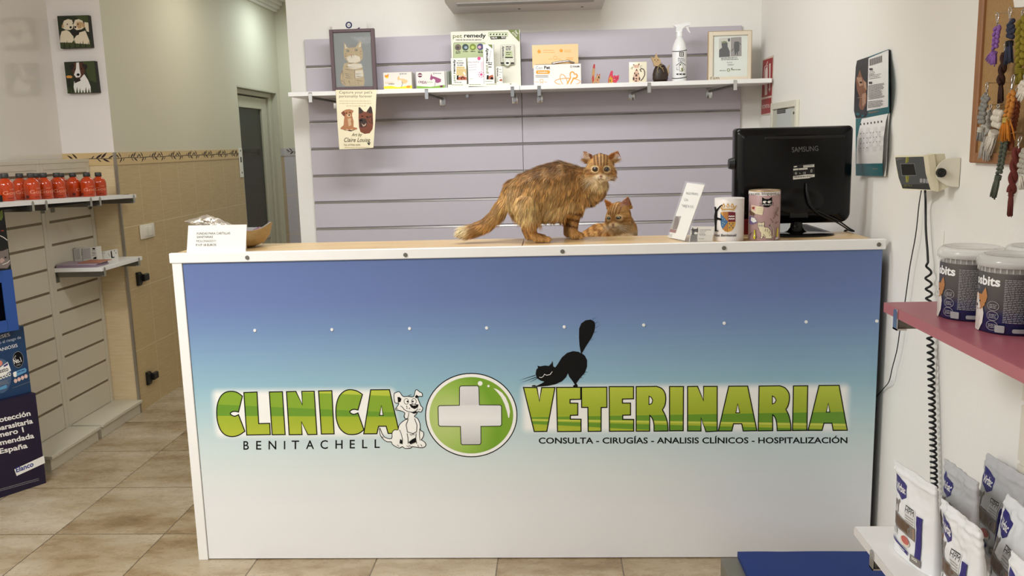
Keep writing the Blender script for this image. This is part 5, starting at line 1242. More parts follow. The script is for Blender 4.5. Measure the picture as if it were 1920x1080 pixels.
b = MB(); loops = [rr(mx0, mx1, mz0, mz1, YM + .055, .012, .03), rr(mx0, mx1, mz0, mz1, YM + .03, .012, .03), rr(mx0 + .002, mx1 - .002, mz0 + .002, mz1 - .002, YM + .012, .014, .034), rr(mx0 + .009, mx1 - .009, mz0 + .01, mz1 - .008, YM + .003, .016, .036), rr(mx0 + .03, mx1 - .03, mz0 + .03, mz1 - .026, YM - .004, .016, .036)]
n = len(loops[0]); V = [p for l in loops for p in l]
F = [(k * n + i, k * n + (i + 1) % n, (k + 1) * n + (i + 1) % n, (k + 1) * n + i) for k in range(4) for i in range(n)] 
b.add(V, F, M_MON, True); b.add(V[4 * n:], [tuple(range(n))], M_MON); b.add(V[:n], [tuple(range(n))], M_MON); b.build('back_shell', t)
b = MB(); b.box((mx0 + .012, YM + .054, mz0 + .02), (mx1 - .012, YM + .057, mz1 - .012), mat('dark_screen', (10, 10, 12), .1)); b.build('screen', t)
zv = P(1500, 258, 'y', YM).z; b = MB(); b.box((P(1433, 260, 'y', YM).x, YM - .007, zv - .005), (P(1583, 260, 'y', YM).x, YM - .003, zv + .005), M_MONM, .002); b.build('vent_strip', t)
A = Art(fY(YM - .004), start=3); A.text('SAMSUNG', 1485, 285.5, 9.4, mat('grey_logo_print', (92, 92, 92), .4), w=49.5, bold=.02, ang=-.055); A.build('lettering', t)
# rating label
A = Art(fY(YM - .004), start=2); A.frame(1470, 260, 12); LG = mat('label_white', (206, 202, 190), .5)
A.fill([(205, 590), (690, 560), (690, 870), (205, 920)], M_MONM); A.fill([(434, 600), (682, 578), (682, 634), (434, 650)], LG); A.fill([(208, 678), (325, 668), (325, 704), (208, 716)], LG); A.fill([(336, 668), (530, 655), (530, 692), (336, 704)], LG)
A.fill([(204, 845), (488, 806), (690, 802), (690, 858), (585, 872), (580, 886), (204, 920)], LG)
for k in range(14): A.fill([(228 + 19 * k, 850 - k), (236 + 19 * k + (k % 3) * 3, 850 - k), (236 + 19 * k + (k % 3) * 3, 882 - 1.4 * k), (228 + 19 * k, 884 - 1.4 * k)], INK, up=False)
A.k += 1; A.lines(505, 640, [838], 14, INK, slope=-.04); A.ell(255, 630, 42, 14, LG, 16, -.2); A.text('CE', 430, 795, 44, LG, w=62, ang=-.05); A.ring(268, 780, 18, 22, 9, LG, 14); A.stroke([(345, 770), (370, 790)], 9, LG); A.stroke([(605, 700), (630, 695), (628, 750), (603, 752)], 8, LG, True); A.lines(440, 660, [612], 9, INK, slope=-.06)
A.build('rating_label', t)
# arc bulge, neck and oval foot
nx = P(1497, 400, 'y', YM).x
b = MB(); b.ell((nx, YM - .002, 1.215), (.088, .007, .05), M_MON, None, 28, 14); b.box((nx - .032, YM - .006, mz0 + .02), (nx + .032, YM, mz0 + .08), M_MONM, .003); b.build('neck_cover', t)
b = MB(); b.lathe((nx, YM + .02, HD), [(.042, .0075), (.03, .013), (.022, .024), (.02, .04), (.022, .05), (.034, .062)], M_MON, 28, sy=.7); b.build('neck', t)
b = MB(); b.lathe((nx + .004, .165, HD + .0005), [(0, 0), (.108, 0), (.112, .002), (.11, .005), (.06, .0085), (0, .009)], M_MON, 56, sy=.62); b.build('base', t)
q = P(1373, 307, 'y', YM + .03); b = MB(); b.cyl((mx0 + .001, YM + .03, q.z), (mx0 - .017, YM + .03, q.z), .022, .017, M_MONM, 24); b.build('side_knob', t)
# power and video cables dropping behind the desk
for k, (dx, lab) in enumerate(((0, 'upper black monitor cable running to the desk end'), (-.012, 'lower black monitor cable running to the desk end'))):
    pa = [P(1512, 344, 'y', YM - .012), P(1513 + 2 * k, 365, 'y', YM - .02), P(1521, 388, 'y', YM - .025), P(1542 - 4 * k, 400 + 3 * k, 'y', YM - .02), P(1572 - 3 * k, 414 + 3 * k, 'y', YM + .0), P(1592 - k, 428 + 3 * k, 'y', .2), P(1601 - 3 * k, 440 + 1 * k, 'y', .22)]
    pa[-1].z = HD + .004; pa.append(Vector((pa[-1].x - .012, .263, HD + .003))); pa.append(Vector((pa[-1].x + .004, .282, HD - .03)))
    def cr(ps, m=6):
        out = []
        for i in range(len(ps) - 1):
            p0, p1, p2, p3 = ps[max(i - 1, 0)], ps[i], ps[i + 1], ps[min(i + 2, len(ps) - 1)]
            for j in range(m):
                t_ = j / m; out.append(.5 * ((2 * p1) + (p2 - p0) * t_ + (2 * p0 - 5 * p1 + 4 * p2 - p3) * t_ ** 2 + (3 * p1 - p0 - 3 * p2 + p3) * t_ ** 3))
        return out + [ps[-1]]
    MB().tube(cr(pa), .0028 if k == 0 else .0024, M_MONM, 8).build('cable', t)['label'] = lab
# ------------------------------------------------------------------ right wall
# fire extinguisher sign
M_RED = mat('sign_red', (158, 44, 46), .4); M_SW = mat('sign_pale', (226, 208, 200), .4)
ex = thing('extinguisher_sign', 'red fire extinguisher sign on the right wall beside the shelf end', 'sign', P(1437, 215, 'x', XR))
q = [P(a, b_, 'x', XR - .004) for a, b_ in ((1430, 112), (1449.5, 103.5), (1446, 214.5), (1427.5, 216))]
MB().prism(q, (.003, 0, 0), mat('sign_edge', (214, 196, 180), .5)).build('plate', ex)
A = Art(fXr(XR - .004)); A.frame(1410, 90, 6.745)
A.fill([(138, 160), (266, 118), (250, 600), (122, 628)], M_RED); A.fill([(121, 655), (246, 626), (238, 818), (115, 842)], M_RED)
A.fill([(175, 250), (196, 242), (200, 280), (192, 590), (160, 600), (160, 480), (166, 280)], M_SW); A.stroke([(180, 240), (186, 205), (200, 168)], 8, M_SW); A.stroke([(178, 225), (160, 238), (154, 300), (152, 400), (158, 480)], 7, M_SW); A.stroke([(186, 212), (200, 225), (198, 245)], 6, M_SW)
A.fill([(218, 198), (236, 192), (230, 515), (216, 518)], M_SW); A.fill([(206, 516), (236, 510), (220, 560)], M_SW)
A.text('EXTINTOR', 131, 768, 44, M_SW, w=98, ang=-.17, bold=.02)
A.build('print', ex)

# fuse box
M_FB = mat('fuse_box_grey_green', (196, 198, 182), .45); M_FBF = mat('fuse_box_frame', (222, 218, 200), .5)
zt = P(1475, 190, 'x', XR).z; fy0, fy1 = P(1500, 178, 'x', XR).y, P(1450, 195, 'x', XR).y
fb = thing('fuse_box', 'pale grey-green fuse box door with vent slots, behind the monitor', 'fuse box', (XR, (fy0 + fy1) / 2, .95))
b = MB(); f_ = .03
for a, c in (((fy0, .95), (fy0 + f_, zt)), ((fy1 - f_, .95), (fy1, zt)), ((fy0 + f_, zt - f_), (fy1 - f_, zt)), ((fy0 + f_, .95), (fy1 - f_, .95 + f_))): b.box((XR - .014, a[0], a[1]), (XR - .0005, c[0], c[1]), M_FBF, .002)
b.build('surround', fb)
b = MB(); b.box((XR - .010, fy0 + .032, .985), (XR - .001, fy1 - .032, zt - .036), M_FB, .001); dr = b.build('door', fb)
b = MB(); b.box((XR - .0108, fy0 + .09, .985), (XR - .0095, fy0 + .34, zt - .038), mat('fuse_box_panel', (190, 196, 192), .4)); b.build('label_panel', dr)
for k in range(4):
    y0_, y1_ = P(1477.5, 200, 'x', XR).y, P(1461.5, 204, 'x', XR).y; z_ = P(1470, 201.5 + 3.1 * k, 'x', XR - .01).z
    MB().box((XR - .0116, y0_, z_ - .003), (XR - .0107, y1_, z_ + .003), mat('slot_dark', (70, 68, 62), .6)).build('vent_slot', dr)
MB().cyl((XR - .010, fy0 + .05, P(1490, 212, 'x', XR).z), (XR - .0135, fy0 + .05, P(1490, 212, 'x', XR).z), .006, .006, STEEL, 14).build('lock', dr)

# wall calendar: upper picture leaf and lower month leaf, both curling off the wall
M_TEAL = mat('calendar_teal', (20, 96, 102), .45); M_LEAFP = mat('calendar_paper', (226, 224, 220), .5, var=.01)
cal = thing('calendar', 'wall calendar with an animal photo on black and teal edges, right of the monitor', 'calendar', P(1635, 330, 'x', XR))
def calmap(bulge, ytop, ybot, x0=.012):
    def f(a, b_, o):
        t_ = max(0, min(1, (b_ - ytop) / (ybot - ytop)))
        return P(a, b_, 'x', XR - x0 - bulge * math.sin(t_ * math.pi) - o)
    return f
A = Art(calmap(.014, 100, 215), eps=.00008, maxe=9); A.frame(1590, 80, 4.154)
A.fill([(70, 140), (165, 108), (315, 52), (322, 552), (160, 580), (60, 590), (46, 530), (52, 330), (60, 190)], M_TEAL)
A.fill([(70, 140), (165, 110), (152, 560), (140, 578), (62, 590), (46, 530), (52, 330), (60, 190)], mat('calendar_black', (22, 22, 26), .4))
A.fill([(160, 122), (316, 56), (312, 500), (148, 530)], M_LEAFP)
FX, FX2 = mat('calendar_tan', (128, 86, 62), .5, var=.35, scale=90), mat('calendar_cream', (170, 134, 108), .5, var=.3, scale=90)
A.fill([(92, 210), (108, 265), (130, 300), (146, 345), (140, 385), (148, 420), (140, 480), (118, 525), (95, 520), (84, 490), (92, 430), (70, 370), (62, 290), (80, 250)], FX); A.fill([(66, 270), (105, 270), (118, 330), (90, 340)], FX2); A.fill([(118, 290), (142, 310), (146, 370), (125, 350)], FX2); A.fill([(110, 400), (140, 390), (138, 470), (112, 500)], FX2); A.ell(100, 310, 10, 8, DRK, 10); A.stroke([(75, 430), (130, 420)], 4, FX2)
A.fill([(168, 130), (264, 100), (264, 152), (168, 182)], mat('calendar_grey_print', (64, 60, 60), .5))
for k in range(9): A.stroke([(176 + 10 * k, 124 - 3 * k), (177 + 10 * k, 182 - 3 * k)], 2.5, M_LEAFP); A.k -= 1
A.k += 1; A.rect(166, 198, 192, 216, MATS['calendar_grey_print']); A.rect(162, 304, 188, 322, MATS['calendar_grey_print'])
A.lines(164, 210, [228, 240, 250], 3, INK, slope=-.18); A.lines(162, 262, [258, 270, 283], 3, INK, slope=-.18); A.lines(158, 288, [334 + 8.2 * k for k in range(14)], 3.2, INK, slope=-.16); A.lines(155, 282, [460 + 9 * k for k in range(6)], 3.2, INK, slope=-.12)
A.lines(160, 250, [538, 546], 4, FX2, slope=-.1)
A.build('upper_leaf', cal)
A = Art(calmap(.022, 216, 330, .013), eps=.00008, maxe=9); A.frame(1590, 80, 4.154)
A.fill([(60, 592), (110, 588), (100, 640), (72, 740), (64, 950), (60, 950)], M_TEAL)
A.fill([(108, 592), (312, 552), (296, 610), (278, 740), (268, 940), (64, 944), (66, 830), (76, 720), (94, 640)], M_LEAFP)
for k in range(7): A.rect(94 + 27 * k, 628 - 3.6 * k, 104 + 27 * k, 644 - 3.6 * k, MATS['calendar_grey_print'])
rc = random.Random(4); CG = mat('calendar_square', (214, 211, 209), .5)
for r_ in range(5):
    for c_ in range(7):
        x, y = 86 + 28 * c_ - 6 * (r_ > 1), 668 + 38 * r_ - 2.6 * c_
        if (r_ + c_) % 2 == 0: A.fill([(x, y), (x + 27, y - 2.5), (x + 26, y + 34), (x - 1, y + 36)], CG, up=False)
A.k += 1
for r_ in range(1, 5):
    for c_ in range(7 if r_ < 4 else 3):
        x, y = 96 + 25 * c_, 706 + 38 * r_ - 38 - 2.6 * c_; A.rect(x, y, x + 4, y + 7, INK); A.k -= 1
A.k += 1
A.fill([(60, 944), (268, 940), (272, 1040), (60, 1036)], M_TEAL); A.lines(190, 236, [980], 4, FX2, jitter=.02)
A.build('lower_leaf', cal)
b = MB()
for k in range(3):
    a = [P(1590 + x / 4.154, 80 + y / 4.154, 'x', XR - .011 + .003 * k) for x, y in ((300 + 6 * k, 556), (322, 548), (308 + 3 * k, 700), (300 - 3 * k, 940), (290 + 2 * k, 1040), (272, 1040), (270 + 8 * k, 940), (282 + 6 * k, 740))]
    b.prism(a, (.0012, 0, 0), M_LEAFP if k != 1 else M_TEAL)
a = [P(1590 + x / 4.154, 80 + y / 4.154, 'x', XR - .006) for x, y in ((312, 52), (322, 58), (326, 400), (324, 545), (314, 555), (312, 500))]; b.prism(a, (.004, 0, 0), MATS['calendar_black'])
b.build('page_stack', cal)
b = MB(); a = P(1627.5, 111, 'x', XR - .002); b.cyl(a, a - Vector((.014, 0, 0)), .004, .003, PAPER, 10); b.build('nail', cal)

# scale indicator on its tilting bracket
M_IV = mat('ivory_plastic', (226, 218, 188), .45, var=.02); M_IVB = mat('ivory_bracket', (228, 222, 204), .45, var=.02); M_SLATE = mat('slate_panel', (70, 72, 72), .35)
ind = thing('scale_indicator', 'ivory weighing scale display with a black side knob on the right wall', 'scale indicator', P(1765, 350, 'x', XR))
# bracket: rounded cheek plate standing off the wall, seen edge of x-y plane at its near side
yc = P(1801, 320, 'x', XR - .0005).y
ch = [P(1670 + x / 12, 280 + y / 12, 'y', yc) for x, y in ((1575, 190), (1532, 850), (1400, 845), (1250, 810), (1130, 730), (1050, 640), (1030, 530), (1040, 430), (1100, 330), (1190, 250), (1290, 205))]
ch = [Vector((min(p.x, XR - .0005), p.y, p.z)) for p in ch]
MB().prism(ch, (0, .006, 0), M_IVB).build('bracket_cheek', ind)
kc = P(1670 + 1125 / 12, 280 + 525 / 12, 'y', yc - .004)
b = MB(); pr = []
for k in range(36): r_ = .0118 * (1 + .06 * (1 if k % 2 else -1)); pr.append(Vector((kc.x + r_ * math.cos(k * math.pi / 18), yc - .0005, kc.z + r_ * math.sin(k * math.pi / 18))))
b.prism(pr, (0, -.012, 0), M_BLK); b.ell((kc.x, yc - .013, kc.z), (.0075, .002, .0075), M_BLK); b.build('side_knob', ind)
# housing: wedge block; its front face looks towards the room
def IP(x, y, d): return P(1670 + x / 12, 280 + y / 12, 'x', XR - d)
F4 = [IP(92, 150, .105), IP(850, 140, .047), IP(1020, 925, .040), IP(262, 905, .088)]
fn = (F4[1] - F4[0]).cross(F4[3] - F4[0]).normalized()
if fn.dot(CAM - F4[0]) < 0: fn = -fn
pn = lambda x, y: PP(1670 + x / 12, 280 + y / 12, F4[0], fn)
face = [pn(92, 150), pn(850, 138), pn(905, 560), pn(1030, 935), pn(262, 905), pn(150, 560)]
b = MB(); b.prism(face, -fn * .034, M_IV); b.build('housing', ind)
# flared collar and rear shell, between the face and the bracket cheek
def cp_(pts, y): return [Vector((min(p.x, XR - .001), p.y, p.z)) for p in (P(1670 + x / 12, 280 + z / 12, 'y', y) for x, z in pts)]
b = MB(); b.prism(cp_([(835, 138), (985, 100), (1030, 420), (1090, 880), (1065, 958), (1000, 935), (890, 560)], yc + .010), (0, .028, 0), M_IV); b.build('front_collar', ind)
b = MB(); b.prism(cp_([(975, 108), (1215, 98), (1235, 190), (1200, 500), (1300, 850), (1075, 955), (1030, 640)], yc + .014), (0, .03, 0), mat('ivory_shell', (222, 214, 186), .45)); b.build('rear_shell', ind)
A = Art(fPl(F4[0], fn)); A.frame(1670, 280, 12)
A.fill([(104, 180), (838, 160), (868, 340), (905, 560), (1000, 915), (268, 880), (180, 640), (120, 320)], M_SLATE); A.fill([(250, 800), (930, 770), (1000, 915), (268, 880)], mat('slate_panel_dark', (42, 42, 42), .35))
A.fill([(110, 190), (350, 200), (210, 235), (130, 260)], mat('slate_panel_pale', (96, 92, 92), .35)); YG = mat('indicator_olive', (120, 118, 40), .4)
A.fill([(345, 178), (410, 175), (400, 290), (340, 310)], YG); A.fill([(335, 600), (420, 600), (395, 745), (350, 740)], YG); A.stroke([(352, 180), (338, 320)], 9, mat('indicator_lime', (190, 190, 90), .4)); A.stroke([(340, 600), (356, 740)], 7, MATS['indicator_lime'])
A.fill([(215, 318), (540, 312), (585, 592), (248, 602)], mat('indicator_bezel', (104, 104, 102), .35)); A.fill([(230, 336), (522, 330), (572, 578), (262, 582)], mat('indicator_screen', (12, 13, 12), .15))
for k in range(4): A.rrect(655 + 72 * k, 655 + 5 * k, 712 + 72 * k, 752 + 5 * k, 20, mat('indicator_key', (150, 150, 148), .4))
A.text('SETRA', 300, 832, 34, YG, w=185, ang=.03); A.ring(318, 830, 28, 20, 4, YG, 18); A.fill([(885, 772), (940, 772), (955, 800), (890, 800)], CR_)
A.build('control_panel', ind)
# straight thin lead and coiled lead
def cab(name, pts, r, label, m=5):
    b = MB(); b.tube(cr([Vector(p) for p in pts], m), r, M_MONM, 8); return tag(b.build(name), label, 'cable', 'black leads under the scale display')
x_ = XR - .02
cab('cable', [P(1727.5, 357, 'x', XR - .045), P(1723, 385, 'x', x_), P(1717, 440, 'x', x_), P(1706, 500, 'x', x_), P(1697, 565, 'x', x_), P(1688, 615, 'x', x_), P(1682, 655, 'x', x_), P(1673, 690, 'x', x_), P(1667, 715, 'x', x_), P(1657, 728, 'x', x_ + .01), P(1640, 748, 'x', x_ + .01)], .0016, 'thin straight black lead hanging from the scale display')
hp = [P(1734.5, 358, 'x', XR - .05), P(1735.5, 380, 'x', x_), P(1736, 430, 'x', x_), P(1739, 470, 'x', x_)]
top, bot = P(1740, 492, 'x', x_ - .004), P(1754, 985, 'x', x_ - .004)
turns = 40; Ncoil = turns * 13
pts = cr(hp, 5)
for k in range(Ncoil + 1):
    t_ = k / Ncoil; c_ = top.lerp(bot, t_); a = 2 * math.pi * turns * t_ ** 1.3; r_ = .0085 * min(1, k / 10)
    pts.append(c_ + Vector((-r_ * math.cos(a) * .9, r_ * math.sin(a), 0)))
b = MB(); b.tube(pts, [.0033] * len(pts), M_MONM, 7)
tag(b.build('cable'), 'black coiled lead hanging from the scale display to the floor scale', 'cable', 'black leads under the scale display')
# pale cable cover on the wall below the display
tag(MB().box((XR - .003, P(1764, 560, 'x', XR).y, .25), (XR - .0005, P(1757, 560, 'x', XR).y, P(1760, 430, 'x', XR).z), M_WALL, .001).build('cable_cover'), 'thin white cable cover running down the right wall', 'cable cover')

# ------------------------------------------------------------------ cork board with macrame key rings
M_OAK = mat('oak_frame', (150, 104, 66), .5, var=.12, scale=25); M_CORK = mat('cork', (164, 130, 84), .8, var=.22, scale=160, bump=.4, bscale=300)
cy1 = P(1845, 100, 'x', XR).y + .004; cz0 = P(1840, 306, 'x', XR - .015).z; cz1 = cz0 + .53; cy0 = cy1 - .42
cb = thing('cork_board', 'oak framed cork board on the right wall, cut by the right edge', 'cork board', (XR, (cy0 + cy1) / 2, cz0))
b = MB(); fr = .026
for a, c in (((cy0, cz0), (cy0 + fr, cz1)), ((cy1 - fr, cz0), (cy1, cz1)), ((cy0 + fr, cz1 - fr), (cy1 - fr, cz1)), ((cy0 + fr, cz0), (cy1 - fr, cz0 + fr))): b.box((XR - .02, a[0], a[1]), (XR - .0005, c[0], c[1]), M_OAK, .003)
b.build('frame', cb)
MB().box((XR - .011, cy0 + .02, cz0 + .02), (XR - .001, cy1 - .02, cz1 - .02), M_CORK).build('cork', cb)
a = [P(x, y, 'x', XR - .012) for x, y in ((1898, -12), (1945, -30), (1950, 8), (1902, 15))]
tag(MB().prism(a, (.0006, 0, 0), PAPER).build('paper_note', origin=a[3]), 'white paper note pinned at the top of the cork board', 'paper note')

def yarn(name, c): return mat('yarn_' + name, c, .85, var=.16, scale=120, bump=.8, bscale=500)
def keyring(label, clip_px, path, w, col, style='braid', tassel=None, tcol=None, d=.03, knot=True, group='macrame key rings on the cork board', ring=True):
    """path: photo points from under the clip to the end of the woven part; tassel: photo points of its end centre + half-width in px"""
    x = XR - .022 - d
    c = yarn(*col); tc = yarn(*tcol) if tcol else c
    pp = [P(a, b_, 'x', x) for a, b_ in path]; s = 1628 / (pp[0] - CAM).length; w = w / s
    k0 = P(clip_px[0], clip_px[1], 'x', XR - .022)
    t = thing('key_ring', label, 'key ring', pp[-1], group=group)
    # clip: pin, hook loop and swivel
    b = MB(); h0 = P(clip_px[0], clip_px[1], 'x', x + .004); h1 = pp[0]
    L_ = (h1 - h0); ax = L_.normalized(); sd = Vector((0, 1, 0)); hl = L_.length
    loop = [h0 + ax * hl * .62 + sd * .002, h0 + ax * hl * .35 + sd * .0055, h0 + ax * hl * .12 + sd * .005, h0 + sd * 0.0, h0 + ax * hl * .1 - sd * .005, h0 + ax * hl * .32 - sd * .0055, h0 + ax * hl * .6 - sd * .001]
    b.tube(cr(loop, 4), .0013, CHROME, 7); b.cyl(h0 + ax * hl * .55, h0 + ax * hl * .8, .0026, .0026, CHROME, 10)
    b.tube([h1 + ax * -.001 + sd * .005 * math.cos(k * .63) + ax * .005 * math.sin(k * .63) for k in range(11)], .0011, CHROME, 6)
    b.cyl(h0 + Vector((.0, 0, -.001)), Vector((XR - .012, h0.y, h0.z - .001)), .001, .001, CHROME, 6)
    b.build('clip', t)
    # woven body: interleaved lumps along the path
    dense = cr(pp, 8); cum = [0]
    for i in range(1, len(dense)): cum.append(cum[-1] + (dense[i] - dense[i - 1]).length)
    def at(sv):
        for i in range(1, len(dense)):
            if cum[i] >= sv:
                f_ = (sv - cum[i - 1]) / max(1e-9, cum[i] - cum[i - 1]); return dense[i - 1].lerp(dense[i], f_), (dense[i] - dense[i - 1]).normalized()
        return dense[-1], (dense[-1] - dense[-2]).normalized()
    b = MB(); Lp = cum[-1]; st = Vector((-1, 0, 0))
    if style == 'braid':
        step = w * .42; n_ = max(3, int(Lp / step))
        for i in range(n_):
            p, tg = at((i + .5) * step); side = tg.cross(st).normalized(); tap = 1 - .35 * (i / n_) ** 2
            for sg in (-1, 1):
                R_ = Matrix((side, st, tg)).transposed() @ Matrix.Rotation(sg * .62, 3, 'Y')
                b.ell(p + side * sg * w * .24 * tap + tg * sg * step * .25 + st * .001 * sg, (w * .17, w * .2, w * .33 * tap), c, R_, 10, 7)
    elif style == 'knots':
        step = w * .36; n_ = max(3, int(Lp / step))
        for i in range(n_):
            p, tg = at((i + .5) * step); side = tg.cross(st).normalized()
            for o_ in (-.34, 0, .34): b.ell(p + side * (o_ + (.12 if i % 2 else -.06)) * w, (w * .2, w * .2, step * .62), c, Matrix((side, st, tg)).transposed(), 9, 6)
    elif style == 'twist':
        n_ = max(30, int(Lp / (w * .1)))
        for ph in (0, math.pi):
            pts_ = []
            for i in range(n_):
                p, tg = at(Lp * i / (n_ - 1)); side = tg.cross(st).normalized(); a = ph + i * w * .1 / w * 2.4; pts_.append(p + (side * math.cos(a) + st * math.sin(a)) * w * .23)
            b.tube(pts_, w * .27, c, 9)
    b.build('woven_cord', t)
    if tassel:
        (ex, ey), hw, neck = tassel; e = P(ex, ey, 'x', x); p0, tg = at(Lp); hw /= s
        bb = MB(); rr_ = random.Random(int(ex)); side = (e - p0).normalized().cross(st).normalized(); n_ = 26
        for i in range(n_):
            u = (i / (n_ - 1) - .5) * 2; dd = rr_.uniform(-.6, .6)
            end = e + side * hw * u * rr_.uniform(.85, 1.1) + st * hw * .5 * dd + (e - p0) * rr_.uniform(-.1, .06)
            sta = p0 + side * w * .22 * u + st * w * .2 * dd
            mid = sta.lerp(end, .45) + side * hw * .12 * u
            bb.tube([sta, mid, end], [.0016, .0018, .0013], tc, 5)
        bb.build('tassel', t)
        if knot:
            bb = MB(); k_ = .16 * w
            for j in range(3): bb.lathe(p0 + (e - p0).normalized() * (j * .004), [(w * .26, -.0018), (w * .33, 0), (w * .26, .0018)], yarn(*neck) if neck else c, 14, R=Matrix((side, st, (e - p0).normalized())).transposed())
            bb.build('wrap_knot', t)
    return t
keyring('lilac macrame key ring with a frayed tail, top left of the cork board', (1870, 24), [(1871, 49), (1868, 62), (1867, 76), (1865, 92), (1864, 98)], 17, ('lilac', (140, 96, 168)), tassel=((1858, 118), 14, None))
keyring('dark navy macrame key ring with a fat tassel, beside the lilac one', (1894, 14), [(1894, 41), (1896, 52), (1896, 66), (1893, 78)], 19, ('navy', (50, 54, 74)), 'knots', tassel=((1892, 118), 13, ('black_wrap', (28, 26, 28))))
keyring('long olive green plaited key ring at the right edge, upper row', (1919, 18), [(1916, 34), (1915, 60), (1914, 95), (1913, 130)], 26, ('olive', (134, 120, 32)), tassel=((1912, 157), 12, ('olive', (134, 120, 32))))
keyring('dark brown knotted key ring hanging below the navy one', (1886, 80), [(1884, 100), (1881, 122), (1877, 142), (1877, 158)], 13, ('brown', (58, 32, 24)), 'twist', tassel=((1876, 192), 7, None), d=.02, knot=False)
keyring('grey macrame key ring at the left edge of the cork board, lower row', (1851, 155), [(1850, 178), (1845, 195), (1842, 212), (1840, 230), (1840, 240)], 19, ('grey', (140, 138, 132)), 'knots', tassel=((1836, 264), 8, ('pale_wrap', (206, 200, 186))), d=.04)
keyring('cream and grey knotted key ring behind the white one', (1858, 196), [(1858, 210), (1853, 225), (1849, 240), (1850, 256)], 22, ('cream_grey', (186, 182, 172)), 'knots', tassel=((1846, 300), 15, None), d=.010, knot=False)
keyring('white fish shaped macrame key ring with a long flowing tail', (1872, 196), [(1872, 206), (1870, 222), (1868, 236), (1865, 248)], 26, ('cream_white', (214, 206, 190)), 'knots', tassel=((1850, 282), 13, None), d=.045)
keyring('mustard orange macrame key ring with a flared tassel', (1901, 140), [(1896, 172), (1895, 190), (1891, 208), (1887, 222)], 20, ('mustard', (192, 126, 54)), tassel=((1886, 264), 18, ('gold_wrap', (196, 170, 90))), tcol=('mustard_bright', (198, 122, 34)), d=.045)
keyring('rust brown macrame key ring half hidden behind the mustard one', (1908, 165), [(1906, 180), (1905, 205), (1901, 230), (1898, 252)], 17, ('rust', (126, 66, 38)), tassel=((1896, 282), 10, None), d=.018)
keyring('dark sage macrame key ring hanging below the cork board', (1886, 250), [(1884, 262), (1880, 285), (1876, 310), (1872, 330)], 17, ('sage', (84, 90, 76)), tassel=((1862, 370), 8, ('sage', (84, 90, 76))), d=.03)
keyring('long maroon corded key ring ending in three knots, lowest on the board', (1914, 255), [(1908, 278), (1903, 305), (1900, 330), (1898, 350), (1896, 360)], 15, ('maroon', (100, 40, 32)), 'twist', tassel=((1893, 404), 7, ('maroon', (100, 40, 32))), d=.035)
keyring('cream macrame tail at the right edge under the olive plait', (1922, 140), [(1922, 152), (1920, 162), (1917, 172)], 22, ('cream_white', (214, 206, 190)), 'knots', tassel=((1909, 184), 9, None), d=.05, knot=False)
keyring('grey and cream shaggy key ring at the right edge, lowest row', (1924, 262), [(1924, 280), (1920, 300), (1917, 318), (1916, 330)], 22, ('pale_grey', (172, 166, 152)), 'knots', tassel=((1919, 352), 11, None), tcol=('cream_white', (214, 206, 190)), d=.045, knot=False)
# ------------------------------------------------------------------ right foreground: slat panel, shelves, buckets, bags, floor scale
XRS = XR - .012
M_CREAMLAM = mat('cream_laminate', (222, 214, 198), .4, var=.012)
y1_ = P(1912, 800, 'x', XRS).y
sp_ = thing('cream_slatwall', 'cream slatwall panel at the right edge, behind the shelf of buckets', 'slatwall panel', (XR - .01, -2, 0))
b = MB(); b.box((XRS + .006, -3.0, 0), (XR - .0005, y1_, 1.25), M_CREAMLAM)
z = .10
while z < 1.25: b.box((XRS, -3.0, z), (XRS + .0065, y1_, min(z + .133, 1.25)), M_CREAMLAM, .001); z += .1436
b.build('board', sp_)
M_PINK = mat('pink_laminate', (168, 92, 106), .35, var=.02); M_PINKE = mat('pink_edge_band', (166, 100, 104), .4, var=.02)
ZP = 1.049; XF = 2.05; YPK = P(1657, 567, 'x', XF).y; ZW = .432; YWH = P(1601, 987, 'x', XF).y
def side_shelf(z, yfar, ys_, th, top, edge, label):
    t = thing('wall_shelf', label, 'shelf', (2.2, yfar - .5, z - th))
    b = MB(); b.box((XF + .002, -2.4, z - th), (XRS - .002, yfar - .001, z), top, .001); b.build('board', t)
    b = MB(); b.box((XF, -2.4, z - th), (XF + .002, yfar, z), edge); b.box((XF, yfar - .001, z - th), (XRS - .002, yfar, z), edge); b.build('edge_band', t)
    for y in ys_:
        b = MB(); b.box((XF + .004, y - .004, z - th - .024), (XRS, y + .004, z - th - .001), STEEL, .001); arm = b.build('bracket', t)
        b = MB(); b.prism([(XF - .003, y - .011, z - th - .026), (XF - .003, y + .011, z - th - .026), (XF - .003, y + .011, z - .006), (XF - .003, y + .006, z - .001), (XF - .003, y - .006, z - .001), (XF - .003, y - .011, z - .006)], (.0022, 0, 0), CHROME); b.box((XF - .003, y - .011, z - th - .026), (XF + .02, y + .011, z - th - .022), CHROME); b.build('front_clip', arm)
    return t
side_shelf(ZP, YPK, (P(1681, 590, 'x', XF).y, -1.7), .022, M_PINK, M_PINKE, 'dusty pink wall shelf board at the right, carrying the treat buckets')
side_shelf(ZW, YWH, (P(1636, 1040, 'x', XF).y, -1.6), .022, WHITE, mat('shelf_edge_grey', (214, 208, 204), .4), 'white wall shelf board at the lower right, carrying the food bags')

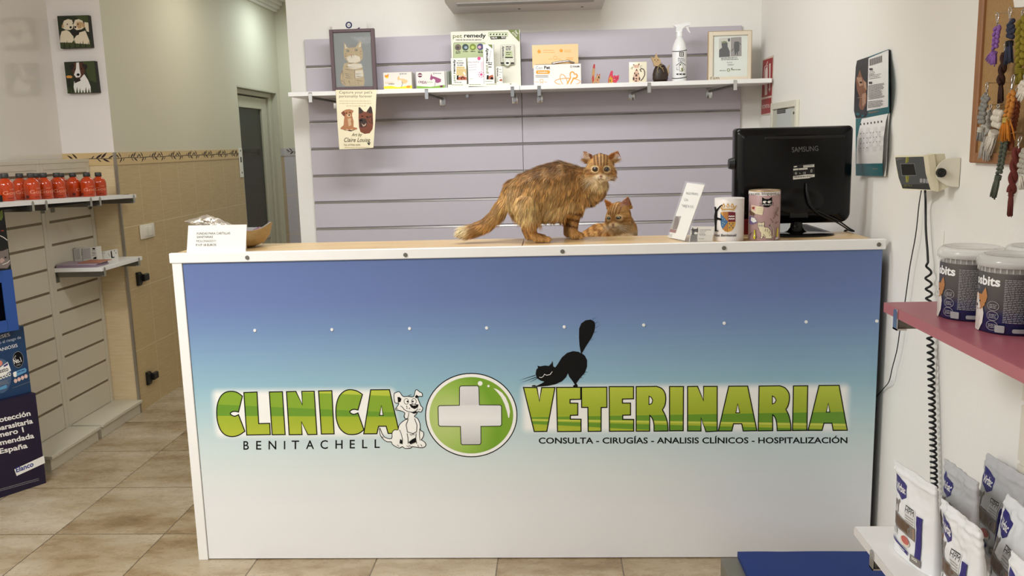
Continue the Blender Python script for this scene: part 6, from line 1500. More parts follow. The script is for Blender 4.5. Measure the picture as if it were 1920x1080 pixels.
# treat buckets
M_CLR = mat('clear_lid_plastic', (232, 230, 226), .12, var=.01, alpha=.42); M_CLRB = mat('clear_wall_plastic', (214, 212, 208), .15, var=.01, alpha=.35)
M_KIB = mat('brown_treats', (92, 82, 72), .8, var=.4, scale=60, bump=1.0, bscale=70)
def bucket_label():
    g = NG('bucket_label_print', .35); 
    tc = g.nt.nodes.new('ShaderNodeTexCoord'); sx = g.nt.nodes.new('ShaderNodeSeparateXYZ'); g.nt.links.new(tc.outputs['Object'], sx.inputs[0])
    n = g.noise(tc.outputs['Object'], 60, 3)
    c = g.ramp(g.math('ADD', g.math('DIVIDE', sx.outputs[2], .118), g.math('MULTIPLY', g.math('SUBTRACT', n, .5), .06)), [(0, (22, 26, 66)), (.30, (30, 34, 78)), (.44, (72, 68, 70)), (1, (84, 79, 76))])
    g.color(c); return g.m
M_BL = bucket_label(); RB = .0595
bk = thing('treat_bucket', 'x', 'bucket', (0, 0, 0), group='plastic buckets of dog treats on the pink shelf')
b = MB(); b.lathe((0, 0, .0005), [(0, 0), (RB - .003, 0), (RB - .001, .003), (RB, .118)], M_BL, 56); lw = b.build('label_wrap', bk)
b = MB(); b.lathe((0, 0, 0), [(RB - .001, .1185), (RB, .133)], M_CLRB, 56); b.build('clear_wall', bk)
b = MB(); b.lathe((0, 0, 0), [(RB - .004, .1), (RB - .004, .119), (RB - .012, .124), (.02, .126), (0, .124)], M_KIB, 40); b.build('treats', bk)
b = MB(); b.lathe((0, 0, 0), [(RB + .001, .129), (RB + .0065, .1295), (RB + .0065, .139), (RB + .003, .147), (RB - .002, .1505), (RB - .006, .1515), (RB - .009, .147), (0, .147)], M_CLR, 64)
for k in range(36):
    a = 2 * math.pi * k / 36; b.obox(((RB + .0025) * math.cos(a), (RB + .0025) * math.sin(a), .1245), (.0012, .0012, .009), Matrix.Rotation(a, 3, 'Z'), M_CLR)
b.build('lid', bk)
def cylmap(r):                      # degrees (0 = local -Y), millimetres down from z = .118
    return lambda a, d, o: Vector(((r + o) * math.sin(math.radians(a)), -(r + o) * math.cos(math.radians(a)), .118 - d / 1000))
A = Art(cylmap(RB), maxe=4, eps=.0001, start=4)
W2 = mat('label_white_print', (232, 230, 228), .4); W3 = mat('label_grey_print', (150, 148, 148), .4); DOGW = mat('label_dog_white', (206, 198, 190), .5); DOGT = mat('label_dog_tan', (172, 118, 70), .5)
A.text('Gosbits', -104, 24, 17, W2, w=84, bold=.03); A.text('fish', -82, 35, 8, W3, w=16, bold=.01)
A.fill([(-92, 62), (-80, 58), (-66, 60), (-55, 64), (-50, 80), (-52, 100), (-62, 117), (-92, 117)], DOGW)
A.fill([(-60, 46), (-48, 29), (-43, 46), (-46, 58), (-56, 60)], DOGT); A.fill([(-90, 46), (-76, 43), (-60, 44), (-47, 50), (-48, 64), (-58, 74), (-86, 74), (-92, 62)], DOGT)
A.fill([(-78, 43), (-70, 43), (-65, 58), (-60, 70), (-70, 80), (-84, 77), (-86, 66), (-80, 58)], DOGW); A.ell(-63, 58, 2.4, 2.0, INK, 10); A.ell(-83, 57, 2.0, 2.0, INK, 10); A.ell(-75, 67, 4, 3.2, INK, 12); A.stroke([(-75, 70), (-72, 75), (-66, 74)], .9, INK)
A.stroke([(-72, 84), (-70, 112)], .8, W3); A.stroke([(-62, 88), (-64, 114)], .8, W3)
for k, y in enumerate((63, 82, 101)): A.ring(-30, y, 10.5, 9, .9, W3, 26); A.lines(-37, -23, [y - 3, y, y + 3], 1.3, W3, jitter=.1)
A.lines(-12, 58, [10 + 3.4 * k for k in range(25)], 1.5, W3, jitter=.08)
A.rrect(4, 104, 32, 112, 3, W3); A.rrect(-32 + 8, 99, -8, 113, 1.5, W3); A.text('2', -2 + 2, 0, .1, W3)
A.build('print', lw)
bspots = [((2.160, -.990), -8, 'treat bucket farthest along the pink shelf, nearest the desk'), ((2.178, -1.124), 0, 'middle treat bucket at the front of the pink shelf'), ((2.212, -1.258), 2, 'nearest treat bucket at the right edge of the pink shelf'), ((2.292, -1.002), 4, 'treat bucket at the back against the wall, its lid showing above the others')]
for k, ((x, y), r_, lab) in enumerate(bspots):
    view = math.atan2(x - CAM.x, y - CAM.y)      # label turned so its seam faces the aisle
    W = TR(x, y, ZP + .0003, -view + math.radians(r_))
    if k == 0:
        bk.location = W.to_translation(); bk.rotation_euler = W.to_euler(); bk['label'] = lab; WM[bk.name] = W
    else: dup(bk, W, lab)

# food bags
M_BAG = mat('white_bag_foil', (226, 226, 226), .2, var=.02, spec=.6); BPUR = mat('bag_indigo', (44, 38, 110), .35); BBRN = mat('bag_brown', (92, 68, 50), .4, var=.05); BGRY = mat('bag_warm_grey', (120, 112, 106), .4); BPALE = mat('bag_pale_panel', (206, 205, 203), .4)
def sm01(x): x = max(0.0, min(1.0, x)); return x * x * (3 - 2 * x)
def food_bag(label, tl, tr, zt, seed, grey=0, crease=1.0):
    a, c = P(*tl, 'z', zt), P(*tr, 'z', zt); w = (c - a); w.z = 0; wd = w.length; ux = w.normalized(); nrm = Vector((ux.y, -ux.x, 0))
    if nrm.dot(CAM - a) < 0: nrm = -nrm
    h = zt - ZW; base = Vector(((a.x + c.x) / 2, (a.y + c.y) / 2, ZW + .0005)); rnd = random.Random(seed); off = Vector((seed * 3.1, 0, 0))
    def S(u, v, side, o=0.0):
        e = max(0, 1 - (2 * u - 1) ** 4); th = (.026 * (1 - v) ** .55 * (1 - .35 * v)) * (.35 + .65 * e) + .0012
        th += .006 * e * math.exp(-((v - .5) / .25) ** 2)
        x = (u - .5) * wd * (1 - .05 * math.sin(v * 3.1))
        z = v * h * (1 + .0 * u)
        p = base + ux * x + Vector((0, 0, z))
        wv = mnoise.noise(Vector((u * 3, v * 4, 0)) + off); wv2 = mnoise.noise(Vector((u * 9, v * 12, 2)) + off)
        rg = (1 - abs(mnoise.noise(Vector((u * 5, v * 11, 5)) + off)) * 2.2) * sm01((v - .62) / .2) * .0019
        th += .003 * math.exp(-((v - .91) / .02) ** 2)
        cr_ = rg * crease * .8 + (.0035 * wv + .0016 * wv2) * crease * (.3 + v) * e
        lean = .02 * math.sin(seed) * v * v
        return p + nrm * (side * th + cr_ + lean + o)
    t = thing('food_bag', label, 'food bag', base, group='white dog food bags on the lower shelf')
    m = M_BAG if not grey else mat('shaded_bag_foil', (188, 187, 188), .25, var=.03, spec=.6)  # back-row bags: white foil darkened, their shade is put into the colour
    nx, ny = 30, 56; V = []; F = []
    for s_ in (1, -1):
        for j in range(ny + 1):
            for i in range(nx + 1): V.append(S(i / nx, j / ny, s_))
    N = (nx + 1) * (ny + 1)
    for s_ in (0, 1):
        for j in range(ny):
            for i in range(nx):
                q = s_ * N + j * (nx + 1) + i; f = (q, q + 1, q + nx + 2, q + nx + 1); F.append(f if s_ == 0 else tuple(reversed(f)))
    for j in range(ny):
        for i_ in (0, nx):
            q = j * (nx + 1) + i_; F.append((q, N + q, N + q + nx + 1, q + nx + 1))
    for i in range(nx): F.append((i, i + 1, N + i + 1, N + i)); q = ny * (nx + 1) + i; F.append((q, q + 1, N + q + 1, N + q))
    b = MB(); b.add(V, F, m, True); pch = b.build('pouch', t)
    A = Art(lambda u, v, o: S(.02 + u * .0084, 1 - v / 100, 1, o + .0004), maxe=2.6, eps=.00014)
    A.fill([(6, 12), (42, 18), (42, 32), (30, 37), (6, 30)], BPUR); A.text('Virbac', 9, 29, 8, PAPER, w=30, bold=.02)
    A.fill([(3, 44), (8, 40), (20, 40), (24, 37), (26, 40), (21, 44), (20, 54), (17, 54), (16, 46), (9, 46), (8, 54), (5, 54)], BGRY)
    A.rect(44, 38, 74, 58, BPALE); A.text('HPM', 46, 46, 6.0, INK, w=25); A.rect(46, 38.6, 70, 39.6, INK); A.lines(47, 72, [49, 52, 55], .8, BGRY, jitter=.1)
    A.fill([(1, 54), (76, 58), (76, 73), (1, 70)], BGRY); A.fill([(4, 56), (60, 59), (60, 70), (4, 68)], BBRN); A.text('G', 54, 70, 8.5, BGRY, w=15, bold=.03)
    for k in range(6): A.rect(70, 60 + 1.9 * k, 74, 61 + 1.9 * k, mat('bag_peach', (196, 150, 110), .4)); A.k -= 1
    A.k += 1
    A.rect(1, 72, 20, 80, BPALE); A.lines(3, 18, [74, 76, 78], .6, BGRY); A.ell(48, 80, 15, 5, mat('bag_plate', (214, 196, 176), .4), 24); A.ell(49, 78.5, 12, 4.4, mat('bag_food', (186, 96, 84), .5, var=.3, scale=120), 24); A.lines(40, 56, [86.2], .8, BGRY)
    A.rect(80, 42, 94, 90, BPUR); A.fill([(3, 84), (60, 89), (60, 93), (3, 87)], BPUR); A.lines(8, 56, [87.3], 1.0, PAPER, slope=.06); A.rect(68, 88, 96, 96, BGRY); A.text('DOG', 74, 92, 2.6, PAPER, w=14, bold=.02)
    A.build('print', pch)
    b = MB(); V = [S(i / 20, .965, 1, .0012) for i in range(21)] + [S(i / 20, 1.0, 1, .0012) for i in range(21)]
    b.add(V, [(i, i + 1, 22 + i, 21 + i) for i in range(20)], m, True); b.build('top_seal', pch)
    return t
ZT = .652
food_bag('white food bag standing alone at the front left of the lower shelf', (1691, 862), (1770, 912), ZT, 1)
food_bag('white food bag in the front row, second from the left end of the shelf', (1783, 934), (1857, 992), ZT, 2, 0, 2.0)
food_bag('white food bag darkened for shade in the back row, directly behind the leftmost bag', (1776, 860), (1838, 905), ZT, 3, 1, 1.6)
food_bag('white food bag darkened for shade in the back row, against the wall at the right', (1841, 850), (1922, 900), ZT, 4, 1, 1.6)
food_bag('white food bag in the front row, third from the left end of the shelf', (1873, 926), (1948, 990), ZT, 5, 0, 1.3)
food_bag('white food bag at the bottom right corner, nearest of all', (1893, 1032), (1975, 1110), ZT, 6, 0, 1.0)

# floor scale with a blue rubber mat
M_PLAT = mat('scale_steel', (124, 122, 112), .4, .6, var=.12, scale=5); M_BLUE = mat('blue_rubber_mat', (14, 44, 108), .6, var=.10, scale=12)
b = MB(); b.box((1.812, -1.0, .012), (2.362, -.152, .08), M_PLAT, .004, 2)
sc_ = thing('floor_scale', 'grey steel animal floor scale in front of the desk', 'floor scale', (2.09, -.55, 0)); b.build('platform', sc_)
for x in (1.86, 2.32):
    for y in (-.2, -.95): MB().cyl((x, y, 0), (x, y, .013), .02, .02, M_BLK, 16).build('foot', sc_)
b = MB(); nx, ny = 24, 30; V = []; F = []
for side in (0, 1):
    for j in range(ny + 1):
        for i in range(nx + 1):
            x, y = 1.866 + .487 * i / nx, -.152 - .78 * j / ny
            V.append(Vector((x, y, .081 + (.019 + .0016 * mnoise.noise(Vector((x * 9, y * 9, 0)))) * side)))
N = (nx + 1) * (ny + 1)
for s_ in (0, 1):
    for j in range(ny):
        for i in range(nx):
            q = s_ * N + j * (nx + 1) + i; F.append((q, q + 1, q + nx + 2, q + nx + 1) if s_ == 0 else (q, q + nx + 1, q + nx + 2, q + 1))
per = [i for i in range(nx + 1)] + [j * (nx + 1) + nx for j in range(1, ny + 1)] + [ny * (nx + 1) + i for i in range(nx - 1, -1, -1)] + [j * (nx + 1) for j in range(ny - 1, 0, -1)]
for k in range(len(per)): F.append((per[k], N + per[k], N + per[(k + 1) % len(per)], per[(k + 1) % len(per)]))
b.add(V, F, M_BLUE, False); tag(b.build('rubber_mat'), 'dark blue rubber mat lying on the floor scale', 'mat')
# ------------------------------------------------------------------ left side: slat units, shelves, bottles, displays
M_LLAM = mat('warm_white_laminate', (208, 200, 180), .4, var=.012); M_LGRV = mat('groove_strip_taupe', (126, 112, 90), .4, .3)
XS = -1.195
def slat_unit(y0, y1, label):
    t = thing('display_slatwall', label, 'slatwall unit', (XS - .03, (y0 + y1) / 2, 0), group='white slatwall units with plinths on the left wall')
    zs = [1.338 - .1138 * k for k in range(11)]; st = .03
    b = MB(); b.box((XL + .01, y0, 0), (XS - .010, y1, 1.395), M_LLAM)
    tops = [1.395] + [z - .006 for z in zs]; bots = [z + .006 for z in zs] + [.073]
    for a, c in zip(tops, bots): b.box((XS - .0105, y0 + st, c), (XS, y1 - st, a), M_LLAM, .0008)
    b.build('slat_board', t)
    b = MB(); b.box((XS - .0105, y0, 0), (XS + .002, y0 + st - .002, 1.395), M_LLAM, .001); b.box((XS - .0105, y1 - st + .002, 0), (XS + .002, y1, 1.395), M_LLAM, .001); b.box((XL + .01, y0, 1.395), (XS + .004, y1, 1.412), M_LLAM, .001); b.box((XS - .002, y0 + st, 1.365), (XS + .002, y1 - st, 1.395), M_LLAM, .001)
    b.build('surround', t)
    for z in zs: MB().box((XS - .0098, y0 + st, z - .0058), (XS - .004, y1 - st, z + .0058), M_LGRV).build('groove_strip', t)
    b = MB(); b.box((XS + .002, y0 + .03, 0), (-1.045, y1 - .004, .058), M_LLAM, .001); b.box((XS + .002, y0 + .022, .058), (-1.03, y1 - .001, .074), M_LLAM, .0015); b.build('plinth', t)
    return t
slat_unit(1.292, 1.747, 'far white slatwall unit next to the tiled pier')
slat_unit(.835, 1.290, 'near white slatwall unit behind the stacked display boxes')

def hook_bracket(y, z, th, xf, t):
    b = MB(); b.box((XS, y - .005, z - th - .028), (xf - .004, y + .005, z - th - .002), STEEL, .001); arm = b.build('bracket', t)
    b = MB(); b.box((XS, y - .016, z - th - .055), (XS + .004, y + .016, z - th - .0), STEEL, .002); b.build('wall_plate', arm)
    b = MB(); b.prism([(xf + .001, y - .0085, z - th - .026), (xf + .001, y + .0085, z - th - .026), (xf + .001, y + .0085, z - .008), (xf + .001, y, z - .001), (xf + .001, y - .0085, z - .008)], (.0022, 0, 0), CHROME); b.box((xf - .014, y - .0085, z - th - .026), (xf + .001, y + .0085, z - th - .022), CHROME); b.build('front_clip', arm)
XU = -.95
def zup(y): return 1.218 + (1.74 - y) * .030
def tilt_board(y0, y1, ys_, label):
    t = thing('wall_shelf', label, 'shelf', (-1.07, (y0 + y1) / 2, zup(y1)), group='white shelf boards holding the orange bottles')
    z0, z1, th = zup(y0), zup(y1), .019
    b = MB(); b.prism([(XS + .003, y0, z0), (XS + .003, y1, z1), (XS + .003, y1, z1 - th), (XS + .003, y0, z0 - th)], (XU - XS - .003, 0, 0), WHITE); b.build('board', t)
    for y in ys_: hook_bracket(y, zup(y), th, XU, t)
    b = MB(); b.box((XU - .03, ys_[0], zup(ys_[0]) - th - .018), (XU - .022, ys_[-1], zup(ys_[0]) - th - .003), INK); b.build('black_bar', t)  # black bar under the board, just behind its front edge
tilt_board(.853, 1.742, (.90, 1.275, 1.36, 1.71), 'far white shelf board with the orange bottles, beside the tiled pier')
tilt_board(.30, .851, (.42, .80), 'near white shelf board with the orange bottles, cut by the left edge')
lowz = .882
t = thing('wall_shelf', 'small white shelf with purple leaflets on the far slatwall unit', 'shelf', (-1.07, 1.52, lowz - .02))
MB().box((XS + .003, 1.312, lowz - .02), (XU, 1.742, lowz), WHITE, .001).build('board', t)
for y in (1.335, 1.70): hook_bracket(y, lowz, .02, XU, t)

# orange shampoo bottles
M_OBOT = mat('orange_shampoo', (186, 60, 14), .12, var=.12, scale=12, coat=.4); M_OCAP = mat('charcoal_cap', (52, 50, 48), .45); M_OPR = mat('bottle_pale_print', (226, 150, 120), .4); M_OCAP2 = mat('clear_overcap', (220, 216, 208), .1, var=0, alpha=.3)
bo = thing('shampoo_bottle', 'x', 'bottle', (0, 0, 0), group='orange shampoo bottles with charcoal caps on the left shelf')
RO = .0335
b = MB(); b.lathe((0, 0, .0003), [(0, 0), (RO - .003, 0), (RO, .003), (RO, .066), (RO - .002, .076), (RO - .008, .086), (RO - .016, .0935), (.0135, .096), (.0135, .100)], M_OBOT, 40); bb_ = b.build('bottle', bo)
b = MB(); b.lathe((0, 0, 0), [(.0155, .0985), (.0165, .1), (.0155, .1175), (.014, .119), (0, .119)], M_OCAP, 28); b.build('cap', bo)
A = Art(lambda a, d, o: Vector(((RO + o) * math.sin(math.radians(a)), -(RO + o) * math.cos(math.radians(a)), .066 - d / 1000)), maxe=5, eps=.0001, start=4)
A.text('Gosbits', -30, 38, 15, M_OPR, w=170, bold=.0); A.lines(15, 60, [14, 17], 1.2, M_OPR); A.rect(-62, 46, -38, 58, mat('bottle_dark_mark', (96, 30, 20), .4)); A.lines(0, 40, [52, 55], 1.3, MATS['bottle_dark_mark'])
A.build('print', bb_)
spots = [(14, 379.5, -1.06, 'leftmost orange bottle, cut off behind the black display box'), (42, 377.5, -1.125, 'second orange bottle from the left on the shelf'), (63, 376, -1.055, 'third orange bottle from the left, overlapping the second'), (86, 374, -1.055, 'fourth orange bottle from the left on the shelf'), (111, 372.6, -1.055, 'fifth orange bottle from the left, in front of another'), (118.5, 371, -1.16, 'orange bottle tucked behind the fifth one'), (140.5, 370, -1.085, 'orange bottle left of the last two, its print turned aside'), (166.5, 369, -1.015, 'second orange bottle from the right end of the shelf'), (188, 367, -1.04, 'rightmost orange bottle, in front of the pale tiles'), (72, 369, -1.15, 'orange bottle at the back, only its cap showing between the third and fourth')]
for k, (px, py, x, lab) in enumerate(spots):
    q = P(px, py, 'x', x); y = q.y; W = TR(x, y, zup(y) + .0003, math.atan2(CAM.x - x, -(CAM.y - y)) + random.Random(k).uniform(-.2, .2) + (.7 if k == 6 else 0))
    if k == 0: bo.location = W.to_translation(); bo.rotation_euler = W.to_euler(); bo['label'] = lab; WM[bo.name] = W
    else: dup(bo, W, lab)

# small things on the lower shelf: two cartons, a card box, a pile of leaflets
def lowbox(name, label, q, yf, dep, col, paint, cat='box', group=None):
    pts = [P(a, b_, 'y', yf) for a, b_ in q]
    for p in pts: p.x = max(p.x, XS + .005)
    t = thing(name, label, cat, (sum(p.x for p in pts) / 4, yf, lowz), group=group)
    pts = [pts[0], pts[1], Vector((pts[2].x, yf, lowz + .0004)), Vector((pts[3].x, yf, lowz + .0004))]
    MB().prism(pts, (0, dep, 0), col).build('carton', t); A = Art(lambda a, b_, o: (lambda p: Vector((max(p.x, XS + .004), p.y, p.z)))(P(a, b_, 'y', yf - o))); A.frame(90, 440, 10.105); paint(A); A.build('print', t); return t
CGR, CPL = mat('carton_grey', (190, 184, 180), .5, var=.05, scale=60), mat('carton_pale', (222, 218, 206), .5)
def lb1(A):
    A.frame(93.8, 440, 10.105)
    A.fill([(398, 280), (555, 262), (580, 470), (405, 482)], CGR); A.fill([(408, 262), (490, 250), (490, 258), (408, 272)], INK); A.ell(616, 285, 18, 16, INK, 12); A.lines(592, 650, [330, 356, 380], 8, INK); A.rect(618, 452, 654, 472, INK)
def lb2(A):
    A.fill([(650, 268), (795, 250), (815, 455), (660, 468)], CGR); A.rect(842, 252, 890, 282, INK); A.lines(836, 905, [300, 335, 352, 385], 8, INK); A.fill([(850, 462), (870, 430), (905, 420), (920, 425), (915, 460)], INK)
lowbox('soap_box', 'left grey and white carton on the leaflet shelf', ((133, 466), (153, 464.5), (155.5, 487), (135, 488.5)), 1.50, .05, CPL, lb1, group='small grey cartons on the leaflet shelf')
lowbox('soap_box', 'right grey and white carton on the leaflet shelf, nearer the pier', ((153.5, 465), (180, 463), (183, 485.5), (156, 487)), 1.495, .05, CPL, lb2, group='small grey cartons on the leaflet shelf')
def lb3(A):
    A.lines(1000, 1105, [340, 360], 12, CGR, slope=-.12); A.fill([(1130, 350), (1150, 345), (1185, 410), (1170, 420), (1140, 385)], CGR); A.fill([(1185, 320), (1205, 300), (1218, 400), (1225, 425), (1262, 415), (1255, 440), (1200, 445), (1192, 380)], INK); A.ell(1258, 305, 9, 9, INK, 10); A.ell(1285, 345, 9, 9, INK, 10); A.stroke([(1115, 440), (1165, 425)], 7, CGR)
lowbox('card_box', 'small white box with a sitting animal drawing, right of the grey cartons', ((186.5, 472.5), (218, 467), (220.5, 484), (188.5, 487)), 1.56, .012, CPL, lb3)
M_LEAFL = [mat('leaflet_lilac', (168, 150, 162), .45), mat('leaflet_mauve', (150, 128, 146), .45), mat('leaflet_rust', (178, 112, 84), .45, var=.25, scale=30)]
for k, (m_, dy, lab) in enumerate(((1, 0, 'bottom mauve leaflet of the pile on the small shelf'), (0, .004, 'middle lilac leaflet of the pile on the small shelf'), (2, .01, 'top rust coloured leaflet of the pile on the small shelf'))):
    z = lowz + .0004 + .009 * k
    b = MB(); x0, x1 = XS + .006, (-.985, -.99, -.965)[k]
    if k < 2: b.box((x0, 1.325 + dy, z), (x1, 1.45 + dy, z + .0086), M_LEAFL[m_], .001)
    else: b.box((-1.09, 1.345, z), (-.975, 1.47, z + .003), M_LEAFL[m_], .001)
    tag(b.build('leaflet'), lab, 'leaflet', 'pile of leaflets on the small shelf')

# stacked cardboard displays at the left edge
nrm = Vector((.845, -.535, 0)).normalized(); ud = Vector((.535, .845, 0)).normalized()
K0 = P(88, 905, 'z', 0)
def dplane(o): return K0 + nrm * o
def disp(name, label, cat, edge, left, o, dep, mats_, paint=None, zmin=None, wl=.34):
    """edge: (top, bottom) photo points of the right corner; the face runs to the left along ud"""
    p0 = dplane(o); a, c = PP(*edge[0], p0, nrm), PP(*edge[1], p0, nrm); x = (a + c) / 2
    zt, zb = a.z, (c.z if zmin is None else zmin)
    R0 = Vector((x.x, x.y, 0)); L0 = R0 - ud * wl
    t = thing(name, label, cat, R0 - ud * wl / 2 - nrm * dep / 2 + Vector((0, 0, zb)))
    b = MB(); b.prism([L0 + Vector((0, 0, zb)), R0 + Vector((0, 0, zb)), R0 + Vector((0, 0, zt)), L0 + Vector((0, 0, zt))], -nrm * dep, mats_); b.build('carton', t)
    if paint: A = Art(fPl(p0, nrm)); paint(A); A.build('print', t)
    return t, zt
def el(A):
    A.frame(0, 540, 4)
    f = -.218
    for s_, x, y, w_ in (('Protección', -62, 1020, 300), ('antiparasitaria', -118, 1094, 375), ('número 1', -85, 1138, 272), ('recomendada', -127, 1208, 394), ('en España', -102, 1266, 318)): A.text(s_, x, y, 37, PAPER, w=w_, bold=.025, ang=f)
    A.fill([(107, 1360), (330, 1257), (338, 1312), (125, 1410)], PAPER); A.text('Elanco', 122, 1384, 34, mat('logo_blue', (36, 52, 130), .4), w=140, bold=.03, ang=-.36, shear=.2)
    A.lines(0, 300, [1520, 1508], 3.5, W3, jitter=.05, slope=-.28)
navy = mat('display_navy', (28, 20, 46), .4, var=.03)
t, zt1 = disp('display_box', 'dark navy display carton on the floor with white Spanish lettering, bottom of the stack', 'display box', ((65, 737), (88, 905)), 0, 0.0, .17, navy, el, 0.0)
def se(A):
    A.frame(0, 600, 7.714); f = -.26; LBL = mat('display_light_blue', (92, 150, 190), .4)
    A.text('8 MESES', -160, 312, 46, PAPER, w=318, bold=.03, ang=f); A.text('reduciendo el riesgo de', -235, 410, 40, mat('display_pale_print', (190, 200, 214), .4), w=560, ang=f); A.text('LEISHMANIOSIS', -245, 520, 46, PAPER, w=520, bold=.03, ang=f)
    A.ell(262, 572, 78, 118, W3, 40); A.ell(262, 572, 74, 113, INK, 40); A.text('No.1', 208, 634, 66, PAPER, w=112, bold=.02, ang=-.3); A.text('COLLAR', 196, 578, 16, PAPER, w=72, ang=-1.0); A.lines(240, 305, [645, 660], 7, W3, slope=-.3)
    A.ell(10, 810, 155, 250, mat('display_mid_blue', (70, 92, 122), .4), 48); A.fill([(0, 690), (48, 650), (112, 606), (160, 730), (60, 800), (-20, 830)], PAPER); A.fill([(50, 660), (112, 620), (116, 650), (56, 682)], BPUR); A.text('Seresto', -110, 800, 62, INK, w=245, ang=-.28, bold=.015); A.ell(5, 625, 30, 40, mat('display_salmon', (216, 130, 112), .4), 18)
    for k in range(4): A.ell(12 + 42 * k, 835 - 16 * k, 20, 26, PAPER, 16); A.ell(14 + 42 * k, 833 - 16 * k, 10, 14, INK, 10)
    A.lines(0, 140, [895, 915, 935], 6, W3, slope=-.25); A.fill([(0, 975), (90, 935), (104, 965), (95, 985), (0, 1015)], LBL)
    A.fill([(188, 765), (205, 750), (360, 692), (384, 715), (380, 752), (215, 828), (195, 815)], LBL); A.fill([(188, 765), (205, 750), (238, 745), (240, 818), (215, 828), (195, 815)], PAPER); A.lines(250, 370, [752], 12, BPUR, slope=-.33, jitter=.05)
    for k in range(4): A.ell(225 + 50 * k, 880 - 22 * k, 24, 30, PAPER, 16); A.ell(225 + 50 * k, 880 - 22 * k, 19, 24, mat('display_salmon', (216, 130, 112), .4), 16); A.ell(226 + 50 * k, 880 - 22 * k, 10, 12, PAPER, 10)
    A.lines(180, 435, [985], 4, W3, slope=-.38, jitter=.02)
t, zt2 = disp('display_box', 'teal-blue display carton with a round collar badge, middle of the stack', 'display box', ((43.5, 611), (57, 718)), 0, -.035, .12, mat('display_teal_blue', (24, 56, 92), .4, var=.06), se, zt1 + .0004)
# blue framed display with a dark window, its lip hanging over the teal carton
p0 = dplane(.008); a, c = PP(22, 505, p0, nrm), PP(36, 618, p0, nrm); R0 = Vector(((a.x + c.x) / 2, (a.y + c.y) / 2, 0)); zt3 = a.z
bf = thing('display_cabinet', 'bright blue display cabinet with a black window, above the teal carton', 'display frame', R0 - ud * .15 + Vector((0, 0, zt2)))
MBL = mat('display_bright_blue', (38, 74, 142), .4, var=.04)
def vb(b, u0, u1, z0, z1, o0, o1, m):
    q0 = R0 - ud * u0 + nrm * o1; q1 = R0 - ud * u1 + nrm * o1
    b.prism([q1 + Vector((0, 0, z0)), q0 + Vector((0, 0, z0)), q0 + Vector((0, 0, z1)), q1 + Vector((0, 0, z1))], -nrm * (o1 - o0), m)
b = MB(); dz = (a.z - c.z)
u_in = (PP(11, 570, p0, nrm) - PP(30.5, 568, p0, nrm)).length
vb(b, 0, u_in + .004, c.z, a.z, -.005, 0, MBL); vb(b, u_in, .34, c.z, c.z + dz * .19, -.005, 0, MBL); vb(b, u_in, .34, a.z - dz * .19, a.z, -.005, 0, MBL); vb(b, .30, .34, c.z, a.z, -.005, 0, MBL)
b.build('front_frame', bf)
b = MB(); vb(b, .004, .33, zt2 + .0006, a.z - .002, -.10, -.04, MBL); vb(b, .004, .33, zt2 + .0006, zt2 + .004, -.10, -.004, MBL); vb(b, .0, .006, zt2 + .0006, a.z - .001, -.1, -.003, MBL); b.build('case', bf)
b = MB(); vb(b, .01, .32, zt2 + .005, a.z - .003, -.04, -.036, mat('display_window_black', (10, 10, 18), .2)); b.build('window', bf)
# black box with a grey cat picture on top
def ct(A):
    A.frame(0, 370, 4.32); A.fill([(0, 435), (25, 432), (66, 415), (72, 480), (82, 540), (60, 575), (0, 575)], mat('display_cat_grey', (120, 108, 102), .5, var=.2, scale=60)); A.fill([(0, 500), (20, 490), (40, 510), (20, 530), (0, 530)], mat('display_cat_pink', (176, 150, 140), .5)); A.ell(45, 487, 9, 6, INK, 10); A.stroke([(0, 310), (30, 325), (60, 348)], 6, PAPER); A.ell(20, 270, 14, 6, CR_, 10); A.fill([(0, 120), (20, 90), (24, 160), (10, 190), (0, 180)], OLV); A.stroke([(20, 545), (60, 530), (80, 510)], 4, PAPER)
t, zt4 = disp('display_box', 'black carton with a grey cat picture, top of the stack at the left edge', 'display box', ((4.5, 366), (20.5, 503)), 0, .004, .09, mat('display_black', (18, 20, 20), .3, var=.1), ct, zt3 + .0004)
# ------------------------------------------------------------------ the two ginger cats
def blob_mesh(balls, voxel, smooth):
    """one continuous surface from many overlapping balls (centre, radii)"""
    b = bmesh.new(); ico = bmesh.new(); bmesh.ops.create_icosphere(ico, subdivisions=2, radius=1.0); ico.verts.index_update()
    iv = [v.co.copy() for v in ico.verts]; ifc = [[v.index for v in f.verts] for f in ico.faces]; ico.free()
    V = []; F = []
    for c, r in balls:
        if isinstance(r, (int, float)): r = (r, r, r)
        n = len(V); V += [(c[0] + p.x * r[0], c[1] + p.y * r[1], c[2] + p.z * r[2]) for p in iv]; F += [[n + i for i in f] for f in ifc]
    me = bpy.data.meshes.new('blob'); me.from_pydata(V, [], F); me.update(); b.free()
    o = bpy.data.objects.new('blob', me); COL.objects.link(o)
    m = o.modifiers.new('r', 'REMESH'); m.mode = 'VOXEL'; m.voxel_size = voxel; m.use_smooth_shade = True
    s = o.modifiers.new('s', 'SMOOTH'); s.factor = .5; s.iterations = smooth
    dg = bpy.context.evaluated_depsgraph_get(); out = bpy.data.meshes.new_from_object(o.evaluated_get(dg))
    bpy.data.objects.remove(o); bpy.data.meshes.remove(me)
    return out
def chain(pts, sq=1.0):
    """balls along a limb: pts = (x, y, z, r)"""
    out = []
    for a, c in zip(pts[:-1], pts[1:]):
        L_ = math.dist(a[:3], c[:3]); n = max(2, int(L_ / (min(a[3], c[3]) * .35)))
        for i in range(n):
            t_ = i / n; q = [a[k] + (c[k] - a[k]) * t_ for k in range(4)]; out.append(((q[0], q[1], q[2]), (q[3], q[3] * sq, q[3])))
    q = pts[-1]; out.append(((q[0], q[1], q[2]), (q[3], q[3] * sq, q[3]))); return out
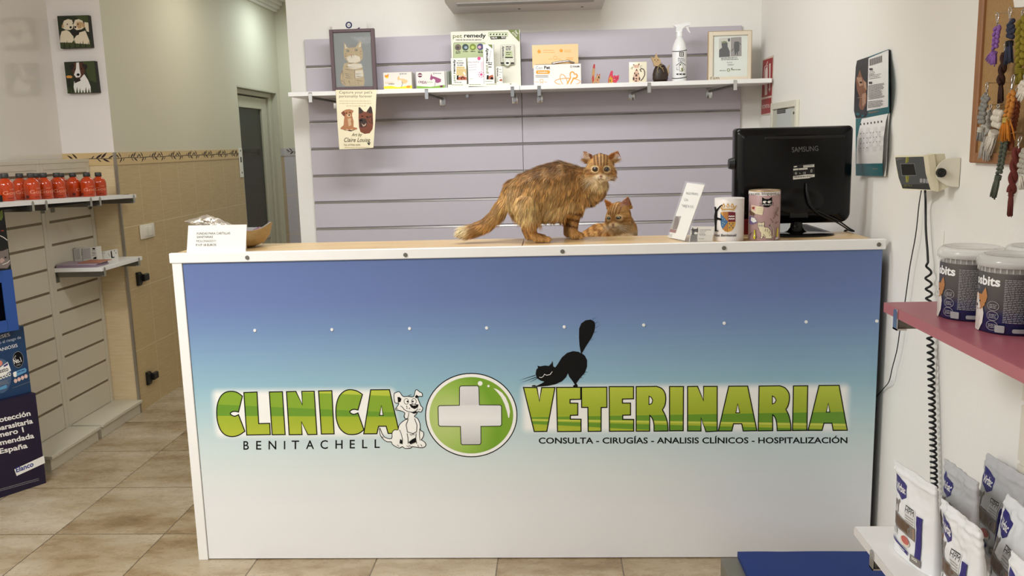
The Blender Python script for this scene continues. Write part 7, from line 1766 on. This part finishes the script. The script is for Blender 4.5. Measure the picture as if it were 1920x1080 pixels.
def fur_mat(name, rough=.55):
    m = bpy.data.materials.new(name); m.use_nodes = True; nt = m.node_tree; bs = nt.nodes['Principled BSDF']
    at = nt.nodes.new('ShaderNodeAttribute'); at.attribute_name = 'coat'
    nz = nt.nodes.new('ShaderNodeTexNoise'); nz.inputs['Scale'].default_value = 240
    mr = nt.nodes.new('ShaderNodeMapRange'); mr.inputs['To Min'].default_value = .86; mr.inputs['To Max'].default_value = 1.14
    hv = nt.nodes.new('ShaderNodeHueSaturation')
    nt.links.new(nz.outputs['Fac'], mr.inputs['Value']); nt.links.new(mr.outputs[0], hv.inputs['Value']); nt.links.new(at.outputs['Color'], hv.inputs['Color'])
    nt.links.new(hv.outputs[0], bs.inputs['Base Color']); bs.inputs['Roughness'].default_value = rough; bs.inputs['Specular IOR Level'].default_value = .25
    return m
M_COAT = fur_mat('ginger_coat'); M_FUR = fur_mat('ginger_fur', .5)
def mixc(a, c, t_): t_ = max(0, min(1, t_)); return tuple(a[i] + (c[i] - a[i]) * t_ for i in range(3))
def sm(a, c, x): t_ = max(0, min(1, (x - a) / (c - a))); return t_ * t_ * (3 - 2 * t_)
def set_coat(me, cols):
    at = me.color_attributes.new('coat', 'FLOAT_COLOR', 'POINT')
    at.data.foreach_set('color', np.array([(*lin(c)[:3], 1.0) for c in cols], dtype=np.float32).ravel())
def attach(o, parent):
    o.parent = parent; COL.objects.link(o); WM[o.name] = WM[parent.name]
class Head:
    """c: centre, R: half width, yaw (to image left +), pitch; local axes r (image right), u (up), f (towards the viewer)"""
    def __init__(s, c, R, yaw, pitch=0.0, roll=0.0):
        s.c = Vector(c); s.R = R
        v = (CAM - s.c); v.z *= .35; v.normalize()
        M_ = Matrix.Rotation(-yaw, 3, 'Z'); f = M_ @ v; r = Vector((0, 0, 1)).cross(f).normalized(); u = f.cross(r)
        u, f = (u * math.cos(pitch) + f * math.sin(pitch)), (f * math.cos(pitch) - u * math.sin(pitch))
        r, u = r * math.cos(roll) + u * math.sin(roll), u * math.cos(roll) - r * math.sin(roll)
        s.r, s.u, s.f = r, u, f
    def w(s, r, u, f): return s.c + (s.r * r + s.u * u + s.f * f) * s.R
    def l(s, p): d = (Vector(p) - s.c) / s.R; return d.dot(s.r), d.dot(s.u), d.dot(s.f)
    def balls(s, ears):
        B = []; R = s.R
        def a(r, u, f, q): B.append((tuple(s.w(r, u, f)), q * R))
        a(0, .02, 0, .86); a(0, .22, -.05, .76); a(-.3, -.12, .1, .62); a(.3, -.12, .1, .62)
        a(-.50, -.26, .08, .47); a(.50, -.26, .08, .47); a(0, .1, .34, .55)
        for k in range(6): a(0, .05 - .07 * k, .46 + .06 * k, .31 - .028 * k)            # nose bridge
        for sg in (-1, 1):
            a(sg * .17, -.50, .68, .235); a(sg * .24, -.46, .60, .23)                     # whisker pads
        a(0, -.40, .80, .12); a(0, -.68, .55, .22); a(0, -.62, .42, .3)                   # nose, chin
        for tip, b0, b1 in ears:                                                          # thin curved ears
            T, A_, C_ = Vector(tip), Vector(b0), Vector(b1)
            for i in range(15):
                t_ = i / 14; e0, e1 = A_.lerp(T, t_), C_.lerp(T, t_); w_ = (e1 - e0).length; n = max(1, int(w_ / .045))
                for j in range(n + 1):
                    q = e0.lerp(e1, j / n); cup = .13 * (1 - (2 * j / n - 1) ** 2) * (1 - t_)
                    a(q.x, q.y, q.z - cup, .072 * (1 - .35 * t_))
        return B
def eyes(h, cat, iris, look=(0, 0), size=.172, lid=0.0, sep=.362, up=.02):
    M_E = mat('eye_rim_dark', (30, 20, 14), .3, var=0); M_I = mat(iris[0], iris[1], .12, var=.1, scale=300, coat=.6); M_P = mat('eye_pupil', (6, 5, 5), .06, var=0, coat=1.0)
    for sg in (-1, 1):
        b = MB(); c = h.w(sg * sep, up, .74); R3 = Matrix((h.r, h.f, h.u)).transposed(); q = h.R * size
        tn = Matrix.Rotation(sg * .36, 3, h.u) @ R3
        b.ell(c, (q * 1.26, q * .46, q * (1.0 - lid)), M_E, tn, 20, 12)
        b.ell(c + tn @ Vector((0, q * .12, 0)), (q * .95, q * .46, q * (.80 - lid)), M_I, tn, 20, 12)
        ey = b.build('eye', cat); b = MB()
        b.ell(c + tn @ Vector((look[0] * q, q * .44, look[1] * q)), (q * .58, q * .25, q * (.64 - lid * .6)), M_P, tn, 16, 10)
        b.build('pupil', ey)
    b = MB(); c = h.w(0, -.41, .93); NP = mat('nose_brick_pink', (150, 96, 80), .4, var=.05); R3 = Matrix((h.r, h.f, h.u)).transposed()
    V = [(-.105, 0, .05), (.105, 0, .05), (.045, .03, -.045), (0, .03, -.085), (-.045, .03, -.045), (0, .06, .025)]
    b.add([c + R3 @ (Vector(v) * h.R) for v in V], [(0, 5, 1), (1, 5, 2), (2, 5, 3), (3, 5, 4), (4, 5, 0)], NP, True); b.build('nose', cat)
    b = MB(); DKM = mat('mouth_line', (92, 50, 40), .5)
    b.tube([h.w(0, -.49, .945), h.w(0, -.57, .92)], h.R * .016, DKM, 6)
    for sg in (-1, 1): b.tube([h.w(0, -.57, .92), h.w(sg * .1, -.63, .91), h.w(sg * .2, -.61, .88)], h.R * .014, DKM, 6)
    b.build('mouth', cat)
    b = MB(); WK = mat('whisker_white', (240, 236, 226), .4); rw = random.Random(3)
    for sg in (-1, 1):
        for k in range(5):
            u0 = -.44 - .05 * k; a = h.w(sg * (.26 + .02 * (k % 2)), u0, .80)
            L_ = .85 + .3 * rw.random(); d = Vector((sg * L_, -.25 - .16 * k + .1 * rw.random(), .15))
            b.tube([a, h.w(sg * (.26 + L_ * .55), u0 + d.y * .35, .86), h.w(sg * (.26 + L_), u0 + d.y, .72)], [h.R * .006, h.R * .005, h.R * .002], WK, 4)
    b.build('whiskers', cat)
def head_color(h, p, base):
    """face markings from head-local coordinates"""
    r, u, f = h.l(p); ar = abs(r); c = base
    if r * r + u * u + f * f > 2.9 : return None
    RUST, DARK, CREAM, WHT = (174, 124, 68), (104, 66, 34), (232, 206, 158), (238, 222, 192)
    c = mixc(c, (190, 144, 86), sm(-.2, .3, f))
    if f > 0.0:
        top = sm(.12, .3, u) * (1 - sm(.95, 1.15, u))
        for x0, w_ in ((0.0, .05), (.17, .05), (.36, .05)):
            c = mixc(c, DARK, top * (1 - sm(w_ * .6, w_ * 1.5, abs(ar - x0 - .10 * (u - .3) * (x0 > 0)))) * .8)
        c = mixc(c, CREAM, top * (1 - sm(.03, .07, abs(ar - .10))) * .3)
        d_eye = math.hypot(ar - .365, (u - .02) * 1.15)
        c = mixc(c, (232, 206, 158), (1 - sm(.21, .29, d_eye)))
        c = mixc(c, (112, 70, 34), sm(.05, .2, .02 - u) * (1 - sm(.03, .07, abs(d_eye - .36))) * .6)
        c = mixc(c, (150, 94, 44), sm(-.1, .02, u) * 0 + (1 - sm(.03, .08, abs(u + .02 + .16 * (ar - .55)))) * sm(.55, .62, ar) * .8)
        c = mixc(c, (150, 94, 44), (1 - sm(.03, .08, abs(u + .24 + .1 * (ar - .55)))) * sm(.5, .6, ar) * .7)
        c = mixc(c, RUST, (1 - sm(.1, .2, ar)) * (1 - sm(.12, .3, u)) * sm(-.36, -.2, u) * .8)
        c = mixc(c, WHT, (1 - sm(.2, .46, math.hypot(max(0, ar - .1) * .9, u + .62))) * sm(.2, .45, f) * .9)
    c = mixc(c, CREAM, sm(.15, .85, -u) * .75)
    return c
def grow_fur(name, me, parent, n, color, flow, length, width, lift, seed, skip=None, seg=3, zmin=-9.0):
    rng = np.random.default_rng(seed); me.calc_loop_triangles(); T = me.loop_triangles
    tv = np.empty(len(T) * 3, np.int32); T.foreach_get('vertices', tv); tv = tv.reshape(-1, 3); co = np.empty(len(me.vertices) * 3, np.float32); me.vertices.foreach_get('co', co); co = co.reshape(-1, 3)
    no = np.empty(len(me.vertices) * 3, np.float32); me.vertices.foreach_get('normal', no); no = no.reshape(-1, 3)
    A_ = co[tv[:, 0]]; B_ = co[tv[:, 1]]; C_ = co[tv[:, 2]]; ar = np.linalg.norm(np.cross(B_ - A_, C_ - A_), axis=1); pr = ar / ar.sum()
    idx = rng.choice(len(ar), n, p=pr); a = rng.random((n, 1)); b = rng.random((n, 1)); fl = (a + b) > 1; a = np.where(fl, 1 - a, a); b = np.where(fl, 1 - b, b)
    pts = A_[idx] + a * (B_[idx] - A_[idx]) + b * (C_[idx] - A_[idx])
    nn = no[tv[idx, 0]] * (1 - a - b) + no[tv[idx, 1]] * a + no[tv[idx, 2]] * b; nn /= np.linalg.norm(nn, axis=1, keepdims=True) + 1e-9
    V = []; F = []; Cc = []; rnd = random.Random(seed)
    for i in range(n):
        p = Vector(pts[i]); nv = Vector(nn[i])
        if skip and skip(p): continue
        fd = Vector(flow(p, nv)); L_ = length(p) * rnd.uniform(.7, 1.25)
        if L_ < 1e-4: continue
        clump = mnoise.noise_vector(p * 60) * .38 + mnoise.noise_vector(p * 170) * .22
        d = fd + clump; d = d - nv * d.dot(nv)
        if d.length < 1e-5: continue
        d = (d.normalized() + nv * (lift * rnd.uniform(.5, 1.4))).normalized(); sd = d.cross(nv)
        if sd.length < 1e-5: continue
        sd = sd.normalized(); c = color(p, nv); va = min(1.0, .25 + L_ / .03); k = 1 + va * (rnd.uniform(.78, 1.22) * (1 + .34 * mnoise.noise(p * 75) + .34 * mnoise.noise(p * 190)) - 1); c = tuple(min(255, q * k) for q in c); w_ = width * rnd.uniform(.7, 1.3)
        n0 = len(V); q = p - nv * .0004; dirn = d; gt = Vector((0, 0, -1)); gt = gt - nv * gt.dot(nv); w_ *= min(1.0, .45 + L_ / .02)
        for j in range(seg + 1):
            t_ = j / seg; ww = w_ * (1 - t_) ** .6 * .5
            tipc = mixc(c, (232, 202, 150), .25 * t_ * t_)
            if j < seg: V += [q + sd * ww, q - sd * ww]; Cc += [tipc, tipc]
            else: V.append(q); Cc.append(tipc)
            dirn = (dirn + gt * .16 - nv * .07 * j).normalized(); q = q + dirn * (L_ / seg)
            h_ = (q - p).dot(nv)
            if h_ < .0011: q = q + nv * (.0011 - h_)
            q.z = max(q.z, zmin)
        for j in range(seg - 1): F.append((n0 + 2 * j, n0 + 2 * j + 1, n0 + 2 * j + 3, n0 + 2 * j + 2))
        F.append((n0 + 2 * (seg - 1), n0 + 2 * seg - 1, n0 + 2 * seg))
    m = bpy.data.meshes.new(name); m.from_pydata([tuple(v) for v in V], [], F); m.materials.append(M_FUR); set_coat(m, Cc)
    m.polygons.foreach_set('use_smooth', [True] * len(F)); m.update()
    o = bpy.data.objects.new(name, m); o['kind'] = 'stuff'; attach(o, parent); return o
def finish_body(me, parent, color):
    me.materials.clear(); me.materials.append(M_COAT); set_coat(me, [color(v.co, v.normal) for v in me.vertices])
    o = bpy.data.objects.new('body', me); attach(o, parent); return o
def Q(px, py, y, r): p = P(px, py, 'y', y); return (p.x, p.y, p.z, r * (p - CAM).dot(FWD) / FPX)

# ---- standing long-haired cat
cat1 = thing('cat', 'long haired ginger tabby cat standing on the desk, tail lowered, facing the camera', 'cat', (0, 0, 0))
cat1.location = (0, 0, 0)
H1 = Head(Q(1125.5, 317, .155, 1)[:3], Q(0, 0, 0, 1)[3] * 0 + Q(1125, 317, .155, 29.5)[3], -.05, .02, -.03)
E1 = [((-1.06, 1.12, -.08), (-.96, .36, -.1), (-.34, .72, .12)), ((1.10, 1.16, -.08), (.36, .74, .12), (.98, .42, -.1))]
B = []
B += chain([Q(973, 368, .135, 29), Q(991, 360, .14, 39), Q(1020, 355, .15, 46), Q(1048, 348, .165, 46.5), Q(1078, 350, .18, 40), Q(1100, 354, .19, 32), Q(1112, 350, .19, 28)], .86)
B += chain([Q(1022, 376, .155, 37), Q(1056, 379, .17, 35)], .9)
B += chain([Q(1100, 345, .19, 28), Q(1112, 334, .18, 25), Q(1122, 322, .165, 23)])
B += chain([Q(1112, 352, .18, 24), Q(1120, 345, .17, 21)])
B += [((lambda q: ((q[0], q[1], q[2]), (q[3], q[3] * .9, q[3])))(Q(968, 358, .138, 25)))]
B += chain([Q(962, 354, .14, 19), Q(948, 378, .14, 14), Q(933, 402, .138, 13.5), Q(915, 420, .132, 13), Q(895, 430, .128, 12.5), Q(878, 435, .125, 12), Q(869, 435, .124, 10)])
# near and far hind legs: thigh, knee, hock, paw
HZ = HD + .003
def hind(y, dx):
    ll = chain([Q(988 + dx, 382, y + .02, 27), Q(994 + dx, 402, y + .01, 19), Q(1000 + dx, 415, y, 13)])
    ll += chain([Q(1000 + dx, 415, y, 13), Q(996 + dx, 428, y, 10), Q(1000 + dx, 441, y, 8.5), Q(1008 + dx, 448, y, 8.2)])
    p0, p1, p2 = Q(1008 + dx, 449, y, 8), Q(1018 + dx, 452, y, 8), Q(1026 + dx, 453, y, 7)
    for p in (p0, p1, p2): ll.append(((p[0], p[1], max(p[2], HZ + p[3] * .78)), (p[3] * 1.1, p[3], p[3] * .78)))
    for k in (-1, 0, 1): p = p2; ll.append(((p[0] + .007, p[1] + k * .0075, HZ + p[3] * .55), (p[3] * .62, p[3] * .45, p[3] * .55)))
    return ll
def fore(y, dx):
    ll = chain([Q(1088 + dx, 366, y, 21), Q(1084 + dx, 385, y, 14.5), Q(1078 + dx, 405, y, 11), Q(1075 + dx, 422, y, 9.6), Q(1074 + dx, 436, y, 9)])
    zz = [Q(1076 + dx, 440, y, 9.4), Q(1082 + dx, 443, y, 9.2), Q(1087 + dx, 444, y, 8)]
    for p in zz: ll.append(((p[0], p[1], HZ + p[3] * .78), (p[3] * 1.05, p[3] * 1.05, p[3] * .78)))
    for k in (-1.5, -.5, .5, 1.5): p = zz[2]; ll.append(((p[0] + .006, p[1] + k * .0062, HZ + p[3] * .52), (p[3] * .6, p[3] * .42, p[3] * .52)))
    return ll
B += hind(.095, 0) + hind(.17, -9) + fore(.175, 0) + fore(.232, -9)
B = [((c[0], c[1], max(c[2], HZ + (r[2] if not isinstance(r, (int, float)) else r))), r) for c, r in B]
B += H1.balls(E1)
me = blob_mesh(B, .0036, 5)
TAIL_T = P(868, 436, 'y', .125)
def px_of(p):
    q = Vector(p) - CAM; d = q.dot(FWD); return 960 + FPX * q.dot(RIGHT) / d, 540 - FPX * q.dot(UP) / d
X0, Z0 = P(1025, 352, 'y', .15).x, P(1025, 352, 'y', .15).z
UPX = 1 / 546.0
def col1(p, nv):
    p = Vector(p); x = (p.x - X0) / UPX; z = (p.z - Z0) / UPX       # body coordinates, about 1 unit per photo pixel
    r, u, f = H1.l(p)
    BACK, SIDE, PALE, DARK = (104, 68, 36), (178, 130, 72), (226, 190, 132), (98, 64, 34)
    w_ = mnoise.noise(p * 22) * 12 + mnoise.noise(p * 60) * 6
    c = mixc(SIDE, BACK, sm(-2, 44, z + w_)); c = mixc(c, PALE, sm(2, 52, -(z + w_ * .8)) * .85)
    c = mixc(c, PALE, .38 * sm(-.1, .6, mnoise.noise(Vector((p.x * 30, p.y * 24, p.z * 9)))))
    c = mixc(c, DARK, .16 * sm(-.1, .6, mnoise.noise(Vector((p.x * 44 + 7, p.y * 30, p.z * 12)))) * sm(-40, 20, z))
    c = mixc(c, (226, 190, 132), .55 * sm(-10, -50, x) * sm(14, -22, z) * sm(-95, -70, x))
    if x < -62:                                                     # rump and tail
        t_ = sm(-62, -100, x); c = mixc(c, (190, 142, 82), t_); c = mixc(c, BACK, .5 * t_ * sm(0, .7, nv.z) * (1 if x > -130 else .4))
        if x < -118: c = mixc(c, DARK, .45 * (.5 + .5 * math.sin(x * .42)) * sm(-118, -128, x) * (1 - sm(-146, -154, x)))
        c = mixc(c, (238, 216, 172), sm(-136, -150, x) * .95)
    if z < -36 and x > -60 and (z < -44 or x > 36):                 # legs
        t_ = sm(-36, -50, z) if x > 36 else sm(-44, -60, z); c = mixc(c, (184, 134, 74), t_)
        if x > 20: c = mixc(c, (84, 50, 24), t_ * .9 * sm(.15, .8, math.sin(z * .48 + x * .12)) * sm(-86, -78, z))
        else: c = mixc(c, (140, 86, 38), t_ * .5 * sm(.2, .9, math.sin(z * .3)))
        c = mixc(c, (210, 168, 108), sm(-86, -96, z) * .6)
    if x > 55 and z > -44: c = mixc(c, (196, 154, 98), sm(55, 85, x) * .7); c = mixc(c, DARK, .35 * sm(.3, .7, math.sin(z * .4 + x * .2)) * sm(55, 75, x) * sm(20, -20, z))
    hd = r * r + u * u + f * f
    if hd < 3.2:
        hc = head_color(H1, p, c)
        if hc: c = mixc(c, hc, 1 - sm(1.35, 2.2, hd + .5 * max(0, -f)) if True else 0)
        if u > .62 and abs(r) > .5:                                  # ears: pale inside, rust outside
            c = (226, 196, 170) if (abs(r) > .62 and f > -.2 and u < 1.0) else (160, 96, 44)
            if r > 0 and r < .86 + (u - .9) * .3: c = (168, 104, 50)
            if r < 0 and r > -.66 + (u - .7) * -.3: c = (120, 70, 34)
    return c
def flow1(p, nv):
    x = (p.x - X0) / UPX; z = (p.z - Z0) / UPX; r, u, f = H1.l(p)
    if r * r + u * u + (f * .8) ** 2 < 1.9 and f > -.5:
        d = H1.r * r * 1.0 + H1.u * (u + .15) * 1.0
        if abs(r) < .25 and u > -.2: d = H1.u + H1.r * r
        return d + H1.u * -.25 * (abs(r) > .4)
    if x < -78: return Vector((-.8, 0, -.62)) if x > -118 else Vector((-1, 0, -.28))
    if x > 62: return Vector((.35, -.1, -1))
    if z < -52: return Vector((0, 0, -1))
    return Vector((-.42 - .3 * sm(0, 40, z), 0, -.9 + .35 * sm(15, 45, z)))
def len1(p):
    x = (p.x - X0) / UPX; z = (p.z - Z0) / UPX; r, u, f = H1.l(p); hd = math.sqrt(r * r + u * u + f * f)
    if hd < 1.35 and f > .1 and not (r < -.75 and u < .2):
        if math.hypot(abs(r) - .365, u - .02) < .18: return 0.0
        if abs(r) < .14 and -.56 < u < -.28 and f > .7: return 0.0
        return .004 + .021 * sm(.5, .95, abs(r)) * (1 - sm(.2, .55, u)) + .014 * sm(.65, 1.0, -u)
    if hd < 1.5: return .008 if u > .55 else .022
    if x < -95: return .028
    if x > 37 and z < -34 and x < 66: return .008
    if z < -58: return .009 + .008 * sm(-75, -58, z)
    if x > 60: return .026
    return .020 + .020 * sm(0, 42, -z)
WM[cat1.name] = Matrix.Identity(4)
finish_body(me, cat1, col1)
grow_fur('fur', me, cat1, 42000, col1, flow1, len1, .0015, .30, 11, zmin=HD + .0012)
grow_fur('face_fur', me, cat1, 60000, col1, flow1, lambda p: min(len1(p), .0085) * .8, .0009, .22, 21, skip=lambda p: not (H1.l(p)[2] > -.35 and (p - H1.c).length < 1.45 * H1.R))
eyes(H1, cat1, ('eye_iris_brown', (96, 62, 40)), size=.158)

# ---- lying short-haired cat on the raised box behind the desk
cat2 = thing('cat', 'short haired ginger tabby cat lying behind the desk, looking down to the left', 'cat', (0, 0, 0)); WM[cat2.name] = Matrix.Identity(4)
Y2 = .43; ZB2 = .989
H2 = Head(Q(1160, 406, Y2, 1)[:3], Q(1160, 406, Y2, 28)[3], .46, .10, .06)
E2 = [((-.92, 1.20, -.02), (-.80, .50, -.1), (-.22, .74, .06)), ((.74, 1.26, -.15), (.12, .76, .02), (.86, .46, -.3))]
B = []
B += chain([Q(1108, 452, Y2 + .10, 24), Q(1124, 446, Y2 + .08, 28), Q(1148, 446, Y2 + .05, 31), Q(1168, 442, Y2 + .03, 28), Q(1172, 432, Y2 + .02, 24), Q(1166, 418, Y2 + .01, 22)])
B += chain([Q(1168, 452, Y2 + .0, 25), Q(1165, 470, Y2 - .01, 24)]); B += chain([Q(1110, 462, Y2 + .10, 26), Q(1150, 465, Y2 + .06, 30)])
B = [((c[0], c[1], max(c[2], ZB2 + (r[2] if not isinstance(r, (int, float)) else r))), r) for c, r in B]
for yy_, dx in ((Y2 - .03, 0), (Y2 - .02, 14)):
    p = Q(1150 + dx, 470, yy_, 9)
    B += [((p[0] - .03 + .012 * k, p[1] - .02, ZB2 + p[3]), p[3]) for k in range(5)]
B += H2.balls(E2)
me2 = blob_mesh(B, .0036, 5)
def col2(p, nv):
    p = Vector(p); r, u, f = H2.l(p); w_ = mnoise.noise(p * 30)
    c = mixc((200, 142, 72), (220, 168, 100), .5 + w_)
    c = mixc(c, (138, 82, 32), .7 * sm(.25, .6, math.sin(p.x * 210 + p.z * 120 + 5 * mnoise.noise(p * 25))) * sm(.0, .3, .3 - mnoise.noise(p * 14)))
    c = mixc(c, (226, 200, 160), sm(-.7, -1.2, u) * (1 if r > -.4 else .2) if False else sm(.75, 1.2, -u) * sm(-.5, .2, r) * .8)
    hd = r * r + u * u + f * f
    if hd < 3.0:
        hc = head_color(H2, p, c)
        if hc: c = mixc(c, mixc(hc, (190, 134, 66), .25), 1 - sm(1.2, 1.9, hd + .4 * max(0, -f)))
        if u > .66 and abs(r) > .3:
            c = (190, 140, 118) if (r > .36 and f > -.42 and r < .78 and u < 1.12) else (176, 108, 46)
    return c
def flow2(p, nv):
    r, u, f = H2.l(p)
    if r * r + u * u + (f * .8) ** 2 < 1.9 and f > -.5: return H2.r * r + H2.u * (u + .1) + (H2.u if abs(r) < .25 and u > -.2 else Vector())
    return Vector((-.8, 0, -.5))
def len2(p):
    r, u, f = H2.l(p); hd = math.sqrt(r * r + u * u + f * f)
    if hd < 1.35 and f > .1:
        if math.hypot(abs(r) - .365, u - .02) < .18: return 0.0
        if abs(r) < .14 and -.56 < u < -.28 and f > .7: return 0.0
        return .006
    return .008 if hd < 1.5 else .012
finish_body(me2, cat2, col2)
grow_fur('fur', me2, cat2, 20000, col2, flow2, len2, .0013, .22, 12, zmin=ZB2 + .0005)
grow_fur('face_fur', me2, cat2, 36000, col2, flow2, lambda p: len2(p) * .8, .0009, .2, 22, skip=lambda p: not (H2.l(p)[2] > -.35 and (p - H2.c).length < 1.45 * H2.R))
eyes(H2, cat2, ('eye_iris_green', (128, 124, 84)), lid=.34, look=(-.2, -.12), size=.15)
# each cat's Empty stands at its paws
for c_, loc in ((cat1, (1.3, .15, HD)), (cat2, (1.55, .46, .986))):
    for ch in c_.children_recursive:
        ch.data.transform(Matrix.Translation(-Vector(loc)))
    c_.location = loc; WM[c_.name] = Matrix.Translation(loc)
